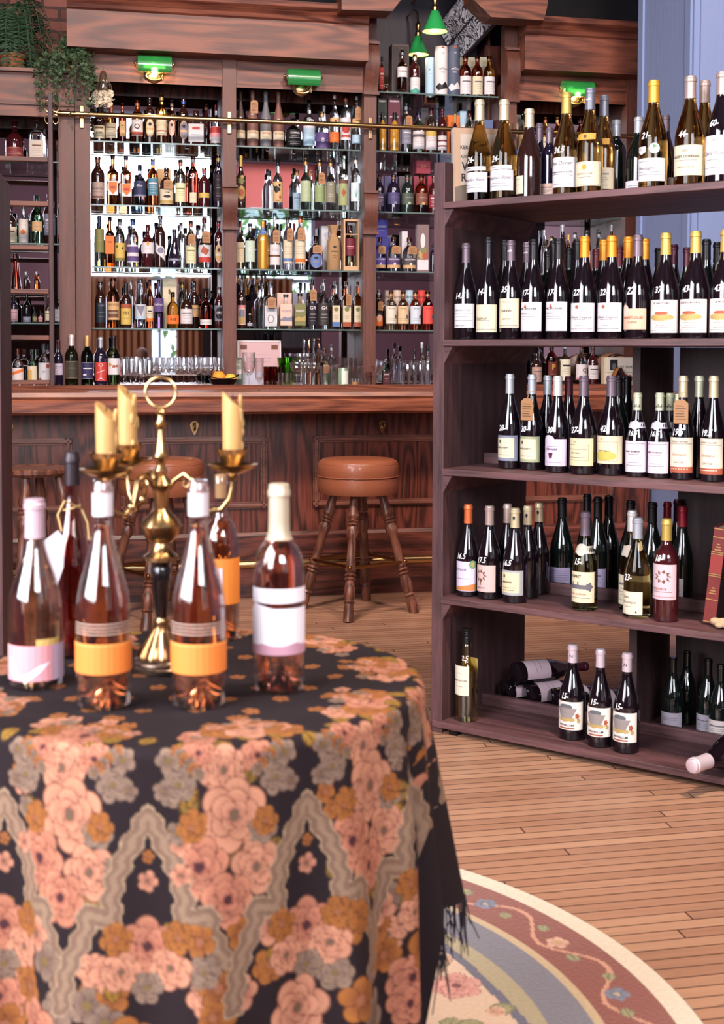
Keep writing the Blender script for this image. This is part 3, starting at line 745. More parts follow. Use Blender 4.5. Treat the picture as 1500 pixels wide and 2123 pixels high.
def write(b, sk, txt, x, z, size, e, mi, maxw=None, bold=False, shear=0.0, rot=0.0, hx=1.0):
    vs, fs, w = text_mesh(txt, bold)
    sx = size * hx
    if maxw and w * sx > maxw: sx = maxw / w
    c, d = math.cos(rot), math.sin(rot)
    out = []
    for vx, vy, _ in vs:
        X = vx * sx + vy * size * shear; Z = vy * size
        out.append(sk.p(x + X * c - Z * d, z + X * d + Z * c, e))
    b.mat(mi).add(out, fs)
PALETTE = {'ink': '#1e1a20', 'grey': '#625e66', 'lgrey': '#b8b4b8', 'red': '#b03a34', 'gold': '#c8923c', 'white': '#d6cdd0', 'cream': '#d2c4a8', 'black': '#141216', 'orange': '#e0702c',
           'green': '#6f8f6a', 'blue': '#5a78b0', 'teal': '#4f9c8c', 'tan': '#c8a070', 'kraft': '#a87850', 'pink': '#d88a94', 'lilac': '#c4b6c8', 'purple': '#5a4478', 'navy': '#2a3050', 'brown': '#6a4432',
           'burg': '#6a2030', 'slate': '#7c7c90', 'yellow': '#ccac58', 'sage': '#a8b490', 'sky': '#a8c4d8', 'silver': '#c4c2c8', 'olive': '#7a7848', 'blush': '#e0b8a8', 'rust': '#a05038', 'mustard': '#b09458',
           'clay': '#7a5248', 'claydk': '#4c3834', 'claygr': '#6c6a6e', 'vio': '#6a58b8'}
def paper(c): return pbr(PALETTE.get(c, c), 0.62, key='paper_' + c.strip('#'))
def foil(c): return pbr(PALETTE.get(c, FOILS.get(c, c)), 0.38, 0.35, key='foil_' + c.strip('#'))
FOILS = {'creamc': '#ccb894', 'taupe': '#a89088', 'mauve': '#6c5a64', 'goldc': '#c0a050', 'orangec': '#e08a28', 'blackc': '#1c181c', 'silverc': '#a8a8b0', 'ygold': '#d8a038', 'redc': '#8e2030', 'burgc': '#4e1c2a',
         'navyc': '#26304e', 'greyc': '#70707a', 'copperc': '#9a5a44', 'whitec': '#d4ccc8', 'corkc': '#b88a58', 'greenc': '#5a7a5c', 'bluec': '#40589c', 'limec': '#c8c8a8', 'darkred': '#5a1c24', 'orange2': '#d86838', 'purplec': '#4c3a60', 'blushc': '#d8c4cc'}
PALETTE.update(FOILS)
def gl(h, rough=0.03, trans=1.0, ior=1.36, key='bottle_glass'): return pbr(h, rough, 0, trans, ior, 0.5, key=key)
GLASS = {
    'red': pbr('#120a10', 0.05, spec=0.7, coat=0.4, key='dark_wine_glass'), 'green': pbr('#0b1210', 0.05, spec=0.7, coat=0.4, key='dark_green_glass'),
    'brown': pbr('#2a1512', 0.06, spec=0.7, coat=0.4, key='brown_glass'), 'black': pbr('#08080a', 0.08, spec=0.6, key='black_glass'),
    'amberg': gl('#a87a3a', key='amber_green_glass'), 'olive': gl('#8f8c52', key='olive_glass'), 'whitew': gl('#f0dca0', key='white_wine_glass'), 'palew': thin_glass('#cfc490', 1.0, 'pale_wine_glass', .07, .7),
    'clear': gl('#f0f4f4', key='clear_glass'), 'amber': gl('#c0682c', key='amber_spirit_glass'), 'gold': gl('#e0a040', key='gold_spirit_glass'), 'redsp': gl('#a03828', key='red_spirit_glass'),
    'pinkam': gl('#d08868', key='pink_amber_glass'), 'paleg': gl('#c8dccc', key='pale_green_glass'), 'purple': gl('#a890b8', key='purple_glass'), 'blueg': gl('#8aa0c8', key='blue_glass'),
    'greeng': gl('#8fc49a', key='green_glass'), 'goldlit': pbr('#e8a840', 0.1, trans=0.45, coat=.6, key='gold_lit_glass'), 'pale': gl('#e8d4a8', key='pale_spirit_glass'),
    'clay': pbr(PALETTE['clay'], 0.55, key='brown_clay'), 'claydk': pbr(PALETTE['claydk'], 0.55, key='dark_clay'), 'claygr': pbr(PALETTE['claygr'], 0.55, key='grey_clay'),
    'goldp': pbr('#c08a38', 0.35, 0.5, key='gold_painted_glass'), 'dkred': pbr('#3a1014', 0.06, spec=0.7, coat=0.4, key='dark_red_glass'), 'dkpur': pbr('#1c1428', 0.06, spec=0.7, coat=0.4, key='dark_purple_glass'),
    'dkgrn': pbr('#1a2420', 0.06, spec=0.7, coat=0.4, key='green_black_glass'), 'brgreen': gl('#6a8050', key='wine_green_glass'),
}
PROF = {
 'burg': [(.90, 0), (.985, .008), (1, .02), (1, .40), (.985, .45), (.93, .50), (.84, .55), (.73, .60), (.61, .65), (.50, .70), (.41, .75), (.37, .79), (.355, .84), (.345, .945), (.39, .950), (.39, .975), (.345, .982), (.345, 1)],
 'bord': [(.92, 0), (.99, .008), (1, .02), (1, .57), (.985, .61), (.92, .65), (.78, .69), (.60, .72), (.46, .745), (.40, .775), (.385, .82), (.375, .94), (.42, .945), (.42, .97), (.38, .978), (.38, 1)],
 'whis': [(.93, 0), (.99, .008), (1, .02), (1, .60), (.98, .64), (.88, .69), (.68, .735), (.48, .77), (.38, .80), (.36, .85), (.36, .93), (.44, .935), (.44, .99), (.40, 1)],
 'gin': [(.93, 0), (1, .02), (1, .52), (.97, .57), (.85, .62), (.62, .665), (.42, .70), (.32, .74), (.29, .80), (.29, .93), (.36, .935), (.36, .99), (.33, 1)],
 'squat': [(.93, 0), (1, .03), (1, .50), (.97, .56), (.86, .63), (.62, .69), (.40, .73), (.30, .77), (.28, .86), (.36, .865), (.36, .985), (.33, 1)],
 'curvy': [(.80, 0), (.9, .02), (.88, .10), (.96, .22), (1, .36), (.94, .46), (.72, .54), (.52, .62), (.44, .70), (.50, .77), (.40, .84), (.34, .90), (.42, .905), (.42, .99), (.4, 1)],
 'pear': [(.80, 0), (.96, .03), (1, .12), (.95, .24), (.80, .38), (.60, .52), (.42, .64), (.33, .74), (.30, .90), (.38, .905), (.38, .99), (.34, 1)],
 'slim': [(.93, 0), (1, .02), (1, .56), (.96, .61), (.80, .66), (.60, .71), (.50, .76), (.48, .93), (.56, .935), (.56, .99), (.5, 1)],
 'flask': [(.95, 0), (1, .03), (1, .62), (.94, .70), (.62, .75), (.30, .77), (.26, .82), (.34, .83), (.34, .985), (.3, 1)],
 'sq': [(.96, 0), (1, .015), (1, .60), (.96, .65), (.72, .69), (.42, .72), (.34, .76), (.33, .92), (.42, .925), (.42, .99), (.38, 1)],
 'cone': [(.98, 0), (1, .03), (.90, .15), (.66, .40), (.46, .62), (.38, .78), (.38, .86), (.48, .87), (.48, .985), (.45, 1)],
}
CAPZ = {'burg': .795, 'bord': .79, 'whis': .87, 'gin': .87, 'squat': .855, 'curvy': .895, 'pear': .895, 'slim': .86, 'flask': .82, 'sq': .915, 'cone': .865}
def radfn(shape, H, R):
    P = PROF[shape]
    def f(z):
        t = z / H
        for (r0, z0), (r1, z1) in zip(P, P[1:]):
            if t <= z1: return R * (r0 + (r1 - r0) * max(0, (t - z0)) / max(1e-6, z1 - z0))
        return R * P[-1][0]
    return f
def bottle(shape, H, R, glass, cap, M, label, cat='bottle', group=None, name='wine_bottle', lab=None, price=None, turn=0.0, seg=22, capz=None, tagp=None, capmat=None, neckband=None, flat=0.62, extra=None, capart=None, back=None):
    """one bottle standing on its base; local -y is its front"""
    root = thing(name, label, cat, M, group)
    rad = radfn(shape, H, R); P = [(r * R, z * H) for r, z in PROF[shape]]
    sqr = shape in ('sq', 'flask')
    sup = (lambda z: 7.0 if z < H * 0.62 else (2.0 if z > H * 0.72 else 4.0)) if sqr else None
    b = MB()
    if sqr: b.lathe(P, 32, None, sup, flat)
    else: b.lathe(P, seg)
    b.build('glass_body', GLASS[glass], root, smooth=True, fix=True)
    if cap:
        cz = (capz or CAPZ[shape]) * H
        if cap == 'corkc' or shape in ('whis', 'gin', 'squat', 'curvy', 'sq', 'flask', 'pear', 'cone'):
            top = [(rad(cz) + 0.0012, cz), (rad(cz) + 0.0014, H * 0.999), (rad(cz) + 0.0004, H + 0.001), (0.0005, H + 0.0012)]
        else:
            top = [(rad(cz) + 0.0010, cz)] + [(r + 0.0009, z) for r, z in P if cz < z < H * 0.999] + [(P[-1][0] + 0.0008, H * 0.998), (P[-1][0] * 0.9, H + 0.001), (0.0005, H + 0.0012)]
        MB().lathe(top, seg).build('capsule' if cap != 'corkc' else 'cork', foil(cap), root, smooth=True)
        if capart:
            b = MB(); capart(b, Skin(lambda z: rad(z) + 0.001, 0), H, R); b.build('capsule_print', [paper('ink'), paper('white'), paper('gold')], root, fix=False)
    sk = Skin(lambda z: R, turn) if not sqr else Skin(lambda z: R, 0, True, R * flat)
    if lab:
        cols, draw = lab
        b = MB(); draw(b, sk, H, R, cols); b.build('label', [paper(c) for c in cols], root, fix=False, smooth=False)
    if neckband:
        cols, draw = neckband
        b = MB(); draw(b, Skin(rad, turn * 0.5), H, R, cols); b.build('neck_label', [paper(c) for c in cols], root, fix=False)
    if back:
        b = MB(); s2 = Skin(lambda z: R, PI + turn * 0.3); patch(b, s2, -R * 1.0, R * 1.0, H * back[1], H * back[2], 0.0007, 0); b.build('back_label', paper(back[0]), root, fix=False)
    if price:
        b = MB(); pz = price[1] * H if len(price) > 1 else 0.485 * H
        write(b, Skin(rad, -0.15 + turn * 0.4), price[0], 0, pz, (0.085 if len(price) < 3 else price[2]) * H, 0.0012, 0, shear=0.25, bold=True, rot=0.06, hx=0.8)
        b.build('price_marking', paper('#f0ecee'), root, fix=False)
    if tagp:
        zc = tagp * H; w, h = 0.32 * R * 2, 0.115 * H; yy = -(rad(zc) + 0.006); x0 = tagp and R * 0.15
        b = MB().prism([(x0 - w, zc - h), (x0 + w, zc - h), (x0 + w, zc + h * 0.7), (x0 + w * 0.45, zc + h), (x0 - w * 0.45, zc + h), (x0 - w, zc + h * 0.7)], yy - 0.0008 - R * 0.25, yy - R * 0.25, axis='y')
        o = b.build('paper_tag', paper('kraft'), root)
        b = MB()
        for k in range(6): b.box(x0 - w * 0.75, x0 + w * random.uniform(0.3, 0.75), yy - 0.0014 - R * 0.25, yy - 0.0009 - R * 0.25, zc + h * (0.45 - 0.22 * k), zc + h * (0.50 - 0.22 * k))
        b.build('tag_writing', paper('ink'), o)
        b = MB(); rn = rad(zc + h * 1.6) + 0.0015
        b.tube([(rn * math.cos(a), rn * math.sin(a), zc + h * 1.6) for a in [2 * PI * i / 14 for i in range(14)]], 0.0010, 5, closed=True)
        b.tube([(0, -rn, zc + h * 1.6), (x0, yy - R * 0.25, zc + h * 0.85)], 0.0009, 5); b.build('tag_string', paper('tan'), root)
    if extra: extra(root, H, R, rad)
    return root
# ---- label drawings: cols[0] is the paper, the rest are inks
def rows(b, sk, x0, x1, zs, e, mi, h=0.0012):
    for z, f in zs: patch(b, sk, x0 + (x1 - x0) * (1 - f) / 2, x1 - (x1 - x0) * (1 - f) / 2, z - h / 2, z + h / 2, e, mi)
def L(z0, z1, cols, *items, ha=1.15):
    """items: ('t', text, u, v, size, ink[, bold, shear]) ('r', u0, u1, v0, v1, ink) ('d', u, v, ru, rv, ink[, star]) ('l', v, frac, ink) ('p', pts, ink); u -1..1, v 0..1"""
    def draw(b, sk, H, R, cols_):
        a, c = z0 * H, z1 * H; w = R * (0.90 if sk.flat else ha * 1.13); hh = c - a
        patch(b, sk, -w, w, a, c, 0.0007, 0)
        for n_, it in enumerate(items):
            k = it[0]; e = 0.0013 + n_ * 0.00007; e1 = 0.0009 + n_ * 0.00007
            if k == 't': write(b, sk, it[1], it[2] * w, a + it[3] * hh, it[4] * hh, e, it[5], maxw=w * 1.6, bold=(len(it) > 6 and it[6]), shear=(it[7] if len(it) > 7 else 0))
            elif k == 'r': patch(b, sk, it[1] * w, it[2] * w, a + it[3] * hh, a + it[4] * hh, e1, it[5])
            elif k == 'd': disc(b, sk, it[1] * w, a + it[2] * hh, it[3] * w, it[4] * hh, e1, it[5], star=(it[6] if len(it) > 6 else 0))
            elif k == 'l': patch(b, sk, -w * it[2], w * it[2], a + it[1] * hh - 0.0007, a + it[1] * hh + 0.0007, e1, it[3])
            elif k == 'p': poly(b, sk, [(u * w, a + v * hh) for u, v in it[1]], e1, it[2])
            elif k == 'b':
                q = 0.0009
                for (u0, u1, v0, v1) in ((it[1], it[2], it[3], it[3]), (it[1], it[2], it[4], it[4]), (it[1], it[1], it[3], it[4]), (it[2], it[2], it[3], it[4])):
                    patch(b, sk, u0 * w - q / 2, u1 * w + q / 2, a + v0 * hh - q / 2, a + v1 * hh + q / 2, e1, it[5])
    return (cols, draw)
def plain(c, z0=.12, z1=.42, ink='grey', band=None, ha=1.15):
    it = [('t', 'Reserve' if False else '', 0, .5, .1, 1)] if False else []
    it += [('r', -.62, .62, .66, .74, 1), ('l', .54, .5, 1), ('l', .44, .6, 1), ('l', .34, .4, 1), ('l', .16, .55, 1)]
    cols = [c, ink]
    if band: cols.append(band); it += [('r', -1, 1, .80, 1.0, 2)]
    return L(z0, z1, cols, *it, ha=ha)
def stripe(c, c2, z0=.12, z1=.46):
    return L(z0, z1, [c, c2, 'ink'], ('r', -1, 1, .0, .22, 1), ('r', -.5, .5, .62, .70, 2), ('l', .5, .6, 2), ('l', .4, .5, 2))
def oval(c, c2, z0=.10, z1=.52):
    def draw(b, sk, H, R, cols):
        zc, rz = (z0 + z1) / 2 * H, (z1 - z0) / 2 * H
        disc(b, sk, 0, zc, R * .86, rz, .0007, 0, 24); disc(b, sk, 0, zc, R * .76, rz * .9, .0011, 1, 24); patch(b, sk, -R * .72, R * .72, zc - rz * .25, zc + rz * .02, .0014, 0); disc(b, sk, 0, zc + rz * .4, R * .3, rz * .2, .0014, 2, 12)
    return ([c, c2, 'ink'], draw)
ORD = ['first', 'second', 'third', 'fourth', 'fifth', 'sixth', 'seventh', 'eighth', 'ninth', 'tenth', 'eleventh', 'twelfth', 'thirteenth', 'fourteenth', 'fifteenth', 'sixteenth', 'seventeenth', 'eighteenth']

# ================================================================== bottles on the back bar
BDIR = math.radians(0)
def put_row(where, z, org, items, d=1.615, M=BAR, name='liquor_bottle', group=None, seg=20):
    ox, oy, sc = org
    items = sorted(items, key=lambda q: q[0])
    n = 0
    for it in items:
        X, Yt, w, shape, glass, cap, look = it[:7]; kw = dict(it[7]) if len(it) > 7 else {}
        px, py, wp = ox + X / sc, oy + Yt / sc, w / sc
        dd = kw.pop('d', d); zz = kw.pop('z', z)
        s = bs(px, dd, py); R = (bs(px + wp / 2, dd, py) - bs(px - wp / 2, dd, py)) / 2 * 0.97
        H = bp(px, py, dd)[1] - zz
        lab = f"{look}, {ORD[n]} from left on {where}"; n += 1
        bottle(shape, H, R, glass, cap, M @ T_(s, dd, zz + 0.0005, kw.pop('rz', random.uniform(-.12, .12))), lab, 'bottle', group or ('bottles on ' + where), name, seg=seg, **kw)
BK = 1.765
A = (180, 180, 5.0)
put_row('top shelf, bay beside ladder', 2.53, A, [
 (128, 215, 118, 'bord', 'brown', 'blackc', 'dark port bottle with cream label', dict(lab=L(.08, .46, ['cream', 'ink', 'brown'], ('t', 'PORT', 0, .42, .20, 1, True), ('r', -.6, .6, .75, .88, 2), ('l', .2, .6, 1)), price=('55-', .60))),
 (250, 190, 118, 'bord', 'amber', 'copperc', 'amber bottle with cream printed label', dict(lab=plain('cream', .10, .50, 'brown'), price=('45-', .64))),
 (368, 180, 84, 'whis', 'redsp', 'copperc', 'slim red-brown bottle with narrow label', dict(lab=plain('tan', .15, .55, 'ink', ha=.7))),
 (522, 145, 122, 'whis', 'amber', 'copperc', 'bottle with big Q on pale label', dict(lab=L(.16, .54, ['white', 'ink', 'rust'], ('t', 'DON', 0, .90, .12, 1), ('t', 'Q', 0, .56, .44, 1, True), ('r', -1, 1, .04, .24, 2)))),
 (650, 105, 108, 'whis', 'brown', 'blackc', 'dark bottle with tan oval label', dict(lab=oval('tan', 'cream', .12, .52), price=('32-', .60))),
 (772, 75, 114, 'whis', 'gold', 'mustard', 'gold necked bottle with cream label', dict(lab=L(.16, .50, ['cream', 'brown', 'rust'], ('r', -1, 1, .22, .30, 2), ('l', .6, .6, 1), ('l', .72, .5, 1), ('l', .10, .6, 1)), price=('38-', .60))),
 (880, 145, 88, 'whis', 'pinkam', 'taupe', 'pale amber bottle with pink oval label', dict(lab=oval('blush', 'blush', .22, .56), price=('40-', .62), d=1.70)),
 (1000, 120, 112, 'whis', 'brown', 'bluec', 'blue capped bottle with tan oval label', dict(lab=oval('tan', 'slate', .10, .50), price=('34-', .60))),
 (1132, 250, 178, 'flask', 'brown', 'greyc', 'wide flask bottle with silver label', dict(lab=L(.08, .60, ['silver', 'red', 'ink'], ('r', -.5, .5, .68, .82, 1), ('l', .4, .7, 2), ('l', .2, .7, 2)))),
 (1235, 185, 84, 'whis', 'dkred', 'copperc', 'copper capped dark bottle standing behind', dict(d=BK)),
 (1334, 190, 110, 'squat', 'clear', 'redc', 'clear bottle with pink and red label', dict(lab=L(.06, .46, ['pink', 'red', 'white'], ('r', -1, 1, .62, .95, 1), ('r', -1, 1, .0, .35, 2)))),
])
put_row('second shelf, bay beside ladder', 2.145, A, [
 (112, 725, 146, 'whis', 'brown', 'brown', 'broad bottle with grey script label', dict(lab=L(.12, .46, ['taupe', 'ink', 'brown'], ('t', 'Favorite', 0, .62, .24, 1, False, .3), ('l', .4, .5, 1), ('r', -.7, .7, .04, .16, 2)))),
 (268, 710, 122, 'sq', 'amber', 'navyc', 'amber rum bottle with orange shield label', dict(lab=L(.20, .48, ['white', 'orange', 'rust'], ('p', [(-.8, .95), (.8, .95), (.8, .4), (0, .05), (-.8, .4)], 1), ('r', -.5, .5, .45, .65, 2)))),
 (405, 718, 122, 'sq', 'pinkam', 'bluec', 'pinkish rum bottle with orange shield label', dict(lab=L(.18, .44, ['white', 'orange', 'red'], ('p', [(-.8, .95), (.8, .95), (.8, .4), (0, .05), (-.8, .4)], 1), ('r', -.5, .5, .45, .65, 2)))),
 (548, 812, 136, 'squat', 'blueg', 'navyc', 'squat clear bottle with navy label', dict(lab=L(.22, .60, ['navy', 'white', 'slate'], ('t', 'Blue', 0, .70, .22, 1, False, .3), ('r', -1, 1, 0, .12, 2)))),
 (683, 745, 112, 'whis', 'amber', 'bluec', 'amber bottle with blue-green label', dict(lab=plain('#4f7f94', .22, .58, 'white'))),
 (823, 838, 146, 'squat', 'brown', 'tan', 'stout amber bottle with yellow-striped label', dict(lab=L(.06, .44, ['cream', 'ink', 'mustard'], ('r', -1, 1, .04, .24, 2), ('t', 'RUM', 0, .76, .16, 1, True), ('d', 0, .5, .4, .1, 1)), tagp=.55)),
 (970, 758, 116, 'whis', 'paleg', 'copperc', 'pale bottle with greenish cream label', dict(lab=plain('#d4d0a8', .10, .50, 'olive'))),
 (1100, 718, 114, 'whis', 'redsp', 'greyc', 'half red bottle with small low label', dict(lab=L(.08, .28, ['cream', 'grey'], ('l', .5, .5, 1), ha=.6), price=('23', .60, .11))),
 (1214, 840, 116, 'whis', 'dkred', 'redc', 'dark red bottle with yellow strip label', dict(lab=L(.24, .36, ['yellow', 'ink'], ('l', .5, .6, 1)))),
 (1362, 705, 100, 'whis', 'dkpur', 'goldc', 'gold capped dark bottle with white print', dict(lab=L(.12, .62, ['#2a1a24', 'white'], ('l', .2, .5, 1), ('l', .3, .6, 1), ('l', .5, .5, 1), ('l', .6, .6, 1), ('l', .8, .5, 1), ha=.8), price=('34', .72))),
])
B = (180, 430, 5.0)
put_row('third shelf, bay beside ladder', 1.767, B, [
 (128, 88, 106, 'bord', 'paleg', 'navyc', 'tall clear bottle with olive label', dict(lab=L(.28, .74, ['olive', 'tan'], ('l', .5, .5, 1), ('l', .6, .6, 1)))),
 (238, 98, 106, 'sq', 'amber', 'navyc', 'square shouldered bottle with orange label', dict(lab=L(.26, .62, ['orange', 'rust'], ('r', -.5, .5, .6, .7, 1), ('l', .4, .6, 1)))),
 (341, 120, 108, 'whis', 'clear', 'greyc', 'clear bottle with yellow label', dict(lab=L(.12, .50, ['yellow', 'ink', 'olive'], ('d', -.5, .8, .12, .08, 1), ('d', .4, .7, .12, .08, 1), ('r', -1, 1, 0, .18, 2)))),
 (474, 120, 126, 'whis', 'clear', 'bluec', 'clear bottle with purple banded label', dict(lab=L(.10, .46, ['white', 'purple', 'slate'], ('r', -1, 1, .55, .9, 1), ('r', -1, 1, .05, .35, 1)))),
 (630, 180, 136, 'squat', 'dkred', 'brown', 'red-brown decanter bottle with white label', dict(lab=L(.32, .58, ['white', 'gold', 'grey'], ('d', 0, .9, .16, .2, 1), ('l', .4, .6, 2)))),
 (760, 85, 112, 'whis', 'brown', 'navyc', 'dark bottle with round white label', dict(lab=([ 'white', 'slate'], lambda b, sk, H, R, c: (poly(b, sk, [(-R, H * .48), (R, H * .26), (R, H * .12), (-R, H * .30)], .0007, 0), disc(b, sk, 0, H * .33, R * .8, R * .8, .001, 0), disc(b, sk, 0, H * .33, R * .6, R * .6, .0013, 1))))),
 (906, 230, 138, 'pear', 'dkpur', 'purplec', 'pear shaped dark purple bottle', dict(lab=L(.18, .24, ['slate', 'white'], ('l', .5, .4, 1)))),
 (975, 160, 88, 'whis', 'clear', 'silverc', 'clear bottle half hidden behind pear bottle', dict(d=BK)),
 (1077, 142, 112, 'whis', 'paleg', 'copperc', 'clear bottle with greenish cream label', dict(lab=plain('#d8cfa8', .10, .48, 'olive'), tagp=.60)),
 (1218, 112, 134, 'curvy', 'clear', 'redc', 'curvy clear bottle with map label', dict(lab=L(.12, .46, ['silver', 'rust', 'red'], ('r', -1, 1, .0, .30, 2), ('p', [(-.3, .95), (.5, .7), (.1, .4), (-.6, .6)], 1)), tagp=.62)),
 (1364, 140, 96, 'whis', 'dkred', 'redc', 'dark red bottle with cream oval label', dict(lab=oval('cream', 'tan', .12, .50), price=('34', .60))),
])
put_row('lowest shelf, bay beside ladder', 1.393, B, [
 (140, 770, 112, 'whis', 'brown', 'clear' and 'greyc', 'dark amber bottle with black label', dict(lab=L(.12, .54, ['#16202c', 'slate'], ('t', 'RUM', 0, .85, .14, 1), ('l', .5, .5, 1), ('l', .3, .5, 1)))),
 (273, 732, 132, 'whis', 'amber', 'brown', 'amber rum bottle with tan label', dict(lab=L(.16, .52, ['tan', 'brown', 'cream'], ('t', 'PLANTATION', 0, .84, .16, 1, True), ('r', -.8, .8, .12, .55, 1), ('r', -.6, .6, .34, .40, 2)))),
 (405, 790, 116, 'bord', 'brown', 'blackc', 'dark bottle with 151 on yellow label', dict(lab=L(.08, .54, ['yellow', 'ink', 'rust'], ('r', -1, 1, .78, 1, 2), ('t', '151', 0, .55, .20, 1, True), ('l', .3, .5, 1)))),
 (555, 740, 122, 'curvy', 'clear', 'whitec', 'curvy clear bottle with silver map label', dict(lab=L(.18, .48, ['silver', 'slate', 'sky'], ('p', [(-.6, .9), (.6, .9), (.1, .2)], 1), ('r', -1, 1, 0, .2, 2)), d=1.68)),
 (455, 745, 70, 'whis', 'clear', 'whitec', 'thin clear bottle glimpsed behind others', dict(d=BK)),
 (650, 750, 76, 'whis', 'amber', 'burgc', 'small amber bottle with orange label', dict(lab=stripe('cream', 'orange', .14, .46), d=1.68)),
 (742, 755, 112, 'gin', 'purple', 'purplec', 'clear bottle with purple script label', dict(lab=L(.34, .62, ['purple', 'white'], ('t', 'Velvet', 0, .55, .28, 1, False, .3)), d=1.68)),
 (888, 880, 132, 'squat', 'gold', 'blackc', 'stout bottle with orange label', dict(lab=L(.12, .36, ['orange', 'ink', 'yellow'], ('t', 'RYE', 0, .5, .4, 1, True)))),
 (988, 770, 76, 'whis', 'paleg', 'goldc', 'gold capped clear bottle standing behind', dict(d=BK)),
 (1030, 855, 132, 'squat', 'brown', 'burgc', 'round dark bottle with white label', dict(lab=plain('white', .12, .50, 'ink'))),
 (1112, 770, 92, 'whis', 'brown', 'blackc', 'dark bottle with tan label standing behind', dict(lab=plain('tan', .25, .50), d=BK)),
 (1232, 870, 126, 'squat', 'redsp', 'corkc', 'red bottle with low white label', dict(lab=L(.10, .24, ['white', 'ink'], ('l', .5, .7, 1)))),
 (1370, 830, 98, 'whis', 'dkred', 'silverc', 'dark red bottle with round 1910 label', dict(lab=L(.18, .56, ['slate', 'white', 'ink'], ('d', 0, .5, .8, .4, 2), ('t', '1910', 0, .52, .24, 1, True)))),
])
C_ = (480, 180, 5.172)
boz = lambda: L(.14, .285, ['cream', 'rust', 'grey'], ('t', 'BOZAL', 0, .72, .34, 1, True), ('l', .42, .6, 2), ('l', .28, .6, 2), ('l', .14, .4, 2))
put_row('top shelf, middle bay', 2.53, C_, [
 (96, 40, 98, 'burg', 'claydk', None, 'dark brown clay bottle priced 68', dict(lab=boz(), price=('68-', .50, .055))),
 (225, 42, 128, 'burg', 'clay', None, 'terracotta clay bottle priced 85, tag hanging', dict(lab=boz(), price=('85-', .58, .055), tagp=.70)),
 (365, 55, 128, 'burg', 'claygr', None, 'grey clay bottle priced 63', dict(lab=boz(), price=('63-', .48, .055))),
 (502, 55, 124, 'burg', 'clay', None, 'brown clay bottle priced 95', dict(lab=boz(), price=('95-', .48, .055))),
 (660, 345, 170, 'squat', 'black', 'blackc', 'round black bottle with white print', dict(lab=L(.08, .60, ['#101014', 'white'], ('t', 'COMBIER', 0, .80, .16, 1, True), ('l', .6, .4, 1), ('l', .5, .6, 1), ('l', .25, .7, 1), ('l', .12, .5, 1)))),
 (828, 145, 132, 'gin', 'clear', 'blackc', 'clear bottle with vertical lettered label', dict(lab=L(.06, .46, ['sky', 'ink', 'white'], ('r', -1, 1, .9, 1, 2), ('l', .5, .3, 1), ('l', .6, .3, 1), ('l', .3, .3, 1)), price=('55-', .60))),
 (970, 270, 146, 'gin', 'clear', 'corkc', 'bottle with broad purple label', dict(lab=L(.02, .44, ['purple', 'white'], ('t', '8', 0, .5, .4, 1, True), ('l', .48, .7, 1)))),
 (990, 205, 60, 'slim', 'clear', 'silverc', 'thin clear bottle behind purple label', dict(d=BK)),
 (1102, 50, 104, 'gin', 'clear', 'clear' and 'whitec', 'tall clear bottle with orange label', dict(lab=L(.12, .30, ['orange', 'tan', 'ink'], ('l', .5, .5, 2)), neckband=L(.42, .54, ['tan', 'brown'], ('d', 0, .5, .2, .2, 1)))),
 (1222, 90, 112, 'whis', 'clear', 'copperc', 'clear bottle with white and red label', dict(lab=L(.18, .58, ['white', 'red', 'grey'], ('r', -.8, .8, .12, .22, 1), ('d', 0, .5, .6, .2, 1), ('l', .8, .7, 2)))),
 (1338, 60, 100, 'gin', 'clear', 'silverc', 'clear bottle with tan and blue label', dict(lab=L(.12, .27, ['sky', 'grey'], ('l', .5, .5, 1)), neckband=L(.38, .54, ['tan', 'brown'], ('l', .5, .5, 1)), tagp=.62)),
])
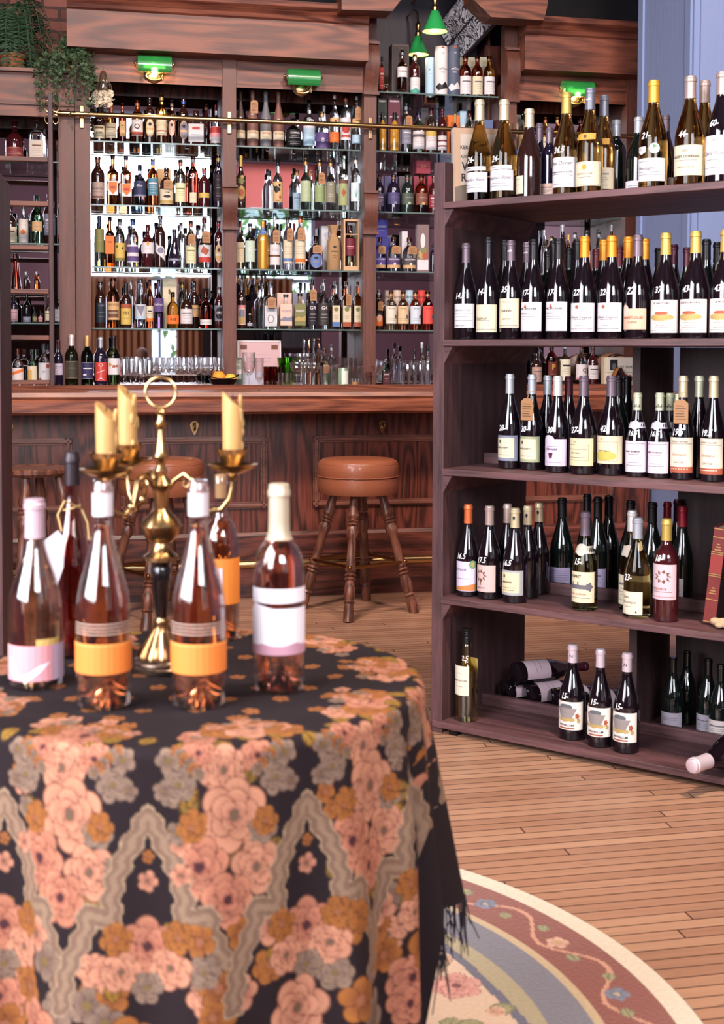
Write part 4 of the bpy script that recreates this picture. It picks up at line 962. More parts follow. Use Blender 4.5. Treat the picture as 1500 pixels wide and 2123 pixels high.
put_row('second shelf, middle bay', 2.145, C_, [
 (98, 740, 106, 'burg', 'brown', 'goldc', 'dark bottle painted with gold flower', dict(lab=L(.12, .62, ['#3a2018', 'mustard', 'olive', 'rust'], ('d', 0, .35, .8, .26, 1), ('d', 0, .35, .4, .14, 3), ('d', 0, .8, .6, .12, 2, 5), ('d', .2, .95, .3, .06, 1)))),
 (405, 905, 80, 'whis', 'clear', 'blackc', 'small clear bottle behind rooster bottle', dict(d=BK, price=('36', .5))),
 (493, 780, 112, 'gin', 'clear', 'blackc', 'clear bottle with brown rooster label', dict(lab=L(.14, .55, ['tan', 'ink', 'rust'], ('d', -.1, .62, .4, .16, 1, 3), ('d', .25, .82, .18, .07, 1), ('d', .35, .25, .2, .07, 2, 5), ('t', 'gallo', 0, .08, .10, 1), ('p', [(-.5, .5), (-.8, .85), (-.2, .7)], 1)))),
 (700, 895, 90, 'whis', 'clear', 'corkc', 'clear bottle with pale blue label, behind', dict(lab=plain('sky', .04, .46, 'slate'), d=BK)),
 (793, 770, 116, 'gin', 'paleg', 'corkc', 'cork topped bottle with pale green label', dict(lab=L(.16, .56, ['sage', 'white'], ('l', .9, .4, 1), ('l', .6, .4, 1), ('l', .3, .5, 1)))),
 (850, 900, 60, 'whis', 'paleg', 'corkc', 'small cork topped bottle tucked behind', dict(d=BK)),
 (941, 782, 112, 'gin', 'paleg', 'corkc', 'cork topped bottle with mid green label', dict(lab=L(.16, .50, ['#8a9a6a', 'white'], ('l', .9, .4, 1), ('l', .4, .4, 1)), tagp=.62)),
 (1060, 785, 112, 'gin', 'clear', 'corkc', 'cork topped bottle with grey-brown label', dict(lab=L(.16, .56, ['#85806c', 'white'], ('t', 'VDM', 0, .88, .10, 1), ('l', .4, .4, 1), ('l', .3, .4, 1)))),
 (1195, 740, 106, 'bord', 'paleg', None, 'narrow bottle with yellow-green label', dict(lab=L(.10, .56, ['#9aa070', 'rust', 'brown'], ('d', 0, .5, .3, .15, 1, 4), ('r', -1, 1, .86, 1, 2)), price=('48', .62))),
 (1135, 720, 60, 'slim', 'clear', 'silverc', 'thin clear bottle with metal pourer behind', dict(d=BK)),
 (1328, 750, 106, 'whis', 'clear', 'whitec', 'clear bottle with blue agave drawing', dict(lab=L(.18, .52, ['#d4e0e4', 'teal', 'slate'], ('p', [(0, .2), (-.5, .75), (-.1, .4)], 1), ('p', [(0, .2), (.5, .75), (.1, .4)], 1), ('p', [(-.08, .2), (0, .9), (.08, .2)], 1), ('l', .12, .7, 2)))),
])
D_ = (480, 430, 5.172)
put_row('third shelf, middle bay', 1.767, D_, [
 (90, 150, 92, 'gin', 'pale', 'redc', 'yellowish bottle with red cap', dict(lab=plain('cream', .14, .56, 'gold'))),
 (197, 175, 112, 'whis', 'paleg', 'silverc', 'frosted green bottle with grey cap', dict(lab=L(.16, .62, ['#b8c8b8', 'white'], ('t', 'G', 0, .6, .3, 1), ('l', .3, .5, 1)))),
 (272, 228, 56, 'whis', 'blueg', 'bluec', 'small blue bottle behind the gold one', dict(d=BK)),
 (335, 152, 128, 'whis', 'goldp', 'corkc', 'gold painted bottle with blue neck', dict(neckband=L(.72, .86, ['blue', 'white'], ('l', .5, .2, 1)), price=('74-', .62))),
 (462, 62, 116, 'gin', 'clear', 'silverc', 'clear bottle with grey tag, ornate stopper', dict(lab=L(.08, .44, ['white', 'brown', 'slate'], ('t', '1123', 0, .74, .16, 2), ('r', -1, 1, .40, .50, 1)), tagp=.58)),
 (398, 165, 60, 'slim', 'clear', 'greyc', 'thin clear bottle with dark stopper behind', dict(d=BK)),
 (528, 180, 52, 'slim', 'clear', 'blackc', 'thin clear bottle between two tagged ones', dict(d=BK)),
 (600, 102, 104, 'whis', 'clear', 'greyc', 'tagged clear bottle with blue strip label', dict(lab=L(.12, .56, ['cream', 'blue', 'grey'], ('r', -1, 1, .08, .22, 1), ('l', .5, .7, 2), ('l', .6, .7, 2), ('l', .7, .7, 2), ('l', .4, .7, 2)), tagp=.66)),
 (735, 92, 122, 'whis', 'clear', 'orange2', 'tagged clear bottle with orange strip label', dict(lab=L(.12, .56, ['cream', 'orange', 'grey'], ('r', -1, 1, .05, .20, 1), ('l', .5, .7, 2), ('l', .6, .7, 2), ('l', .7, .7, 2), ('l', .4, .7, 2)), tagp=.66)),
 (670, 175, 44, 'slim', 'clear', 'redc', 'thin red capped bottle behind', dict(d=BK)),
 (900, 310, 160, 'squat', 'purple', 'burgc', 'squat bottle with blue oval label', dict(lab=oval('slate', 'blue', .06, .48), tagp=.60)),
])
put_row('lowest shelf, middle bay', 1.393, D_, [
 (106, 775, 86, 'bord', 'brown', 'greyc', 'dark bottle with pink illustrated label', dict(lab=L(.08, .48, ['blush', 'slate', 'mustard', 'pink'], ('d', 0, .55, .6, .25, 1), ('p', [(-.5, .05), (.5, .05), (.3, .4), (-.3, .4)], 2), ('r', -1, 1, .85, 1, 3)), price=('45', .60))),
 (195, 1140, 56, 'curvy', 'black', 'silverc', 'tiny dark bottle with silver top', dict(lab=plain('silver', .2, .4))),
 (330, 830, 90, 'sq', 'clear', 'silverc', 'glass skull stoppered bottle, rear one of two', dict(d=BK)),
 (416, 805, 146, 'sq', 'clear', 'silverc', 'glass skull stoppered bottle, front one of two', dict(lab=L(.06, .50, ['silver', 'ink', 'white'], ('d', 0, .35, .5, .2, 1), ('d', 0, .35, .42, .17, 2), ('l', .75, .6, 1), ('l', .85, .5, 1)), tagp=.56)),
 (580, 935, 142, 'sq', 'clear', 'clear' and 'silverc', 'square bottle with pink label', dict(lab=L(.10, .72, ['blush', 'slate', 'white'], ('t', 'VICENTE', 0, .66, .14, 1, True), ('p', [(-1, .3), (-.3, .42), (.3, .36), (1, .45), (1, .2), (-1, .2)], 1)))),
 (731, 925, 132, 'sq', 'pale', 'silverc', 'square bottle with olive label', dict(lab=L(.10, .72, ['olive', 'white', 'mustard'], ('t', 'VICENTE', 0, .66, .14, 1, True), ('p', [(-1, .3), (-.3, .42), (.3, .36), (1, .45), (1, .2), (-1, .2)], 2)))),
 (865, 770, 108, 'gin', 'clear', 'blackc', 'clear bottle with black oval label and tag', dict(lab=L(.08, .52, ['#241c28', 'white'], ('t', 'G4', 0, .78, .22, 1, True), ('l', .5, .5, 1), ('l', .35, .6, 1), ('l', .2, .5, 1)), tagp=.68)),
 (985, 775, 116, 'gin', 'clear', 'silverc', 'clear bottle with grey-black oval label', dict(lab=L(.08, .52, ['#3a3634', 'white'], ('t', 'G4', 0, .78, .22, 1, True), ('l', .5, .5, 1), ('l', .35, .6, 1), ('l', .2, .5, 1)))),
 (1112, 797, 94, 'sq', 'paleg', 'silverc', 'slim square bottle with blue footed label', dict(lab=L(.06, .50, ['cream', 'blue', 'olive', 'ink'], ('r', -1, 1, 0, .22, 1), ('d', 0, .82, .6, .1, 2), ('l', .5, .6, 3), ('l', .4, .5, 3)))),
 (1228, 800, 100, 'sq', 'pinkam', 'silverc', 'slim square bottle with red footed label, tagged', dict(lab=L(.06, .50, ['cream', 'rust', 'olive', 'ink'], ('r', -1, 1, 0, .22, 1), ('d', 0, .82, .6, .1, 2), ('l', .5, .6, 3), ('l', .4, .5, 3)), tagp=.62)),
 (1346, 800, 90, 'sq', 'amber', 'silverc', 'amber square bottle with red footed label', dict(lab=L(.06, .50, ['cream', 'rust', 'olive', 'ink'], ('r', -1, 1, 0, .22, 1), ('d', 0, .82, .6, .1, 2), ('l', .5, .6, 3), ('l', .4, .5, 3)))),
 (785, 815, 46, 'whis', 'dkgrn', 'blackc', 'dark bottle showing above the grey box', dict(d=BK)),
])
def carton(px, ytop, wpx, z, d, depth, color, look, ztop=None, art=None, M=BAR, rz=0, kind='carton', cat='box'):
    s = bs(px, d, ytop); w = bs(px + wpx / 2, d, ytop) - bs(px - wpx / 2, d, ytop); H = (ztop or bp(px, ytop, d)[1]) - z
    root = thing(kind, look, cat, M @ T_(s, d, z + 0.0005, rz))
    MB().box(-w / 2, w / 2, 0, depth, 0, H, c=0.0012).build('box_body', paper(color), root)
    if art:
        cols, draw = art; b = MB(); sk = Skin(lambda z: w / 2, 0, True, 0.0); draw(b, sk, H, w / 2, cols); b.build('front_print', [paper(c) for c in cols], root, fix=False)
    return root
def canister(px, ytop, wpx, z, d, color, look, art=None):
    s = bs(px, d, ytop); R = (bs(px + wpx / 2, d, ytop) - bs(px - wpx / 2, d, ytop)) / 2; H = bp(px, ytop, d)[1] - z
    root = thing('canister', look, 'tube', BAR @ T_(s, d, z + 0.0005))
    MB().lathe([(R, 0), (R, H - 0.004), (R * .96, H), (0.001, H)], 28).build('tube_body', paper(color), root, smooth=True)
    MB().lathe([(R * 1.01, 0), (R * 1.01, 0.008), (R * 0.9, 0.008)], 28).build('metal_rim', pbr('#9a9aa0', 0.3, 0.9, key='tin'), root, smooth=True)
    if art: cols, draw = art; b = MB(); draw(b, Skin(lambda z: R, 0), H, R, cols); b.build('front_print', [paper(c) for c in cols], root, fix=False)
    return root
carton(180 + 797 / 5, 180 + 850 / 5, 29, 2.145, 1.74, .08, 'tan', 'tan carton standing behind the stout amber bottle, second shelf, bay beside ladder', art=L(.5, .8, ['tan', 'white'], ('t', 'N', 0, .5, .6, 1)))
carton(180 + 855 / 5, 430 + 740 / 5, 28, 1.393, 1.73, .09, 'cream', 'cream carton with small emblem behind the orange label bottle, lowest shelf', art=L(.60, .95, ['cream', 'brown'], ('d', 0, .4, .2, .15, 1, 5), ('l', .8, .4, 1)))
carton(480 + 1000 / 5.172, 430 + 200 / 5.172, 14, 1.767, 1.73, .09, 'silver', 'plain white carton behind the tied paper bag')
carton(480 + 566 / 5.172, 430 + 918 / 5.172, 30, 1.393, 1.73, .09, 'blush', 'pink carton behind the pink labelled square bottle')
carton(480 + 728 / 5.172, 430 + 915 / 5.172, 29, 1.393, 1.73, .09, 'slate', 'grey carton behind the olive labelled square bottle', art=L(.5, .9, ['slate', 'white'], ('d', .5, .6, .2, .2, 1)))
# tied paper bag
s, zt = bp(480 + 1093 / 5.172, 430 + 192 / 5.172, 1.63); H = zt - 1.767
r_ = thing('tied_paper_bag', 'brown bag tied at the neck around a bottle, third shelf of middle bay', 'bag', BAR @ T_(s, 1.63, 1.7675))
R = 0.044; b = MB(); prof = [(.9, 0), (1, .02), (1, .4), (.95, .62), (.72, .72), (.42, .78), (.52, .86), (.85, .98), (.88, 1.0), (.6, .97)]
vs = []; n = 36
for r, t in prof:
    for i in range(n):
        a = 2 * PI * i / n; q = 1 + (0.10 * math.sin(5 * a) if t > .6 else 0.03 * math.sin(3 * a + t * 4)); vs.append((R * r * q * math.cos(a), R * r * q * math.sin(a) * .8, H * t))
b.add(vs, [(j * n + i, j * n + (i + 1) % n, (j + 1) * n + (i + 1) % n, (j + 1) * n + i) for j in range(len(prof) - 1) for i in range(n)] + [tuple(range(n))])
b.build('bag_cloth', pbr('#a8825c', 0.85, key='kraft_cloth', bump=.5), r_, smooth=60)
b = MB(); b.tube([(R * .46 * math.cos(a), R * .40 * math.sin(a), H * .775) for a in [2 * PI * i / 16 for i in range(16)]], 0.0022, 6, closed=True); b.build('tie_string', paper('tan'), r_)
b = MB(); sk = Skin(lambda z: R, 0, True, R * .84); write(b, sk, 'BURRO', 0, H * .42, .012, 0, 0, bold=True); disc(b, sk, 0, H * .52, .010, .007, 0, 0, 14, 3); patch(b, sk, -.012, .012, H * .32, H * .325, 0, 0); patch(b, sk, -.012, .012, H * .28, H * .285, 0, 0); b.build('bag_print', paper('ink'), r_, fix=False)
# open wooden crate with bottle
s0, s1 = bs(480 + 1200 / 5.172, 1.60), bs(480 + 1368 / 5.172, 1.60); zt = bp(700, 430 + 125 / 5.172, 1.6)[1]
r_ = thing('wooden_gift_crate', 'open pale wooden crate framing a bottle, third shelf of middle bay', 'crate', BAR @ T_((s0 + s1) / 2, 1.60, 1.7675)); w = (s1 - s0) / 2; H = zt - 1.767; PW_ = pbr('#c8a07c', 0.6, key='pale_wood')
b = MB()
for a in (-w, w - .010): b.box(a, a + .010, 0, .10, 0, H)
b.build('crate_side', PW_, r_)
b = MB(); b.box(-w + .01, w - .01, 0, .10, 0, .03); b.build('crate_base', PW_, r_)
b = MB(); b.box(-w + .01, w - .01, 0, .10, H - .012, H); b.box(-w + .01, w - .01, 0, .012, H * .70, H * .72); b.build('crate_top', PW_, r_)
bottle('whis', H * .80, w * .70, 'pale', 'burgc', BAR @ T_((s0 + s1) / 2, 1.66, 1.7985), 'burgundy labelled bottle standing inside the open wooden crate', 'bottle', None, 'liquor_bottle', lab=L(.26, .68, ['burg', 'pink'], ('r', -.5, .5, .5, .56, 1), ('l', .4, .4, 1)))

# centre recess
E_ = (760, 60, 5.0)
RX = 1.64
put_row('top shelf, centre recess', 2.904, E_, [
 (156, 290, 50, 'whis', 'dkred', 'blackc', 'dark bottle with red label, partly hidden', dict(lab=plain('red', .12, .70, 'white'))),
 (497, 268, 110, 'whis', 'dkred', 'limec', 'dark bottle with white and teal label', dict(lab=L(.02, .42, ['white', 'teal', 'grey'], ('r', -1, 1, 0, .22, 1), ('p', [(-.6, .2), (0, .36), (.6, .2)], 1), ('l', .7, .5, 2), ('l', .55, .4, 2)), price=('50', .48))),
 (1022, 285, 126, 'whis', 'redsp', 'brown', 'red-amber malt bottle priced 179', dict(lab=plain('white', .06, .50, 'grey'), price=('179-', .585, .06))),
 (1145, 285, 116, 'whis', 'redsp', 'brown', 'amber malt bottle priced 81', dict(lab=plain('cream', .06, .50, 'grey'), price=('81-', .585, .06))),
 (1268, 285, 116, 'whis', 'gold', 'brown', 'golden malt bottle priced 71', dict(lab=plain('white', .08, .50, 'grey'), price=('71-', .585, .06))),
], d=RX)
bx = carton(830, 92, 35, 2.904, 1.60, .10, '#4a3a3c', 'grey presentation box with a windowed amber bottle, top shelf of centre recess', art=L(.04, .96, ['#2a2024', 'tan'], ('l', .96, .3, 1)))
s = bs(829, 1.59); bottle('gin', .25, .033, 'amber', 'greyc', BAR @ T_(s, 1.555, 2.918), 'amber bottle with hexagonal white label shown in front of its grey box', 'bottle', None, 'liquor_bottle', lab=L(.30, .56, ['white', 'ink', 'grey'], ('t', 'TAMDHU', 0, .55, .20, 1, True), ('b', -.9, .9, .1, .9, 2)), flat=.5)
canister(760 + 658 / 5, 60 + 305 / 5, 20, 2.904, 1.72, 'sky', 'pale blue whisky tube, partly behind the white tube', L(.1, .8, ['sky', 'slate'], ('l', .7, .4, 1), ('d', -.3, .85, .1, .04, 1)))
anc = lambda c, i: L(.02, .98, [c, i, 'rust'], ('t', 'anCnoc', .1, .54, .060, 1, True), ('l', .48, .3, 1), ('l', .46, .3, 1), ('t', '16', 0, .87, .05, 1), ('p', [(-.9, .16), (-.4, .24), (-.1, .19), (.3, .27), (.8, .18), (.9, .14), (.2, .12), (-.5, .08)], 1), ('d', 0, .985, .2, .02, 2))
canister(760 + 771 / 5, 60 + 190 / 5, 26, 2.904, 1.64, 'white', 'white whisky tube with mountain sketch, top shelf of centre recess', anc('white', 'ink'))
canister(760 + 899 / 5, 60 + 185 / 5, 25, 2.904, 1.64, '#4a5268', 'slate blue whisky tube with mountain sketch, top shelf of centre recess', anc('#4a5268', 'white'))
for X, pr in ((985, 'one hundred seventy-nine'), (1085, 'eighty-one'), (1215, 'seventy-one')): carton(760 + X / 5, 60 + 295 / 5, 16, 2.904, 1.76, .08, 'cream', 'cream carton on the top shelf behind the malt bottle priced ' + pr)
put_row('second shelf, centre recess', 2.53, E_, [
 (408, 775, 108, 'whis', 'clear', 'greyc', 'clear bottle with dark printed label', dict(lab=plain('slate', .18, .50, 'white'), tagp=.62)),
 (537, 870, 122, 'whis', 'paleg', 'purplec', 'bottle with white label and purple cap', dict(lab=L(.10, .54, ['white', 'grey', 'sage'], ('r', -1, 1, .66, .82, 1), ('l', .3, .6, 1), ('l', .4, .6, 1)))),
 (667, 820, 116, 'whis', 'pale', 'burgc', 'yellow-green bottle with white label', dict(lab=L(.08, .48, ['white', 'yellow', 'grey'], ('r', -1, 1, .75, 1, 1), ('l', .5, .5, 2), ('l', .3, .5, 2)))),
 (782, 825, 96, 'whis', 'dkred', 'burgc', 'dark red bottle with three white bands', dict(lab=L(.08, .40, ['white', 'dkred' and 'burg'], ('r', -1, 1, .25, .35, 1), ('r', -1, 1, .6, .7, 1)))),
 (915, 885, 60, 'bord', 'dkpur', 'corkc', 'small dark bottle in front of orange box', dict()),
 (1065, 850, 106, 'whis', 'pale', 'burgc', 'pale bottle priced 71 near the book', dict(lab=plain('white', .10, .45), price=('71-', .54, .06))),
], d=RX)
pend = lambda c: L(.0, 1.0, [c, 'white', 'mustard', 'gold'], ('t', 'PENDERYN', 0, .945, .045, 1, True), ('t', 'PENDERYN', 0, .66, .040, 1, True), ('l', .61, .3, 1), ('l', .05, .4, 1), ha=1.0)
for X, w, c, nm in ((162, 96, '#28302e', 'green-black whisky box with a gold bottle window, second shelf of centre recess'), (285, 124, '#5a2434', 'burgundy whisky box with a gold bottle window, second shelf of centre recess')):
    carton(760 + X / 5, 60 + 720 / 5, w / 5, 2.53, 1.64, .09, c, nm, art=pend(c))
    s = bs(760 + X / 5, 1.60); bottle('bord', .245, w / 5 / 330 * .40, 'goldlit', 'blackc', BAR @ T_(s, 1.605, 2.536), 'slender gold bottle in front of the ' + ('green-black' if X < 200 else 'burgundy') + ' whisky box', 'bottle', None, 'liquor_bottle')
carton(760 + 900 / 5, 60 + 895 / 5, 26, 2.53, 1.74, .08, 'orange', 'orange carton on the second shelf of the centre recess')
carton(760 + 600 / 5, 60 + 820 / 5, 16, 2.53, 1.76, .08, '#3c3a40', 'dark grey carton behind the purple capped bottle')
carton(760 + 1000 / 5, 60 + 850 / 5, 13, 2.53, 1.74, .08, 'sky', 'pale blue lettered carton on the second shelf of the centre recess', art=L(.3, .7, ['white', 'ink'], ('r', -.5, .5, .6, .8, 1), ('r', -.5, .5, .2, .4, 1)))
carton(760 + 1210 / 5, 60 + 940 / 5, 40, 2.53, 1.74, .08, '#5a6890', 'slate blue carton behind the leaning book, centre recess')
F_ = (760, 320, 5.5875)
put_row('third shelf, centre recess', 2.145, F_, [
 (150, 235, 98, 'whis', 'dkpur', 'brown', 'dark purple malt bottle beside the post', dict(lab=plain('#5c4a66', .16, .50, 'white'), price=('86', .60))),
 (310, 235, 150, 'whis', 'dkpur', 'brown', 'dark malt bottle with purple label', dict(lab=L(.22, .52, ['#4c4470', 'silver', 'slate'], ('l', .6, .5, 1), ('d', 0, .1, .2, .12, 2)), price=('76', .60))),
 (470, 240, 148, 'whis', 'dkgrn', 'brown', 'dark malt bottle with green label', dict(lab=L(.22, .52, ['#4a5448', 'silver', 'sage'], ('l', .6, .5, 1), ('d', 0, .1, .2, .12, 2)), price=('63', .60))),
 (632, 245, 152, 'whis', 'amber', 'brown', 'amber malt bottle with brown label', dict(lab=L(.22, .52, ['#7a4838', 'silver', 'tan'], ('l', .6, .5, 1), ('d', 0, .1, .2, .12, 2)), price=('95', .60))),
 (776, 250, 124, 'whis', 'dkred', 'brown', 'dark red malt bottle beside the bookcase', dict(lab=plain('#8a2c38', .16, .50, 'white'))),
], d=RX)
for X, w, c, nm in ((170, 50, '#70607c', 'mauve'), (280, 150, '#56527c', 'violet'), (450, 150, '#5a5058', 'grey-brown'), (612, 130, '#8a3444', 'wine red'), (760, 110, '#a03040', 'bright red')):
    carton(760 + X / 5.5875, 320 + 255 / 5.5875, w / 5.5875, 2.145, 1.74, .085, c, nm + ' whisky carton behind the dark malt bottles, third shelf of centre recess', art=L(.60, .72, [c, 'gold'], ('t', 'GA', -.5, .5, .8, 1, False, .3)))
carton(760 + 665 / 5.5875, 0, 29, bp(879, 360, 1.72)[1], 1.72, .10, '#8a2c3c', 'wine red carton laid on top of the cartons, gold letters on its side', ztop=bp(879, 333, 1.72)[1], art=L(.3, .8, ['#8a2c3c', 'gold'], ('t', 'GA', 0, .5, .6, 1, False, .3)))
kil = lambda c: L(.10, .40, [c, 'white', 'tan', 'ink'], ('t', 'KILCHOMAN', 0, .84, .20, 1, True), ('r', -1, 1, 0, .32, 2), ('d', 0, .40, .14, .12, 1))
put_row('fourth shelf, centre recess', 1.767, F_, [
 (155, 960, 128, 'squat', 'clear', 'copperc', 'malt bottle with violet label, tag hanging', dict(lab=kil('#5c4c98'), tagp=.62)),
 (308, 960, 158, 'squat', 'clear', 'copperc', 'broad malt bottle with purple label, tagged', dict(lab=kil('#56406c'), tagp=.62)),
 (490, 965, 158, 'squat', 'clear', 'copperc', 'broad malt bottle with grey label, tagged', dict(lab=kil('#4c4448'), tagp=.62)),
 (765, 1040, 66, 'whis', 'dkpur', 'blackc', 'dark bottle at the shelf end', dict()),
], d=RX)
carton(760 + 650 / 5.5875, 320 + 815 / 5.5875, 25, 1.767, 1.62, .09, '#6a5454', 'tall carton with white oval and autumn leaves, fourth shelf of centre recess', rz=-.15, art=L(0, 1, ['#7a6260', 'white', 'mustard', 'rust', 'olive'], ('r', -1, 1, .05, .26, 1), ('d', 0, .66, .42, .16, 1), ('d', -.3, .38, .5, .10, 2, 7), ('d', .4, .36, .5, .10, 3, 7), ('d', .1, .46, .6, .06, 4, 9), ('l', .2, .6, 4), ha=1.0))
carton(760 + 440 / 5.5875, 320 + 890 / 5.5875, 12, 1.767, 1.74, .08, 'white', 'narrow white carton behind the grey labelled malt bottle')
carton(760 + 190 / 5.5875, 320 + 970 / 5.5875, 30, 1.767, 1.74, .08, '#4c48a0', 'violet carton behind the violet labelled malt bottle')
zq = bp(785, 320 + 968 / 5.5875, 1.74)[1]
carton(760 + 168 / 5.5875, 320 + 757 / 5.5875, 27, zq + .002, 1.74, .08, '#4c48b0', 'bright violet carton stacked on top of another, white lettering', art=L(.3, .8, ['#4c48b0', 'white'], ('t', 'KILCHOMAN', 0, .6, .32, 1, True), ('l', .2, .6, 1)))
arr = lambda c: L(.16, .62, [c, 'ink', 'grey'], ('t', 'Arran', -.1, .86, .14, 1), ('l', .3, .5, 2), ('l', .2, .6, 2), ('d', .5, .4, .2, .12, 2))
put_row('lowest shelf, centre recess', 1.393, F_, [
 (140, 1575, 92, 'whis', 'brown', 'silverc', 'clear-necked bottle with orange label, tagged', dict(lab=L(.10, .42, ['orange', 'ink', 'blush'], ('r', -1, 1, .75, 1, 1), ('d', 0, .6, .5, .3, 2)), tagp=.60)),
 (280, 1590, 132, 'whis', 'pale', 'corkc', 'pale gold bottle with cream label', dict(lab=arr('#dcd0c0'), price=('52', .68))),
 (421, 1590, 132, 'whis', 'pinkam', 'corkc', 'rosy malt bottle with tan label', dict(lab=arr('#d8b890'), price=('64', .68))),
 (562, 1590, 132, 'whis', 'pinkam', 'corkc', 'rosy malt bottle with bluish white label', dict(lab=arr('#ccd4e0'), price=('54', .68))),
 (704, 1590, 132, 'whis', 'redsp', 'corkc', 'red malt bottle with coral red label', dict(lab=arr('#e04c44'), price=('63', .68))),
], d=RX)
for X, w, c, nm in ((232, 50, '#c8b0a8', 'beige'), (350, 92, '#d8c0b0', 'cream'), (492, 90, '#b8ccdc', 'pale blue'), (632, 92, '#dc4a44', 'coral red')):
    canister(760 + X / 5.5875, 320 + 1575 / 5.5875, w / 5.5875, 1.393, 1.76, c, nm + ' whisky tube standing behind the lettered malt bottles, lowest shelf', L(.6, .98, [c, 'ink'], ('t', 'Arran', 0, .6, .28, 1)))

# ---- side cabinet
G_ = (0, 180, 6.4316); K_ = (0, 500, 5.769)
SC = 'side cabinet'
put_row('top shelf, ' + SC, 2.385, G_, [
 (195, 462, 250, 'squat', 'dkred', 'whitec', 'round dark liqueur bottle with red ribbon', dict(lab=L(.04, .36, ['#7a2a2c', 'tan', 'cream'], ('b', -.95, .95, .04, .96, 1), ('l', .5, .7, 2), ('l', .62, .5, 2)))),
 (488, 405, 215, 'sq', 'clear', 'orange2', 'square clear bottle with orange cap', dict(lab=plain('#cdbcae', .10, .50, 'brown'))),
 (590, 560, 70, 'slim', 'clear', 'clear' and 'silverc', 'slim clear bottle at the ladder', dict(d=BK)),
], d=1.62)
put_row('second shelf, ' + SC, 1.896, G_, [
 (140, 1590, 172, 'squat', 'brown', 'clear' and 'silverc', 'dark bottle with large cream label', dict(lab=plain('#cfc0a4', .04, .44, 'brown'))),
 (312, 1600, 136, 'gin', 'clear', 'silverc', 'clear bottle with orange dot label', dict(lab=L(.04, .66, ['#d8ccc4', 'orange', 'grey'], ('d', 0, .45, .36, .11, 1), ('l', .75, .6, 2), ('l', .2, .6, 2)))),
 (486, 1450, 186, 'squat', 'greeng', 'silverc', 'green-tinted decanter with tan label', dict(lab=L(.26, .46, ['tan', 'brown'], ('l', .5, .5, 1), ha=.7))),
 (660, 1425, 165, 'whis', 'brown', 'blackc', 'dark bottle half behind the ladder stile', dict(lab=plain('slate', .18, .60, 'white'))),
 (824, 1375, 122, 'whis', 'dkpur', 'burgc', 'purplish bottle with grey-pink label priced 33', dict(lab=L(.12, .54, ['#b8a0a4', 'brown', 'redc'], ('t', 'good', 0, .8, .16, 1), ('p', [(-1, .1), (1, .4), (1, .3), (-1, .0)], 2)), price=('33-', .60, .06))),
 (948, 1368, 112, 'whis', 'dkgrn', 'greenc', 'green-black bottle with grey label priced 33', dict(lab=L(.10, .52, ['#b0a8a4', 'brown'], ('t', 'good', 0, .8, .16, 1), ('p', [(-1, .1), (1, .4), (1, .3), (-1, .0)], 1)), price=('33-', .60, .06))),
], d=1.62)
put_row('third shelf, ' + SC, 1.42, K_, [
 (165, 640, 96, 'bord', 'dkpur', 'blackc', 'dark wine bottle with pinkish label', dict(lab=plain('#b89098', .04, .48, 'brown'))),
 (320, 640, 100, 'squat', 'black', 'blackc', 'black bottle with small framed label', dict(lab=plain('slate', .02, .22, 'white'))),
 (415, 830, 56, 'squat', 'brown', 'blackc', 'miniature bottle with olive label', dict(lab=plain('olive', .1, .5, 'cream'))),
 (483, 830, 52, 'squat', 'brown', 'blackc', 'miniature bottle with pink label', dict(lab=plain('pink', .1, .5, 'ink'))),
 (575, 690, 76, 'bord', 'brown', 'burgc', 'brown bottle against the ladder stile', dict(lab=plain('cream', .1, .5))),
 (700, 660, 98, 'squat', 'brown', 'burgc', 'dark vermouth bottle with white square label', dict(lab=L(.06, .52, ['white', 'ink'], ('b', -.9, .9, .04, .96, 1), ('l', .7, .6, 1), ('l', .3, .6, 1)))),
 (802, 660, 98, 'squat', 'brown', 'burgc', 'second vermouth bottle with white square label', dict(lab=L(.06, .52, ['white', 'ink'], ('b', -.9, .9, .04, .96, 1), ('l', .7, .6, 1), ('l', .3, .6, 1)))),
 (768, 497, 110, 'whis', 'dkred', 'burgc', 'taller dark bottle with red label behind', dict(lab=plain('#8a3a3c', .36, .66, 'white'), d=1.75)),
], d=1.60)
canister(870 / 5.769, 500 + 425 / 5.769, 15, 1.42, 1.74, '#b8a07c', 'patterned tan tube on the third shelf of the side cabinet', L(.05, .6, ['#8c7c6a', 'cream'], ('d', .2, .3, .2, .08, 1, 5), ('d', -.3, .6, .2, .08, 1, 5), ('d', .1, .85, .2, .08, 1, 5)))
riser_z = bp(100, 608, 1.75)[1]
s0 = bs(12, 1.75); s1 = bs(95, 1.75)
rs = thing('shelf_riser', 'small wooden riser under the red conical flask in the side cabinet', 'riser', BAR @ T_((s0 + s1) / 2, 1.75, 1.4205)); w = (s1 - s0) / 2
b = MB(); b.box(-w, w, -.04, .06, riser_z - 1.42 - .012, riser_z - 1.42); b.box(-w, -w + .01, -.04, .06, 0, riser_z - 1.433); b.box(w - .01, w, -.04, .06, 0, riser_z - 1.433); b.build('riser_board', CASE_H, rs)
put_row('wooden riser in side cabinet', riser_z, K_, [
 (180, 145, 120, 'cone', gl and 'redsp', 'whitec', 'conical flask of red liqueur', dict()),
 (310, 365, 62, 'slim', 'brown', 'silverc', 'tall clear necked bottle of dark bitters', dict()),
 (435, 365, 62, 'slim', 'amber', 'silverc', 'tall clear necked bottle of amber bitters', dict()),
], d=1.74)
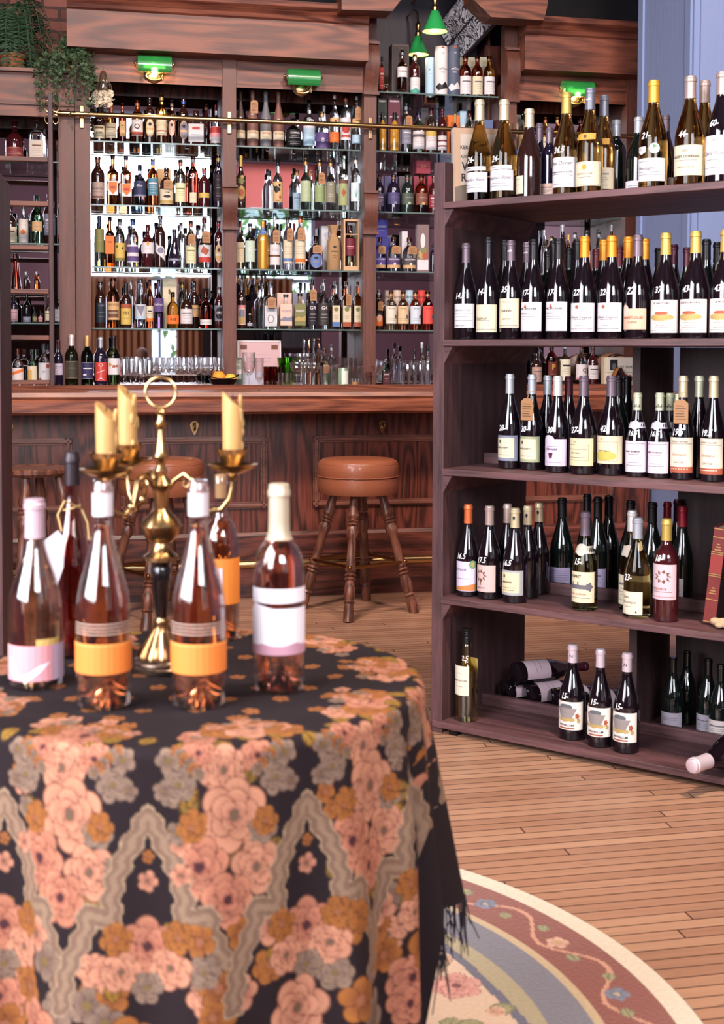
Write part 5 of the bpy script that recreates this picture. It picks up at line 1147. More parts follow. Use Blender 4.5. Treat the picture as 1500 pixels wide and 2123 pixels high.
put_row('counter of the side cabinet', CB, K_, [
 (212, 1290, 146, 'squat', 'clear', 'orange2', 'stubby clear bottle with orange cap', dict(lab=L(.10, .50, ['#d8c8c4', 'orange'], ('p', [(-.9, .5), (.9, .8), (.9, 1), (-.9, .7)], 1)))),
 (385, 1300, 122, 'squat', 'greeng', 'greenc', 'green glass bottle with striped cream label', dict(lab=L(.06, .56, ['cream', 'gold', 'white'], ('r', -1, 0, .2, .8, 1)))),
 (525, 1228, 140, 'squat', 'clear', 'silverc', 'clear gin bottle with white botanical label', dict(lab=L(.06, .56, ['white', 'rust', 'slate'], ('t', 'gin', 0, .6, .15, 2), ('d', -.6, .2, .3, .1, 1, 5), ('d', .6, .85, .3, .1, 1, 5)))),
], d=1.45)
put_row('counter beside ladder', CB, K_, [
 (697, 1180, 108, 'bord', 'dkpur', 'burgc', 'dark wine bottle with lilac label', dict(lab=plain('lilac', .26, .50, 'slate'))),
 (853, 1120, 162, 'bord', 'brgreen', 'whitec', 'corked green wine bottle with dark olive label', dict(lab=L(.16, .50, ['#3a362c', 'tan'], ('b', -.8, .8, .04, .96, 1), ('l', .6, .5, 1)))),
 (1040, 1130, 150, 'bord', 'brgreen', 'corkc', 'corked green wine bottle with navy label', dict(lab=L(.16, .48, ['#2c2a50', 'white', 'slate'], ('b', -.95, .95, .02, .98, 1), ('r', -.6, .6, .6, .66, 1), ('d', -.4, .25, .25, .06, 1)))),
 (1203, 1150, 146, 'bord', 'dkpur', 'silverc', 'wine bottle with red label and white figure', dict(lab=L(.12, .50, ['#c03c34', 'white'], ('d', 0, .85, .30, .08, 1), ('d', 0, .85, .20, .05, 0), ('r', -.04, .04, .15, .80, 1), ('p', [(-.5, .45), (.5, .6), (.5, .57), (-.5, .42)], 1), ('p', [(-.5, .02), (0, .2), (.5, .02), (0, .14)], 1)))),
 (1358, 1130, 152, 'bord', 'brgreen', 'blackc', 'green wine bottle with white leaf-print label', dict(lab=L(.24, .56, ['white', 'mustard', 'rust'], ('d', -.5, .6, .2, .12, 1, 5), ('d', 0, .5, .2, .10, 2, 5), ('d', .35, .52, .16, .08, 2, 5)))),
 (930, 1310, 40, 'slim', 'clear', 'silverc', 'thin glass bottle between the corked wines', dict(d=1.62)),
], d=1.40)

# ---- right hand bay, seen past the bookcase
H_ = (910, 140, 5.0)
put_row('top shelf, bay beside blue column', 2.53, H_, [
 (865, 475, 90, 'squat', 'clear', 'blackc', 'clear bottle with dark stopper', dict(lab=plain('tan', .1, .5))),
 (1100, 520, 80, 'whis', 'gold', 'copperc', 'gold bottle with copper cap', dict(lab=plain('cream', .1, .5))),
 (1225, 520, 84, 'whis', 'amber', 'tan', 'amber bottle with tan cap', dict(lab=plain('white', .1, .5))),
 (1462, 525, 84, 'whis', 'redsp', 'burgc', 'red-amber bottle behind the wine capsules', dict(lab=stripe('white', 'orange', .1, .5))),
], d=1.62)
carton(910 + 820 / 5, 140 + 490 / 5, 14, 2.53, 1.74, .08, 'cream', 'cream carton at the end of the shelf beside the centre recess')
I_ = (920, 470, 5.0)
put_row('third shelf, bay beside blue column', 1.767, I_, [
 (1040, 35, 60, 'slim', 'clear', 'silverc', 'thin clear bottle with pourer'), (1112, 100, 90, 'whis', 'pale', 'limec', 'pale bottle with cream cap'),
 (1228, -20, 80, 'slim', 'brown', 'silverc', 'tall thin dark bottle'), (1290, 85, 60, 'slim', 'gold', 'goldc', 'gold capped slim bottle'),
 (1356, 55, 84, 'whis', 'clear', 'silverc', 'clear bottle with silver stopper'), (1480, 50, 70, 'gin', 'clear', 'silverc', 'clear bottle behind the orange capsule'),
 (1605, 50, 70, 'whis', 'paleg', 'silverc', 'pale green bottle between orange capsules'), (1738, -25, 70, 'slim', 'redsp', 'silverc', 'thin reddish bottle'),
 (1830, 120, 80, 'whis', 'brown', 'greyc', 'brown bottle with grey cap'), (2120, 108, 84, 'gin', 'clear', 'whitec', 'white capped bottle with blue label', dict(lab=plain('sky', .1, .4), tagp=.55)),
], d=1.64)
J_ = (1010, 700, 5.357)
put_row('counter beside blue column', CB, J_, [
 (545, 178, 118, 'whis', 'brown', 'blackc', 'brown bottle with patterned tan label', dict(lab=plain('#b08c80', .12, .58))),
 (712, 60, 128, 'whis', 'redsp', 'blackc', 'amber bottle with gold letter P', dict(lab=L(.24, .56, ['#5a201c', 'gold'], ('t', 'P', 0, .6, .55, 1, True), ('l', .1, .6, 1), ha=.9))),
 (862, 60, 122, 'gin', 'paleg', 'silverc', 'clear bottle with tall cream label', dict(lab=plain('#d8d0b8', .12, .62, 'ink'))),
 (1040, 60, 124, 'squat', 'clear', 'copperc', 'clear bottle with Q on white label', dict(lab=L(.14, .50, ['white', 'ink', 'pink'], ('t', 'Q', .3, .6, .4, 1, True), ('r', -1, 1, 0, .12, 2)))),
 (1172, 85, 118, 'squat', 'dkred', 'silverc', 'dark bottle with white label beside barrel', dict(lab=plain('white', .16, .50, 'ink'))),
], d=1.46)
s, z = bp(1266, 752, 1.62); R = .105
r_ = thing('small_oak_barrel', 'small oak barrel lying on the back counter, seen between bookcase shelves', 'barrel', BAR @ T_(s, 1.45, CB + R * 1.04) @ Matrix.Rotation(-PI / 2, 4, 'X'))
MB().lathe([(R * .78, 0), (R * .80, .0), (R * .86, .03), (R * .98, .10), (R, .15), (R * .98, .20), (R * .86, .27), (R * .80, .30), (0.001, .30)], 32).build('staves', pbr('#a06c4c', 0.5, key='barrel_oak'), r_, smooth=True)
MB().lathe([(0.001, .008), (R * .76, .008), (R * .78, 0.012)], 32).build('barrel_head', pbr('#b88258', 0.5, key='barrel_head'), r_)
for q in (.02, .07, .23, .28): MB().lathe([(R * (.83 + .13 * math.sin(q / .3 * PI)) + .004, q - .008), (R * (.83 + .13 * math.sin(q / .3 * PI)) + .005, q + .008)], 32).build('hoop', pbr('#3a3436', .4, .8, key='iron_hoop'), r_, smooth=True)
b = MB()
for sx in (.05, .24):
    b.box(-.07, .07, R * .86, R * 1.04, sx, sx + .02)
b.build('cradle', CASE_H, r_)
carton(1286, 741, 68, CB, 1.30, .05, 'cream', 'cream display box with dark emblem, PORT BURNS printed on it', art=L(.0, 1.0, ['#d8d0c4', 'ink', 'rust', 'grey'], ('r', -.72, -.20, .55, .92, 1), ('d', -.45, .68, .14, .12, 3), ('t', 'PORT BURNS', .38, .66, .13, 1), ('l', .47, .95, 1), ('d', .45, .28, .4, .12, 2, 7), ('t', 'ETS. Q', .1, .08, .10, 1)))
s, z = bp(1284, 790, 1.24)
r_ = thing('folded_menu', 'dark leather menu folder standing open like a tent on the counter', 'menu', BAR @ T_(s, 1.255, CB + .001, .1))
b = MB(); b.add([(-.08, 0, 0), (-.03, 0, .115), (.0, .02, .115), (-.05, .02, 0)], [(0, 1, 2, 3)]); b.prism([(-.075, 0), (-.015, .115), (-.010, .115), (-.068, 0)], -.02, .03, axis='y'); b.build('menu_page', paper('kraft'), r_)
b = MB(); b.prism([(-.010, .115), (.008, .118), (.075, 0), (.062, 0)], -.025, .035, axis='y'); b.build('menu_cover', pbr('#3a2026', .5, key='menu_leather'), r_)

# ---- stemware and small things on the counters
GW = thin_glass('#ffffff', 1.0, 'drinking_glass', 0.07, 1.0)
GP = {
 'wine': [(.86, 0), (.80, .008), (.14, .03), (.09, .08), (.08, .36), (.12, .42), (.55, .47), (.88, .55), (1, .66), (.98, .78), (.86, 1.0), (.84, 1.0), (.95, .78), (.97, .66), (.85, .56), (.52, .485), (.05, .45)],
 'cut': [(.70, 0), (.64, .01), (.12, .05), (.16, .14), (.10, .24), (.22, .33), (.70, .42), (.92, .58), (1, 1.0), (.96, 1.0), (.88, .60), (.64, .46), (.05, .40)],
 'coupe': [(.62, 0), (.58, .01), (.09, .03), (.07, .10), (.07, .50), (.14, .56), (.60, .64), (.92, .80), (1, 1.0), (.97, 1.0), (.88, .82), (.56, .67), (.05, .60)],
 'flute': [(.70, 0), (.66, .01), (.12, .04), (.18, .12), (.10, .20), (.30, .28), (.90, .38), (1, .52), (.94, .75), (1, 1.0), (.96, 1.0), (.90, .75), (.94, .52), (.8, .42), (.05, .34)],
 'tumbler': [(.82, 0), (.86, .01), (.90, .3), (1, 1.0), (.96, 1.0), (.86, .3), (.80, .08), (.05, .07)],
 'martini': [(.55, 0), (.50, .01), (.06, .03), (.05, .10), (.05, .52), (1, 1.0), (.97, 1.0), (.05, .56)],
 'shot': [(.70, 0), (.74, .02), (.80, .4), (1, 1.0), (.94, 1.0), (.72, .3), (.05, .22)],
}
GNAME = {'wine': 'wine_glass', 'cut': 'cut_glass_goblet', 'coupe': 'coupe_glass', 'flute': 'stemmed_beer_glass', 'tumbler': 'tumbler', 'martini': 'martini_glass', 'shot': 'shot_glass'}
_GM = {}
ON_COUNTER = []                          # (s, d, radius) of what already stands on the back counter
for _o in bpy.data.objects:
    if _o.get('category') == 'bottle' and _o.type == 'EMPTY' and abs(_o.matrix_world.translation.z - CB) < .02:
        _p = BAR.inverted() @ _o.matrix_world.translation; _g = _o.children[0]; ON_COUNTER.append((_p.x, _p.y, max(abs(c[0]) for c in _g.bound_box)))
def free_depth(px, ytop, wpx, d):
    for off in (0, .02, -.02, .04, -.04, .06, -.06, .08, .10, .12, -.08, .14, .16, .18, .20, .22, .24, .26, .28, .30, .32, .34, .36, .38, .40, .42):
        q = d + off
        if not 1.235 <= q <= 1.80: continue
        s = bs(px, q, ytop); R = (bs(px + wpx / 2, q, ytop) - bs(px - wpx / 2, q, ytop)) / 2
        if all(math.hypot(s - a, q - c) > (R + r) * .97 for a, c, r in ON_COUNTER):
            ON_COUNTER.append((s, q, R)); return q
    return None
def cup(kind, px, ytop, wpx, z, d, label, group=None, mat=None, M=BAR):
    if z == CB:
        d = free_depth(px, ytop, wpx, d)
        if d is None: return None
    s = bs(px, d, ytop); R = (bs(px + wpx / 2, d, ytop) - bs(px - wpx / 2, d, ytop)) / 2; H = bp(px, ytop, d)[1] - z
    cut = kind in ('cut', 'flute', 'shot') or mat == 'cut'
    key = (kind, round(R, 3), round(H, 2), mat)
    if key not in _GM:
        b = MB(); n = 16 if cut else 24
        b.lathe([(r * R, q * H) for r, q in GP[kind]], n)
        o = b.build(GNAME[kind], GW if mat in (None, 'cut') else mat, smooth=18 if cut else 50); _GM[key] = o.data
    else:
        o = bpy.data.objects.new(GNAME[kind], _GM[key]); COL.objects.link(o)
    o.matrix_world = M @ T_(s, d, z + 0.0006)
    return tag(o, label, 'glass', group)
cnt = lambda i: ORD[i]
for i, X in enumerate((405, 510, 622, 735, 812, 872, 940)):
    cup('wine', 240 + X / 4.41, 742, 24, CB, 1.32, f'clear wine glass, {cnt(i)} of the near row left of the fruit bowl', 'wine glasses on the back counter')
for i, X in enumerate((352, 455, 560, 668, 780, 900, 985)):
    cup('wine', 240 + X / 4.41, 741, 24, CB, 1.46, f'clear wine glass, {cnt(i)} of the rear row behind the near row', 'wine glasses on the back counter')
for i, (X, Y, w) in enumerate(((70, 378, 84), (135, 372, 92), (215, 392, 96), (300, 390, 92))):
    cup('cut', 240 + X / 4.41, 660 + Y / 4.41, w / 4.41, CB, 1.34, f'cut crystal goblet, {cnt(i)} from the wine bottle with leaf print', 'cut crystal goblets')
for i, (X, Y, w) in enumerate(((90, 350, 84), (180, 352, 88), (255, 372, 88))):
    cup('cut', 240 + X / 4.41, 660 + Y / 4.41, w / 4.41, CB, 1.50, f'cut crystal goblet standing in the rear row, {cnt(i)} from the left', 'cut crystal goblets')
cup('cut', 240 + 1215 / 4.41, 660 + 312 / 4.41, 28, CB, 1.34, 'large cut crystal goblet beside the framed notice', mat='cut')
cup('flute', 240 + 1310 / 4.41, 660 + 362 / 4.41, 19, CT1 + .001, -.10, 'tall stemmed crystal glass standing alone on the bar top')
COPPER = pbr('#a8503c', .25, .8, key='copper'); AMB = thin_glass('#c06a4c', .9, 'amber_tumbler', .10, .6)
for i, X in enumerate((1385, 1430, 1478)):
    cup('tumbler', 240 + X / 4.41, 660 + 442 / 4.41, 18, CB, 1.40, f'amber-red tumbler, {cnt(i)} of three in a row', 'amber-red tumblers', mat=AMB)
N_ = lambda X: 570 + X / 4.545
M_ = lambda Y: 660 + Y / 4.545
for i, X in enumerate((50, 85, 130)): cup('shot', N_(X), M_(515), 13, CB, 1.30, f'shot glass, {cnt(i)} of three before the green bowl', 'shot glasses')
cup('coupe', N_(203), M_(418), 30, CB, 1.30, 'wide coupe glass in front of the green bowl')
for i, X in enumerate((250, 285, 320, 368)): cup('coupe', N_(X), M_(420), 24, CB, 1.42, f'coupe glass, {cnt(i)} of the four stood close together', 'coupe glasses')
for i, X in enumerate((232, 270, 305, 345)): cup('coupe', N_(X), M_(330), 24, CB, 1.58, f'tall coupe glass behind the others, {cnt(i)} from the green bowl', 'coupe glasses')
cup('tumbler', N_(482), M_(448), 25, CB, 1.28, 'cut crystal tumbler beside the pale green can', mat='cut')
for i, (X, Y, w) in enumerate(((545, 500, 90), (575, 440, 90), (690, 450, 90), (725, 500, 80), (820, 520, 84), (880, 500, 80), (790, 440, 90))):
    cup('tumbler', N_(X), M_(Y), w / 4.545, CB, 1.38 + .08 * (i % 2), f'clear tumbler around the pale green can, {cnt(i)} from the left', 'clear tumblers', mat='cut')
for i, X in enumerate((600, 645, 690, 735)): cup('tumbler', N_(X), M_(372), 18, CB, 1.62, f'tall tumbler in the rear, {cnt(i)} in line behind the can', 'clear tumblers', mat='cut')
cup('martini', N_(960), M_(447), 32, CB, 1.30, 'martini glass with tinted rim beside the dark square bottle')
cup('martini', N_(1115), M_(378), 30, CB, 1.56, 'martini glass standing behind the dark square bottle')
for i, X in enumerate((1112, 1180, 1230, 1290, 1345, 1410, 1455)):
    cup('tumbler', N_(X), M_(480 if i else 565), (96 if i else 46) / 4.545, CB, 1.30 + .07 * (i % 2), f'crystal tumbler, {cnt(i)} after the dark square bottle', 'crystal tumblers', mat='cut')
for i, X in enumerate((1250, 1310, 1370, 1440)):
    cup('cut', N_(X), M_(395), 21, CB, 1.52, f'crystal goblet behind the tumblers, {cnt(i)} from the left', 'crystal goblets')
put_row('counter rear, middle bay', CB, (570, 660, 4.545), [
 (362, 190, 44, 'slim', 'clear', None, 'tall clear glass cylinder'), (408, 182, 44, 'slim', 'pinkam', None, 'tall pinkish glass cylinder'),
 (465, 285, 88, 'squat', 'paleg', 'corkc', 'clear bottle with wooden stopper and tag', dict(tagp=.45)), (530, 252, 60, 'whis', 'clear', 'silverc', 'clear bottle with metal stopper'),
 (860, 255, 40, 'slim', 'clear', 'bluec', 'slender clear bottle with blue cap')], d=1.66)
put_row('counter at the bookcase end', CB, (570, 660, 4.545), [
 (1045, 410, 76, 'sq', 'dkgrn', 'redc', 'dark square bottle with red cap', dict(lab=L(.06, .56, ['#4a1c24', 'white'], ('t', 'Zwack', 0, .85, .16, 1, True), ('l', .5, .5, 1), ('l', .3, .5, 1)))),
 (1315, 290, 44, 'slim', 'brown', 'blackc', 'small dark bitters bottle', dict(d=1.66)), (1382, 225, 54, 'slim', 'clear', 'silverc', 'slim clear bottle behind goblets', dict(d=1.66)), (1437, 260, 60, 'slim', 'clear', 'blackc', 'clear bottle with black cap', dict(d=1.66))], d=1.42)
def fruit_bowl():
    s, z = bp(462, 798, 1.30)
    root = thing('wire_fruit_bowl', 'dark wire bowl holding an orange and a lemon', 'bowl', BAR @ T_(s, 1.30, CB + .001))
    b = MB(); R = .095
    b.tube([(R * 1.0 * math.cos(a), R * .8 * math.sin(a), .052 + .022 * abs(math.cos(a)) ** 3) for a in [2 * PI * i / 40 for i in range(40)]], .003, 6, closed=True)
    b.build('bowl_rim', IRON, root)
    MB().lathe([(.03, 0), (.05, .004), (.075, .022), (.088, .05), (.085, .05), (.072, .024), (.04, .008), (.001, .006)], 28).build('bowl_body', IRON, root, smooth=True)
    b = MB(); b.ball((0, 0, 0), .0405, 16); o = b.build('orange', pbr('#e8962c', .45, key='orange_peel', bump=.3), M=BAR @ T_(s - .025, 1.30, CB + .058), smooth=True); tag(o, 'whole orange lying in the dark wire bowl', 'fruit')
    b = MB(); b.ball((0, 0, 0), .030, 14, sc=(1.2, 1, 1)); b.ball((.036, 0, 0), .008, 8); o = b.build('lemon', pbr('#e4b840', .45, key='lemon_peel', bump=.3), M=BAR @ T_(s + .046, 1.30, CB + .052), smooth=True); tag(o, 'yellow lemon lying beside the orange in the wire bowl', 'fruit')
fruit_bowl()
s, z = bp(N_(110), M_(372), 1.46)
o = MB().lathe([(.03, 0), (.032, .004), (.045, .04), (.062, z - CB), (.058, z - CB), (.04, .04), (.001, .01)], 28).build('green_glass_bowl', thin_glass('#a8d87c', .9, 'green_bowl_glass', .10, .7), M=BAR @ T_(s, 1.46, CB + .001), smooth=True); tag(o, 'lime green glass bowl among the coupe glasses', 'bowl')
s, z = bp(N_(640), M_(470), 1.28); R = .032
r_ = thing('drink_can', 'pale green drink can among the tumblers on the counter', 'can', BAR @ T_(s, 1.28, CB + .001)); hh = z - CB
MB().lathe([(R * .85, 0), (R, .006), (R, hh - .012), (R * .86, hh)], 28).build('can_body', pbr('#a8c8a4', .3, .6, key='green_tin'), r_, smooth=True)
MB().lathe([(R * .86, hh - .001), (R * .86, hh + .002), (R * .8, hh - .002), (.001, hh - .002)], 28).build('can_lid', pbr('#b8b8bc', .3, .9, key='tin'), r_, smooth=True)
b = MB(); sk = Skin(lambda z: R, .3); patch(b, sk, -.02, .03, hh * .15, hh * .85, .0006, 0); b.build('label', paper('#dce4d4'), r_, fix=False)
s, z = bp(N_(752), M_(545), 1.28)
r_ = thing('candle_glass', 'little glass candle holder with amber wax on the counter', 'candle', BAR @ T_(s, 1.28, CB + .001))
MB().lathe([(.024, 0), (.026, .05), (.025, .05), (.023, .004), (.001, .004)], 20).build('glass_holder', GW, r_, smooth=True); MB().lathe([(.0225, .005), (.0225, .03), (.001, .03)], 20).build('wax', pbr('#d89a5c', .5, key='amber_wax'), r_, smooth=True)
# framed notice and cards
def framed(px0, px1, py0, py1, d, look, frame_mat, paper_c, lean=.0, z0=CB, art=None, cat='frame', name='framed_notice'):
    s0, s1 = bs(px0, d), bs(px1, d); z1 = bp((px0 + px1) / 2, py0, d)[1]; w = (s1 - s0) / 2; h = z1 - z0
    root = thing(name, look, cat, BAR @ T_((s0 + s1) / 2, d, z0 + .001) @ Matrix.Rotation(-lean, 4, 'X'))
    b = MB()
    t = .008
    for q in ((-w, w, 0, t), (-w, w, h - t, h), (-w, -w + t, 0, h), (w - t, w, 0, h)): b.box(q[0], q[1], 0, .012, q[2], q[3])
    b.build('frame', frame_mat, root)
    b = MB(); b.box(-w + .004, w - .004, .006, .010, .004, h - .004); b.build('sheet', paper(paper_c), root)
    if art:
        cols, draw = art; b = MB(); draw(b, Skin(lambda z: w, 0, True, -.005), h, w, cols); b.build('sheet_print', [paper(c) for c in cols], root, fix=False)
    return root
framed(492, 583, 706, 800, 1.60, 'white framed notice with pink sheet leaning under the middle bay', pbr('#d8d0d0', .4, key='white_frame'), '#c8a0a4', .06, art=L(.02, .97, ['#c8a4a8', 'brown', 'slate', '#b8b8cc'], ('r', -1, 1, .0, .3, 3), ('r', -.95, -.62, .82, .93, 1), ('r', .62, .95, .82, .93, 1), ('l', .7, .5, 2), ('l', .62, .6, 2), ('l', .54, .55, 2), ha=.88))
framed(467, 503, 742, 800, 1.52, 'green and white lettered card behind the fruit bowl', pbr('#4a5450', .4, key='grey_frame'), '#b8c8b8', .05, name='framed_card', cat='card', art=L(.05, .95, ['#8a9c8c', 'white', '#3c4a44'], ('r', -1, 1, .42, .6, 1), ('t', 'Bartenders', 0, .8, .16, 1, True), ('r', -1, 1, 0, .22, 2), ha=.9))

# ================================================================== plants above the side cabinet
LEAF_D = pbr('#2c4a30', .6, key='fern_green'); LEAF_I = pbr('#46583c', .6, key='ivy_green'); POT = pbr('#a8603c', .8, key='terracotta')
def leafq(b, p, u, v, n, l, w):
    """a little folded leaf: p base, u along, v across, n up"""
    b.add([p, p + u * l * .5 + v * w - n * w * .3, p + u * l, p + u * l * .5 - v * w - n * w * .3, p + u * l * .5], [(0, 1, 4), (1, 2, 4), (2, 3, 4), (3, 0, 4)])
def fern(px, py, n, R, seed, label):
    rnd = random.Random(seed); s = bs(px, 1.62)
    root = thing('potted_fern', label, 'plant', BAR @ T_(s, 1.62, 2.906))
    MB().lathe([(.055, 0), (.075, .10), (.082, .10), (.082, .125), (.074, .125), (.07, .11), (.001, .11)], 28).build('pot', POT, root, smooth=True)
    b = MB(); st = MB()
    for i in range(n):
        a = rnd.uniform(0, 2 * PI); L_ = R * rnd.uniform(.7, 1.1); up = rnd.uniform(.10, .30)
        pts = []
        for k in range(15):
            t = k / 14
            r = L_ * (t ** .8); z = .11 + up * math.sin(PI * min(1, t * .95)) * 1.3 - L_ * 1.5 * max(0, t - .30) ** 1.4
            pts.append(Vector((r * math.cos(a) * .9, r * math.sin(a) * .5, max(z, .014 + .012 * math.sin(i * 3.1 + k)))))
        st.tube(pts, [.0022 * (1 - .7 * k / 14) for k in range(15)], 4)
        for k in range(1, 14):
            u = (pts[k + 1 if k < 14 else k] - pts[k - 1]).normalized(); v = u.cross(Vector((0, 0, 1)))
            if v.length < .01: continue
            v.normalize(); nn = v.cross(u)
            for sg in (-1, 1):
                for h in (0, .5):
                    p = pts[k].lerp(pts[min(14, k + 1)], h)
                    leafq(b, p, (v * sg + u * .35).normalized(), u, nn, .050 * (1 - abs(k / 14 - .45) * 1.2) + .008, .0055)
    b.build('fronds', LEAF_D, root, fix=False)['kind'] = 'stuff'
    st.build('stems', LEAF_I, root)['kind'] = 'stuff'
fern(28, 100, 64, .36, 5, 'bushy green fern in a pot on the side cabinet before the brick wall')
def ivy():
    rnd = random.Random(11); s = bs(150, 1.50)
    root = thing('potted_ivy', 'trailing ivy in a terracotta pot at the cabinet end, hanging down', 'plant', BAR @ T_(s, 1.52, 2.906))
    MB().lathe([(.045, 0), (.062, .11), (.070, .11), (.070, .14), (.060, .14), (.058, .12), (.001, .12)], 28).build('pot', POT, root, smooth=True)
    b = MB(); st = MB()
    def leaf(p, sz):
        R3 = Euler((rnd.uniform(-1.2, 1.2), rnd.uniform(-1.2, 1.2), rnd.uniform(0, 6.3))).to_matrix()
        u, v, n = R3 @ Vector((1, 0, 0)), R3 @ Vector((0, 1, 0)), R3 @ Vector((0, 0, 1))
        b.add([p, p + u * sz * .3 + v * sz * .5, p + u * sz * .6 + v * sz * .3, p + u * sz * 1.1, p + u * sz * .6 - v * sz * .3, p + u * sz * .3 - v * sz * .5, p + u * sz * .5 - n * sz * .12], [(0, 1, 6), (1, 2, 6), (2, 3, 6), (3, 4, 6), (4, 5, 6), (5, 0, 6)])
    for i in range(230): leaf(Vector((rnd.gauss(.02, .05), rnd.gauss(-.02, .05), .15 + rnd.gauss(.0, .045))), rnd.uniform(.022, .036))
    for i in range(34):
        x = .05; y = -.03; z = .14; L_ = rnd.uniform(.15, .42); dx = rnd.uniform(-.26, .09); dy = rnd.uniform(-.23, -.175)
        pts = [Vector((x + dx * min(1, t * 1.3), y + dy * min(1, t * 1.8), z + .05 * math.sin(PI * min(1, t * 2)) - L_ * t ** 1.4)) for t in [k / 12 for k in range(13)]]
        st.tube(pts, .0015, 4)
        for k in range(1, 13):
            for _ in range(2): leaf(pts[k] + Vector((rnd.gauss(0, .01), rnd.gauss(0, .01), rnd.gauss(0, .01))), rnd.uniform(.02, .034))
    b.build('ivy_leaves', LEAF_I, root, fix=False)['kind'] = 'stuff'
    st.build('stems', LEAF_D, root)['kind'] = 'stuff'
ivy()
def dried():
    rnd = random.Random(4); s, z = bp(214, 165, 1.37)
    root = thing('dried_flower_bunch', 'bunch of pale dried flowers hanging head down over the first bottles', 'dried flowers', BAR @ T_(s, 1.37, z))
    st = MB(); b = MB()
    for i in range(34):
        x = rnd.gauss(0, .024); y = rnd.gauss(0, .012); L_ = rnd.uniform(.07, .14)
        p0 = Vector((0.005 * rnd.gauss(0, 1), 0, .03)); p1 = Vector((x, y, -L_))
        st.tube([p0, p0.lerp(p1, .5) + Vector((x * .3, 0, 0)), p1], .0012, 4)
        for _ in range(7):
            c = p1 + Vector((rnd.gauss(0, .010), rnd.gauss(0, .008), rnd.gauss(0, .012)))
            R3 = Euler((rnd.uniform(0, 6), rnd.uniform(0, 6), 0)).to_matrix(); r = rnd.uniform(.008, .014)
            b.add([c] + [c + R3 @ Vector((r * math.cos(a), r * math.sin(a), r * .3 * math.cos(3 * a))) for a in [2 * PI * q / 8 for q in range(8)]], [(0, q + 1, (q + 1) % 8 + 1) for q in range(8)])
    st.build('stems', pbr('#8a7a68', .8, key='dry_stem'), root)['kind'] = 'stuff'
    b.build('dried_blossoms', pbr('#d4c4ac', .8, key='dry_petals'), root, fix=False)['kind'] = 'stuff'
    b = MB(); b.lathe([(.012, .05), (.02, .03), (.034, -.05), (.030, -.06)], 14); b.tube([(0, 0, .05), (0, .03, .08)], .0015)
    b.build('paper_wrap', thin_glass('#d8d0c8', .5, 'cellophane', .12, .5), root, smooth=True, fix=False)
dried()

# ================================================================== wine on the bookcase
CI = CASE.inverted()
def case_spot(px, py, z, pos, wpx):
    """pos ('y', pixel row of the base's near edge) or ('t', depth in the case)"""
    if pos[0] == 'y':
        p = on_z(px, pos[1], z); dist = p.y; R = wpx / F * dist / 2
        r = Vector((p.x, p.y, 0)).normalized(); p = p + r * R
        l = CI @ p; return l.x, l.y, R
    x, _ = cp(px, py, pos[1]); w = CASE @ Vector((x, pos[1], 0)); return x, pos[1], wpx / F * w.y / 2
def shelf_wine(level, where, items, group):
    """fronts keep their measured place; the ones behind step back until they stand clear"""
    z = SZ[level]; placed = []; spots = {}
    order = sorted(range(len(items)), key=lambda i: (items[i][2][0] == 't' and items[i][2][1] > .1, items[i][2][1] if items[i][2][0] == 't' else 0))
    for i in order:
        px, py, pos, wpx = items[i][:4]
        x, y, R = case_spot(px, py, z, pos, wpx)
        if pos[0] == 't' and y > .1:
            cand = ([y + .01 * k * sg for k in range(12) for sg in (1, -1)] if y < .28 else []) + [max(y, .325) + .012 * k * sg for k in range(17) for sg in (1, -1)]
            for q in cand:
                ok = (.10 <= q <= .255 - R) if q < .28 else (.283 + R <= q <= .555 - R)
                if level in (0, 1): ok = .09 < q < .525
                if not ok: continue
                x2, y2, R2 = case_spot(px, py, z, ('t', q), wpx)
                if level in (2, 4) and y2 > .26 and abs(x2 - .5845) < R2 + .014: continue
                if all(math.hypot(x2 - a, y2 - c) > (R2 + r) * .985 for a, c, r in placed): x, y, R = x2, y2, R2; break
            else: continue
        placed.append((x, y, R)); spots[i] = (x, y, R)
    n = {}
    for i in sorted(spots, key=lambda i: items[i][0]):
        px, py, pos, wpx, shape, glass, cap, look = items[i][:8]; kw = dict(items[i][8]) if len(items[i]) > 8 else {}
        x, y, R = spots[i]; Wp = CASE @ Vector((x, y, 0)); H = height_at(px, py, Wp.x, Wp.y) - z
        row = 'front' if y < .125 else ('middle' if y < .27 else 'back'); k = n.get(row, 0); n[row] = k + 1
        bottle(shape, H, R * .985, glass, cap, CASE @ T_(x, y, z + .0006, kw.pop('rz', random.uniform(-.1, .1))), f"{look}, {ORD[k]} of {row} row, {where}", 'bottle', group, 'wine_bottle', seg=28, **kw)
def emblem_cap(b, sk, H, R): poly(b, sk, [(-.009, H * .885), (-.003, H * .90), (0, H * .895), (.004, H * .908), (.010, H * .885)], .001, 1)
def tree_cap(b, sk, H, R): disc(b, sk, .004, H * .90, .004, .006, .001, 0, 12, 5); patch(b, sk, .003, .005, H * .87, H * .89, .001, 0)
def castle_cap(b, sk, H, R):
    for k in range(5): patch(b, sk, -.008 + .004 * k, -.006 + .004 * k, H * .83, H * (.85 + .012 * (k % 3)), .001, 0)
def N_cap(b, sk, H, R): write(b, sk, 'N', 0.002, H * .885, .014, .001, 0)
aub = lambda: L(.085, .28, ['white', 'ink', 'grey'], ('t', 'KERMIT LYNCH', 0, 1.16, .10, 2), ('r', -.9, .9, 1.04, 1.07, 2), ('t', 'Beaujolais Blanc', 0, .62, .22, 2, False, .35), ('l', .35, .5, 2), ('l', .22, .7, 2), ('l', .10, .3, 2), ha=1.25)
strip = lambda b, sk, H, R: None
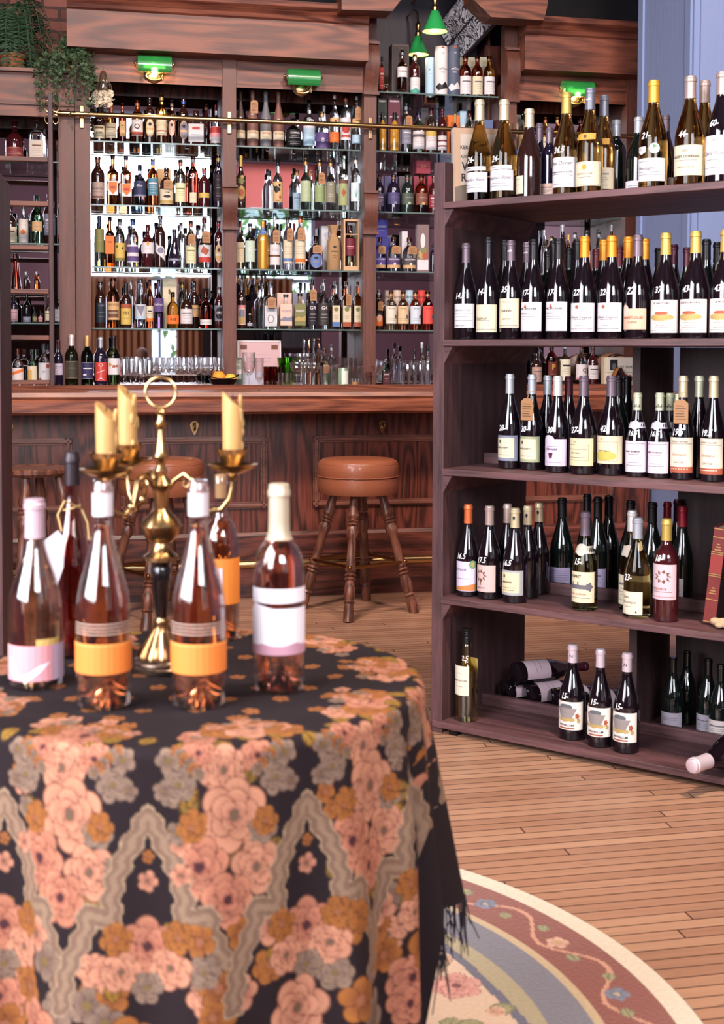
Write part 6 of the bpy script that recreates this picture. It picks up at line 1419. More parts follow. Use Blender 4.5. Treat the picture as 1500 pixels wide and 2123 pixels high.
def kl_strip(): return (['white', 'grey'], lambda b, sk, H, R, c: (patch(b, Skin(lambda z: R, sk.ang), -R * 1.15, R * 1.15, H * .295, H * .335, .0007, 0), write(b, Skin(lambda z: R, sk.ang), 'KERMIT LYNCH', 0, H * .315, .007, .0012, 1)))
Y_ = lambda y: ('y', y)
D = lambda t: ('t', t)
T1 = [
 (994, 208, D(.055), 52, 'burg', 'amberg', 'creamc', 'white wine with cream capsule, script label', dict(lab=L(.085, .28, ['white', 'grey'], ('t', 'Beaujolais Blanc', 0, .62, .24, 1, False, .35), ('l', .35, .5, 1), ('l', .22, .7, 1)), neckband=kl_strip(), price=('24-', .40))),
 (1045, 208, D(.055), 55, 'burg', 'amberg', 'creamc', 'amber-lit white wine with cream capsule', dict(lab=L(.085, .29, ['white', 'grey'], ('t', 'Beaujolais Blanc', 0, .62, .24, 1, False, .35), ('l', .35, .5, 1), ('l', .22, .7, 1)), neckband=kl_strip(), price=('24-', .40))),
 (1097, 227, D(.075), 52, 'burg', 'brown', 'creamc', 'brown-glass wine with cream capsule, side label', dict(lab=L(.05, .25, ['cream', 'rust', 'grey'], ('l', .5, .5, 1), ('l', .8, .5, 2), ha=.55), turn=-.5)),
 (1118, 257, D(.30), 40, 'burg', 'red', 'mauve', 'wine with dark mauve capsule'),
 (1139, 266, D(.14), 40, 'bord', 'dkpur', 'mauve', 'slim dark wine with mauve capsule', dict(lab=plain('blush', .04, .22))),
 (1174, 193, D(.055), 54, 'burg', 'amberg', 'goldc', 'white wine with beige-gold capsule, large label', dict(lab=L(.07, .36, ['white', 'ink', 'grey'], ('t', 'Paul Olivier', 0, .80, .17, 1, False, .35), ('t', 'BOURGOGNE ALIGOTE', 0, .50, .075, 1, True), ('l', .43, .7, 2), ('t', '2022', .6, .38, .06, 1), ('l', .1, .6, 2), ha=1.2), price=('24.5', .43))),
 (1223, 184, D(.050), 56, 'burg', 'amberg', 'greyc', 'white wine with grey crested capsule', dict(lab=L(.06, .29, ['cream', 'grey', 'slate', 'gold'], ('b', -.92, .92, .06, .94, 2), ('d', 0, .78, .14, .12, 3), ('t', 'BOURGOGNE', 0, .5, .11, 1), ('l', .36, .4, 1), ha=1.15), neckband=L(.50, .56, ['gold', 'brown'], ('b', -.6, .6, .0, 1, 0), ('d', 0, .5, .16, .3, 1), ha=.7), capart=emblem_cap)),
 (1252, 199, D(.135), 50, 'burg', 'amberg', 'greyc', 'similar white wine tucked behind', dict(lab=plain('cream', .06, .27, 'slate'), neckband=L(.50, .56, ['gold', 'brown'], ('d', 0, .5, .16, .3, 1), ha=.7))),
 (1277, 250, D(.20), 44, 'bord', 'green', 'silverc', 'shorter dark wine with silver capsule'),
 (1324, 244, D(.15), 52, 'burg', 'green', 'silverc', 'dark wine with silver capsule, small label', dict(lab=L(.03, .16, ['white', 'ink'], ('l', .5, .5, 1), ('l', .3, .5, 1), ha=.9))),
 (1355, 168, D(.055), 60, 'burg', 'amberg', 'ygold', 'white wine with yellow-gold capsule, two stickers', dict(lab=L(.06, .27, ['white', 'ink', 'grey'], ('t', 'Montagny', -.1, .56, .20, 1, False, .3), ('l', .86, .6, 2), ('l', .4, .6, 2), ('l', .28, .7, 2), ('t', '2021', 0, .14, .09, 2), ha=1.15), price=('21-', .48),
   neckband=(['white', 'green', 'slate'], lambda b, sk, H, R, c: (disc(b, Skin(lambda z: R * .98, sk.ang), R * .45, H * .36, R * .36, R * .36, .0012, 0), disc(b, Skin(lambda z: R * .98, sk.ang), R * .45, H * .38, R * .14, R * .12, .0018, 1, 14, 3), poly(b, Skin(lambda z: R * .98, sk.ang), [(-R * .85, H * .38), (-R * .15, H * .38), (-R * .15, H * .33), (-R * .5, H * .305), (-R * .85, H * .33)], .0012, 0), write(b, Skin(lambda z: R * .98, sk.ang), '2022', -R * .5, H * .355, .010, .0018, 2))))),
 (1380, 240, D(.20), 44, 'burg', 'red', 'mauve', 'dark wine with mauve-brown capsule', dict(lab=plain('white', .03, .2))),
 (1431, 159, D(.055), 62, 'burg', 'amberg', 'taupe', 'white wine with taupe capsule, cream label', dict(lab=L(.085, .36, ['cream', 'ink', 'grey'], ('t', '2022', 0, .82, .10, 1), ('t', 'AUXEY-DURESSES', 0, .62, .12, 1, True), ('l', .50, .6, 2), ('t', 'Gerard Nicot', 0, .28, .11, 2, False, .3), ha=1.2), price=('44-', .46))),
 (1461, 168, D(.16), 56, 'burg', 'amberg', 'taupe', 'white wine with taupe capsule, standing behind'),
 (1497, 150, D(.055), 64, 'burg', 'red', 'taupe', 'dark wine with silver-taupe capsule, white label', dict(lab=L(.07, .42, ['white', 'ink', 'grey'], ('t', '2019', 0, .88, .08, 1), ('t', 'Saint-Aubin', 0, .55, .15, 2, False, .35), ('l', .38, .5, 2), ('l', .18, .7, 2), ha=1.2), price=('60-', .53))),
 (1560, 150, D(.055), 64, 'burg', 'red', 'taupe', 'dark wine beyond the picture edge', dict()),
]
shelf_wine(0, 'top of bookcase', T1[:-1], 'wines on top of the bookcase')
crest = lambda: L(.07, .35, ['white', 'ink', 'grey', 'rust'], ('d', -.15, .86, .11, .07, 3, 6), ('t', 'La Vieille Elegance', 0, .50, .12, 1, False, .3), ('l', .42, .4, 2), ('l', .22, .25, 2), ('l', .10, .8, 2), ha=1.15)
bouch = lambda: L(.08, .37, ['white', 'ink', 'grey', 'rust'], ('p', [(-.25, .80), (-.12, .95), (0, .80)], 3), ('t', 'VINC. BOUCHER', 0, .77, .09, 1, True), ('t', 'VOUVRAY', -.2, .60, .085, 2), ('l', .50, .5, 2), ('l', .42, .6, 2), ha=1.15)
def chateau(t1): return L(.055, .365, ['#dcd0cc', 'ink', 'grey', 'mustard', 'rust'], ('t', t1, 0, .90, .085, 1, True), ('l', .80, .2, 2), ('d', 0, .47, .70, .11, 3), ('r', -.6, .6, .44, .50, 3), ('d', 0, .60, .38, .05, 4), ('t', 'DOMAINE HUET', 0, .30, .055, 2), ('t', 'VOUVRAY', 0, .22, .065, 2), ('l', .15, .4, 2), ('l', .08, .8, 2), ha=1.2)
T2 = [
 (966, 505, D(.06), 46, 'burg', 'red', 'mauve', 'dark wine with mauve capsule, white label', dict(lab=L(.12, .37, ['white', 'grey', 'ink'], ('t', 'COUR BLANCHE', 0, .73, .10, 1), ('l', .6, .9, 1), ('l', .46, .5, 1), ('l', .3, .8, 1), ('t', 'Marie Dupin', -.1, .1, .09, 2, False, .3), ha=1.15), price=('14.5', .45))),
 (1013, 493, D(.06), 50, 'burg', 'red', 'blackc', 'dark wine with black screw cap, cream label', dict(lab=L(.07, .34, ['cream', 'ink', 'grey'], ('t', 'Saumur', -.1, .5, .17, 1), ('l', .42, .5, 2), ('l', .1, .9, 2), ha=1.15), price=('14-', .46))),
 (1046, 498, D(.17), 46, 'burg', 'red', 'blackc', 'dark wine with slim black cap'),
 (1059, 499, D(.055), 46, 'burg', 'red', 'mauve', 'dark wine with DAVID on tall cream label', dict(lab=L(.115, .41, ['cream', 'ink', 'grey'], ('t', 'PASCAL', 0, .88, .07, 2), ('t', 'DAVID', 0, .58, .12, 1, True), ('t', 'SAUMUR', 0, .30, .07, 1), ('l', .08, .8, 2), ha=1.15), price=('35-', .50), capart=emblem_cap)),
 (1092, 503, D(.17), 44, 'burg', 'red', 'mauve', 'dark wine with mountain-print mauve capsule', dict(capart=emblem_cap)),
 (1106, 497, D(.055), 50, 'burg', 'red', 'blackc', 'dark wine, black cap, white Vouvray label', dict(lab=bouch(), price=('17-', .46))),
 (1148, 500, D(.17), 46, 'burg', 'red', 'blackc', 'dark wine with gold-dotted black cap'),
 (1158, 495, D(.05), 50, 'burg', 'red', 'blackc', 'dark wine, black cap, same Vouvray label', dict(lab=bouch(), price=('17-', .46))),
 (1197, 497, D(.17), 46, 'burg', 'red', 'blackc', 'dark wine with ribbed black cap'),
 (1212, 491, D(.05), 54, 'burg', 'red', 'orangec', 'dark wine with orange capsule, crested label', dict(lab=crest(), price=('22-', .45))),
 (1251, 498, D(.17), 48, 'burg', 'red', 'orangec', 'dark wine with orange capsule standing behind'),
 (1268, 490, D(.045), 55, 'burg', 'red', 'orangec', 'dark wine, orange capsule, crested label', dict(lab=crest(), price=('22-', .45))),
 (1302, 492, D(.17), 50, 'burg', 'red', 'orangec', 'dark wine with orange capsule, half hidden'),
 (1322, 488, D(.05), 54, 'burg', 'red', 'mauve', 'dark wine with mauve capsule, tan-pink label', dict(lab=L(.09, .29, ['#d0a890', 'rust', 'brown', 'blush'], ('d', -.6, .9, .35, .30, 3), ('t', 'MONTLOUIS', 0, .56, .18, 1, True), ('t', 'SAUMUR', 0, .34, .12, 2), ha=1.0), price=('22', .46, .10))),
 (1337, 496, D(.24), 48, 'burg', 'red', 'orangec', 'dark wine with orange capsule, farther back'),
 (1380, 484, D(.05), 58, 'burg', 'red', 'goldc', 'dark wine with gold capsule, LE HAUT-LIEU label', dict(lab=chateau('LE HAUT-LIEU'), price=('37-', .46))),
 (1442, 480, D(.05), 60, 'burg', 'red', 'goldc', 'dark wine, gold capsule, CLOS DU BOURG label', dict(lab=chateau('CLOS DU BOURG'), price=('43-', .46))),
 (1505, 477, D(.05), 62, 'burg', 'red', 'goldc', 'dark wine, gold capsule, LE MONT label', dict(lab=chateau('LE MONT'), price=('43-', .46))),
 (1180, 516, D(.36), 42, 'bord', 'green', 'blackc', 'dark bottle with plain black top'), (1136, 522, D(.36), 42, 'bord', 'green', 'blackc', 'dark bottle with dull black top'),
 (1236, 518, D(.34), 42, 'bord', 'green', 'darkred', 'dark bottle with maroon top'), (1284, 513, D(.34), 42, 'bord', 'green', 'darkred', 'dark bottle, maroon top'),
 (1365, 515, D(.34), 44, 'burg', 'green', 'blackc', 'dark bottle with black top'), (1397, 508, D(.36), 44, 'burg', 'green', 'burgc', 'dark bottle with burgundy top'),
 (1424, 514, D(.33), 46, 'burg', 'green', 'burgc', 'dark bottle, burgundy top'), (1464, 497, D(.24), 48, 'burg', 'green', 'blackc', 'dark bottle with red-banded black top'), (1487, 503, D(.34), 48, 'burg', 'green', 'blackc', 'dark bottle, red-banded black top'),
]
shelf_wine(1, 'second bookcase shelf', T2, 'wines on the second bookcase shelf')
stj = lambda c: L(.085, .355, [c, 'cream', 'ink', 'grey'], ('r', -.92, .72, .12, .90, 1), ('d', -.3, .76, .07, .07, 2), ('t', 'SAINT-JOSEPH', -.12, .52, .085, 2, True), ('l', .36, .15, 3), ('l', .24, .4, 3), ha=1.2)
srom = lambda: L(.06, .43, ['#dcc8d4', 'ink', 'grey'], ('l', .92, .8, 2), ('t', 'SAINT-ROMAIN', -.1, .66, .075, 1, True), ('l', .58, .4, 2), ('l', .30, .4, 2), ('l', .22, .6, 2), ('p', [(-.98, .12), (-.85, .2), (-.85, .06)], 1), ha=1.15)
savo = lambda: L(.07, .41, ['#dccab4', 'rust', 'ink', 'grey'], ('r', -1, 1, .0, .17, 1), ('r', -.6, .6, .10, .12, 0), ('t', 'ADRIEN VACHER', 0, .88, .065, 2), ('l', .82, .9, 3), ('t', 'Domaine', 0, .52, .11, 1, False, .3), ('t', 'SAVOIE', 0, .30, .09, 3), ha=1.15)
nb = lambda: L(.585, .655, ['#cfc4cc', 'grey'], ('d', 0, .5, .34, .75, 0), ('l', .5, .2, 1), ha=1.1)
T3 = [
 (1055, 776, Y_(973), 47, 'burg', 'red', 'silverc', 'dark wine, silver capsule, slate-bordered label', dict(lab=stj('slate'), price=('28-', .43))),
 (1101, 777, Y_(976), 47, 'burg', 'red', 'silverc', 'dark wine, silver capsule, green-bordered label, paper tag', dict(lab=stj('#9a9c7c'), price=('30-', .43), tagp=.64)),
 (1135, 779, D(.19), 46, 'burg', 'red', 'silverc', 'dark wine with silver capsule standing behind'),
 (1154, 780, Y_(981), 50, 'burg', 'red', 'whitec', 'dark wine, white capsule, lilac arched label', dict(lab=L(.07, .35, ['#cdb8d0', 'ink', 'grey', 'burgc'], ('d', -.28, .98, .42, .16, 0), ('t', 'CHEVALIER', -.1, .62, .10, 1, True), ('l', .72, .4, 2), ('p', [(-.3, .48), (.05, .50), (-.02, .30), (-.2, .26)], 3), ('l', .14, .6, 2), ha=1.15), price=('30-', .44))),
 (1179, 781, D(.33), 46, 'burg', 'red', 'burgc', 'dark wine with burgundy capsule'),
 (1208, 780, Y_(985), 56, 'burg', 'red', 'mauve', 'dark wine, mauve capsule, framed cream label', dict(lab=L(.09, .37, ['#d4c49c', 'ink', 'grey'], ('t', 'PV', -.1, .86, .11, 2), ('b', -.85, .70, .20, .76, 1), ('l', .60, .6, 2), ('t', 'SAINT-PERAY', -.08, .46, .07, 1), ('l', .30, .5, 2), ha=1.2), price=('27-', .45))),
 (1265, 780, Y_(987), 57, 'burg', 'red', 'mauve', 'dark wine, mauve capsule, yellow-sketch label', dict(lab=L(.12, .40, ['#d8c4a4', 'ink', 'grey', '#b8a850'], ('t', 'EV', -.25, .88, .11, 2), ('b', -.95, .65, .10, .78, 2), ('d', -.1, .28, .70, .18, 3), ('t', 'SAINT PERAY', -.12, .46, .085, 1), ha=1.2), price=('42-', .47))),
 (1282, 783, D(.335), 46, 'burg', 'green', 'blackc', 'dark wine behind the yellow-sketch label'),
 (1300, 781, D(.45), 46, 'burg', 'green', 'blackc', 'dark wine before the divider'),
 (1319, 815, Y_(990), 47, 'burg', 'red', 'limec', 'shorter wine, cream castle capsule', dict(lab=srom(), price=('16.5', .52), neckband=nb(), capart=castle_cap)),
 (1365, 815, Y_(993), 47, 'burg', 'red', 'limec', 'shorter wine, same cream castle capsule', dict(lab=srom(), price=('16.5', .52), neckband=nb(), capart=castle_cap)),
 (1389, 816, D(.17), 46, 'burg', 'red', 'limec', 'shorter wine with cream capsule behind', dict(neckband=nb(), capart=castle_cap)),
 (1413, 780, Y_(996), 49, 'burg', 'red', 'creamc', 'dark wine, cream capsule, red-footed label, paper tag', dict(lab=savo(), price=('19.5', .46), tagp=.66)),
 (1449, 780, D(.17), 50, 'burg', 'red', 'limec', 'dark wine with pale green capsule'),
 (1476, 780, Y_(1000), 52, 'burg', 'red', 'creamc', 'dark wine, cream capsule, red-footed label', dict(lab=savo(), price=('19.5', .46))),
 (1405, 817, D(.215), 46, 'burg', 'red', 'limec', 'shorter wine with cream capsule, barely showing'),
]
shelf_wine(2, 'third bookcase shelf', T3, 'wines on the third bookcase shelf')
T4 = [
 (969, 1046, Y_(1238), 47, 'burg', 'red', 'orange2', 'dark wine with orange capsule, hill label', dict(lab=L(.06, .385, ['#cbbcd0', 'ink', 'mustard', '#c07840', 'green'], ('t', 'MONTAUR', -.3, .72, .12, 1), ('l', .42, .5, 1), ('p', [(-1, .02), (-1, .10), (-.2, .15), (1, .26), (1, .02)], 3), ('d', .75, .90, .26, .14, 4), ('d', .75, .90, .12, .07, 2), ha=1.15), price=('16.5', .44))),
 (1013, 1049, Y_(1244), 50, 'burg', 'red', 'taupe', 'dark wine with taupe capsule, tree label', dict(lab=L(.08, .37, ['#c8a8a4', 'brown', 'grey'], ('d', -.2, .60, .45, .20, 1, 9), ('d', -.2, .60, .30, .14, 0, 7), ('r', -.25, -.15, .25, .5, 1), ('t', 'CAIRANNE', -.2, .15, .08, 2), ha=1.0), price=('17.5', .42))),
 (1050, 1045, Y_(1238), 46, 'burg', 'red', 'taupe', 'dark wine, taupe capsule, pale label edge', dict(lab=plain('#c8b4b8', .1, .38))),
 (1066, 1054, Y_(1252), 53, 'burg', 'red', 'creamc', 'dark wine, cream capsule, slate-bordered label', dict(lab=L(.085, .35, ['#9c9ca0', '#d4c4a0', 'ink', 'brown'], ('r', -.92, .74, .10, .92, 1), ('d', -.3, .76, .08, .08, 2), ('t', 'MARSANNE', -.1, .52, .09, 2, True), ('l', .3, .5, 3), ('l', .2, .4, 3), ha=1.15), price=('16.5', .425), capart=tree_cap)),
 (1092, 1049, Y_(1242), 48, 'burg', 'red', 'creamc', 'dark wine, cream capsule, lilac side label', dict(lab=L(.08, .35, ['#b8a0b4', 'grey'], ('l', .5, .5, 1), ha=.4), turn=-.1, capart=tree_cap)),
 (1115, 1043, Y_(1234), 46, 'burg', 'red', 'creamc', 'dark wine, cream capsule, narrow lilac label', dict(lab=L(.08, .35, ['#b8a0b4', 'grey'], ('l', .5, .5, 1), ha=.4), turn=-.1, capart=tree_cap)),
 (1165, 1033, D(.34), 50, 'burg', 'green', 'greenc' and 'blackc', 'green-black bottle showing lilac back label', dict(lab=L(.02, .26, ['#a898b8', 'ink', 'grey'], ('l', .85, .8, 2), ('l', .75, .8, 2), ('l', .65, .8, 2), ('l', .55, .8, 2), ('l', .45, .8, 2), ('l', .35, .6, 2), ('r', .3, .8, .06, .18, 1), ha=1.15))),
 (1217, 1025, D(.44), 44, 'burg', 'green', 'blackc', 'green-black bottle, tallest behind'), (1239, 1031, D(.36), 48, 'burg', 'green', 'blackc', 'green-black bottle with lilac back label', dict(lab=plain('#a898b8', .02, .27))),
 (1262, 1028, D(.40), 48, 'burg', 'green', 'blackc', 'green-black bottle with bare dark glass'),
 (1211, 1062, Y_(1268), 54, 'burg', 'olive', 'mauve', 'olive-glass white wine with castle label', dict(capz=.76, lab=L(.085, .40, ['#d8c8a8', 'ink', 'grey', 'rust'], ('t', 'ESPRIT', -.2, .84, .13, 1, True), ('r', -.85, .6, .44, .58, 2), ('r', -.5, -.4, .58, .66, 2), ('r', -.1, .0, .58, .68, 2), ('d', .65, .52, .2, .14, 2, 5), ('t', 'Cotes du Rhone', -.1, .28, .09, 3), ('l', .16, .7, 2), ha=1.15), price=('15-', .50), neckband=L(.585, .66, ['#cbbcac', 'grey'], ('d', 0, .5, .34, .8, 0), ('l', .5, .3, 1), ha=1.3))),
 (1307, 1038, D(.38), 50, 'burg', 'green', 'blackc', 'dark bottle before the blue column'), (1352, 1042, D(.38), 52, 'burg', 'green', 'blackc', 'dark bottle with black foil'),
 (1310, 1059, D(.17), 52, 'burg', 'amberg', 'whitec', 'white wine with white capsule, neck medallion', dict(lab=plain('cream', .06, .36), neckband=L(.55, .65, ['#cbbcac', 'grey'], ('d', 0, .5, .5, .6, 0), ha=.7))),
 (1319, 1074, Y_(1284), 57, 'burg', 'whitew', 'silverc', 'golden white wine in clear glass', dict(lab=L(.04, .27, ['#dcccb4', 'ink', 'grey'], ('t', 'Saint', -.2, .76, .17, 1, False, .3), ('t', 'Veranique', 0, .54, .17, 1, False, .3), ('l', .34, .3, 2), ('d', .55, .12, .05, .05, 1), ha=.95), turn=-.15, price=('23-', .41), back=('yellow', .10, .34))),
 (1383, 1041, D(.40), 44, 'burg', 'green', 'redc', 'dark bottle with bright red capsule'), (1404, 1036, D(.46), 44, 'burg', 'green', 'burgc', 'dark bottle with burgundy capsule'),
 (1415, 1050, D(.34), 50, 'burg', 'green', 'redc', 'dark bottle, red capsule, white strip label', dict(lab=L(.02, .28, ['#c8b8b8', 'grey'], ('l', .5, .5, 1), ha=.5))),
 (1379, 1076, Y_(1291), 54, 'bord', 'dkred', 'goldc', 'bordeaux bottle with gold capsule, pinkish label', dict(lab=L(.22, .565, ['#ccb0b8', 'rust', 'brown'], ('d', .15, .65, .45, .17, 2, 9), ('d', .15, .65, .30, .12, 0, 7), ('t', 'LA SOURCE', -.1, .30, .09, 1, True), ('l', .22, .7, 2), ('l', .08, .8, 1), ha=1.2), price=('18-', .62))),
]
shelf_wine(3, 'fourth bookcase shelf', T4, 'wines on the fourth bookcase shelf')
nov = lambda: L(.115, .415, ['#e4d8d0', '#5c6064', 'mustard', '#8c8280', 'rust', 'ink'], ('d', 0, .37, .60, .08, 2, 7), ('d', -.05, .82, .40, .10, 1), ('p', [(-.65, .80), (.60, .76), (.32, .42), (-.40, .42)], 3), ('l', .60, .35, 1), ('d', .62, .50, .12, .10, 4, 5), ('d', .70, .34, .10, .08, 2, 5), ('d', -.68, .40, .10, .09, 2, 5), ('t', 'NOVELLUM', 0, .17, .105, 5, True), ('r', -.45, .45, .04, .09, 4), ha=1.2)
T5 = [
 (1185, 1337, Y_(1537), 56, 'burg', 'red', 'blushc', 'dark wine, white capsule, illustrated tub label', dict(capz=.815, lab=nov(), price=('15-', .47), capart=N_cap)),
 (1242, 1346, Y_(1552), 52, 'burg', 'red', 'blushc', 'dark wine, white capsule, illustrated tub label', dict(capz=.815, lab=nov(), price=('15-', .47))),
 (1297, 1354, Y_(1564), 56, 'burg', 'red', 'blushc', 'dark wine, white capsule, illustrated tub label', dict(capz=.815, lab=nov(), price=('15-', .47), capart=N_cap)),
 (1395, 1362, D(.36), 46, 'burg', 'green', None, 'dark uncapped bottle with barcode label', dict(lab=L(.02, .26, ['#a89ca8', 'ink', 'grey'], ('r', 0, .8, .05, .16, 1), ('l', .7, .6, 2), ('l', .6, .6, 2), ha=1.1))),
 (1424, 1350, D(.46), 44, 'burg', 'green', None, 'dark uncapped bottle in deep shade'), (1443, 1345, D(.50), 42, 'burg', 'green', None, 'dark uncapped bottle, farthest in'),
 (1468, 1366, D(.38), 46, 'burg', 'green', None, 'dark uncapped bottle with grey-blue label', dict(lab=plain('#98909c', .02, .28))), (1494, 1378, D(.32), 48, 'burg', 'green', None, 'dark uncapped bottle behind the magnum', dict(lab=plain('#c0b0ac', .06, .30))),
]
shelf_wine(4, 'lowest bookcase shelf', T5, 'wines on the lowest bookcase shelf')
# half bottle of white with a pourer
x, y, R = case_spot(966, 1340, SZ[4], Y_(1498), 47); Wp = CASE @ Vector((x, y, 0)); H = height_at(966, 1337, Wp.x, Wp.y) - SZ[4]
wb = bottle('bord', H / .97, R, 'palew', None, CASE @ T_(x, y, SZ[4] + .0006), 'clear bottle of white wine with dark stopper, alone on the lowest bookcase shelf', 'bottle', None, 'wine_bottle', lab=L(.34, .72, ['#d8ccb8', 'ink', 'grey'], ('t', 'GRAND CROTIER', 0, .5, .09, 1), ('l', .3, .4, 2), ('l', .75, .2, 2), ha=.85), turn=-.2, price=('12.5', .80, .09), back=('yellow', .38, .78), seg=32)
b = MB(); b.lathe([(R * .34, H / .97 - .004), (R * .36, H / .97 + .012), (R * .26, H / .97 + .016), (R * .24, H / .97 + .022), (R * .30, H / .97 + .026), (R * .24, H / .97 + .030), (R * .30, H / .97 + .034), (R * .24, H / .97 + .038), (R * .30, H / .97 + .042), (R * .5, H / .97 + .044), (R * .5, H / .97 + .047), (0.001, H / .97 + .048)], 16)
b.build('stopper', BLACK, wb, smooth=True)
# bottles lying in the rear of the lowest shelf
def lying(x, y, z, ang, H, R, cap, label, lab=None, price=None, roll=0.0, glass='red', tilt=0.0):
    Mx = CASE @ Matrix.Translation((x, y, z)) @ Matrix.Rotation(ang, 4, 'Z') @ Matrix.Rotation(PI / 2 - tilt, 4, 'X') @ Matrix.Rotation(roll, 4, 'Z')
    return bottle('burg', H, R, glass, cap, Mx, label, 'bottle', 'bottles lying on the lowest bookcase shelf', 'wine_bottle', lab=lab, price=price, seg=28)
ll = lambda: L(.10, .42, ['#b098a0', 'brown', 'grey'], ('l', .6, .5, 1), ('l', .4, .6, 2), ha=1.25)
A0 = PI + math.radians(-30)
for i, xx in enumerate((.098, .194, .290, .386)):
    lying(xx, .305, SZ[4] + .0412, A0, .295, .0405, 'burgc', f'dark bottle lying behind the rail, {ORD[i]} of the bottom layer', ll(), None, PI + .5)
lying(.146, .298, SZ[4] + .110, A0, .295, .0405, 'burgc', 'dark bottle lying on top of the bottom layer of bottles', ll(), None, PI + .5)
lying(1.04, .222, SZ[4] + .058, -math.radians(14), .37, .0565, 'blushc', 'magnum of dark wine lying across the lowest shelf, neck over the edge', L(.30, .44, ['#d8ccc8', 'grey'], ('l', .5, .5, 1), ha=1.3), ('68-', .48, .10), PI - .4)
# books
def book(name, M, w, d, h, cover, pages, label, art=None, spine_art=None):
    root = thing(name, label, 'book', M)
    c = pbr(cover, .6, key='book_cover')
    b = MB(); t = .003
    b.box(-w / 2, w / 2, 0, d, 0, t); b.box(-w / 2, w / 2, 0, d, h - 0, h - 0 + 0) if False else None
    MB().box(0, .003, 0, d, 0, h).build('front_cover', c, root); MB().box(-w, -w + .003, 0, d, 0, h).build('back_cover', c, root)
    MB().box(-w, .003, -.003, 0, 0, h, c=.0008).build('spine', c, root)
    MB().box(-w + .003, 0, 0, d - .004, .003, h - .003).build('page_block', pbr(pages, .8, key='book_pages'), root)
    return root
# leaning wine book: spine to the viewer, cover turned to the right
x, _ = cp(917, 400, .03)
bk = book('hardback_book', CASE @ T_(x + .038, .045, SZ[0] + .004, math.radians(-46)) @ Matrix.Rotation(math.radians(-5), 4, 'Y'), .030, .165, .245, '#b08c70', '#c8bca8', 'cream hardback wine book leaning at the bookcase post')
b = MB(); TX = lambda y_, z_, e=.0036: (e, y_, z_)
def bwrite(b, txt, y_, z_, size, mi, maxw=None):
    vs, fs, w = text_mesh(txt, True); sx = size if not maxw else min(size, maxw / w)
    b.mat(mi).add([(.0042, y_ + vx * sx, z_ + vy * size) for vx, vy, _ in vs], fs)
b.mat(1).add([TX(.02, .05), TX(.150, .05), TX(.150, .225), TX(.02, .225)], [(0, 1, 2, 3)])
b.mat(2).add([TX(0, .0), TX(.165, .0), TX(.165, .03), TX(.10, .05), TX(.05, .062), TX(0, .05)], [(0, 1, 2, 3, 4, 5)])
bwrite(b, 'KERMIT LYNCH', .072, .180, .017, 0, .105); bwrite(b, 'ADVENTURES ON THE', .072, .150, .014, 0, .105); bwrite(b, 'WINE', .066, .116, .040, 0, .085); bwrite(b, 'ROUTE', .070, .080, .036, 0, .098)
b.build('cover_print', [paper('ink'), paper('#b8a494'), paper('#6a584a')], bk, fix=False)
b = MB(); vs, fs, w_ = text_mesh('ADVENTURES ON THE WINE ROUTE', False)
b.add([(-.015 + vy * .013, -.0036, .125 - vx * .20 / w_) for vx, vy, _ in vs], fs); b.build('spine_print', paper('grey'), bk, fix=False)
MB().box(-.030, .003, -.0034, -.0030, 0, .245).build('spine_paper', paper('#c8beb4'), bk)
x, _ = cp(1082, 330, .22)
bl = book('blue_book', CASE @ T_(x, .20, SZ[0] + .003, math.radians(-30)) @ Matrix.Rotation(math.radians(-12), 4, 'Y'), .016, .12, .185, '#5a74a8', '#d8d0c8', 'blue book leaning behind the cream capsules on top of the bookcase')
x, y, _ = case_spot(1476, 1200, SZ[3], Y_(1298), 10)
ob = thing('antique_book', 'old red leather book with gilt spine leaning on the fourth shelf', 'book', CASE @ T_(x - .01, y + .0, SZ[3] + .006, math.radians(8)) @ Matrix.Rotation(math.radians(6), 4, 'Y'))
RL = pbr('#6e2422', .5, key='red_leather', bump=.3); GIL = pbr('#b08a54', .4, .5, key='gilt')
MB().box(-.018, .018, -.003, .0, 0, .285, c=.001).build('spine', RL, ob)
MB().box(.015, .018, 0, .19, 0, .285).build('front_cover', pbr('#221418', .6, key='dark_cover'), ob); MB().box(-.018, -.015, 0, .19, 0, .285).build('back_cover', RL, ob)
MB().box(-.015, .015, 0, .185, .004, .279).build('page_block', pbr('#a08c70', .8, key='old_pages'), ob)
b = MB()
for q in (.004, .070, .14, .146, .205, .211, .255, .280): b.box(-.0182, .0182, -.0045, -.003, q, q + .0022)
for q in (.10, .23): 
    for k in range(3): b.box(-.010 + .003 * k, .010 - .003 * k, -.0042, -.003, q + .008 * k - .012, q + .008 * k - .009)
b.build('gilt_tooling', GIL, ob)
MB().box(-.0181, .0181, -.0038, -.003, .15, .203).build('title_label', pbr('#8e2a26', .5, key='title_leather'), ob)
rt = random.Random(9); b = MB(); x, y, _ = case_spot(1488, 1290, SZ[3], Y_(1303), 10)
for i in range(9): b.ball((.012 * (i % 5) - .02 + rt.gauss(0, .003), rt.gauss(0, .008), .012 + .008 * (i // 5) + rt.gauss(0, .002)), rt.uniform(.009, .014), 8, sc=(1.4, 1, .9))
g = b.build('ginger_root', pbr('#b89878', .8, key='ginger_skin', bump=.6), M=CASE @ T_(x + .012, y, SZ[3] + .0), smooth=True)
tag(g, 'pale knobbly root lying at the foot of the old red book', 'ginger')

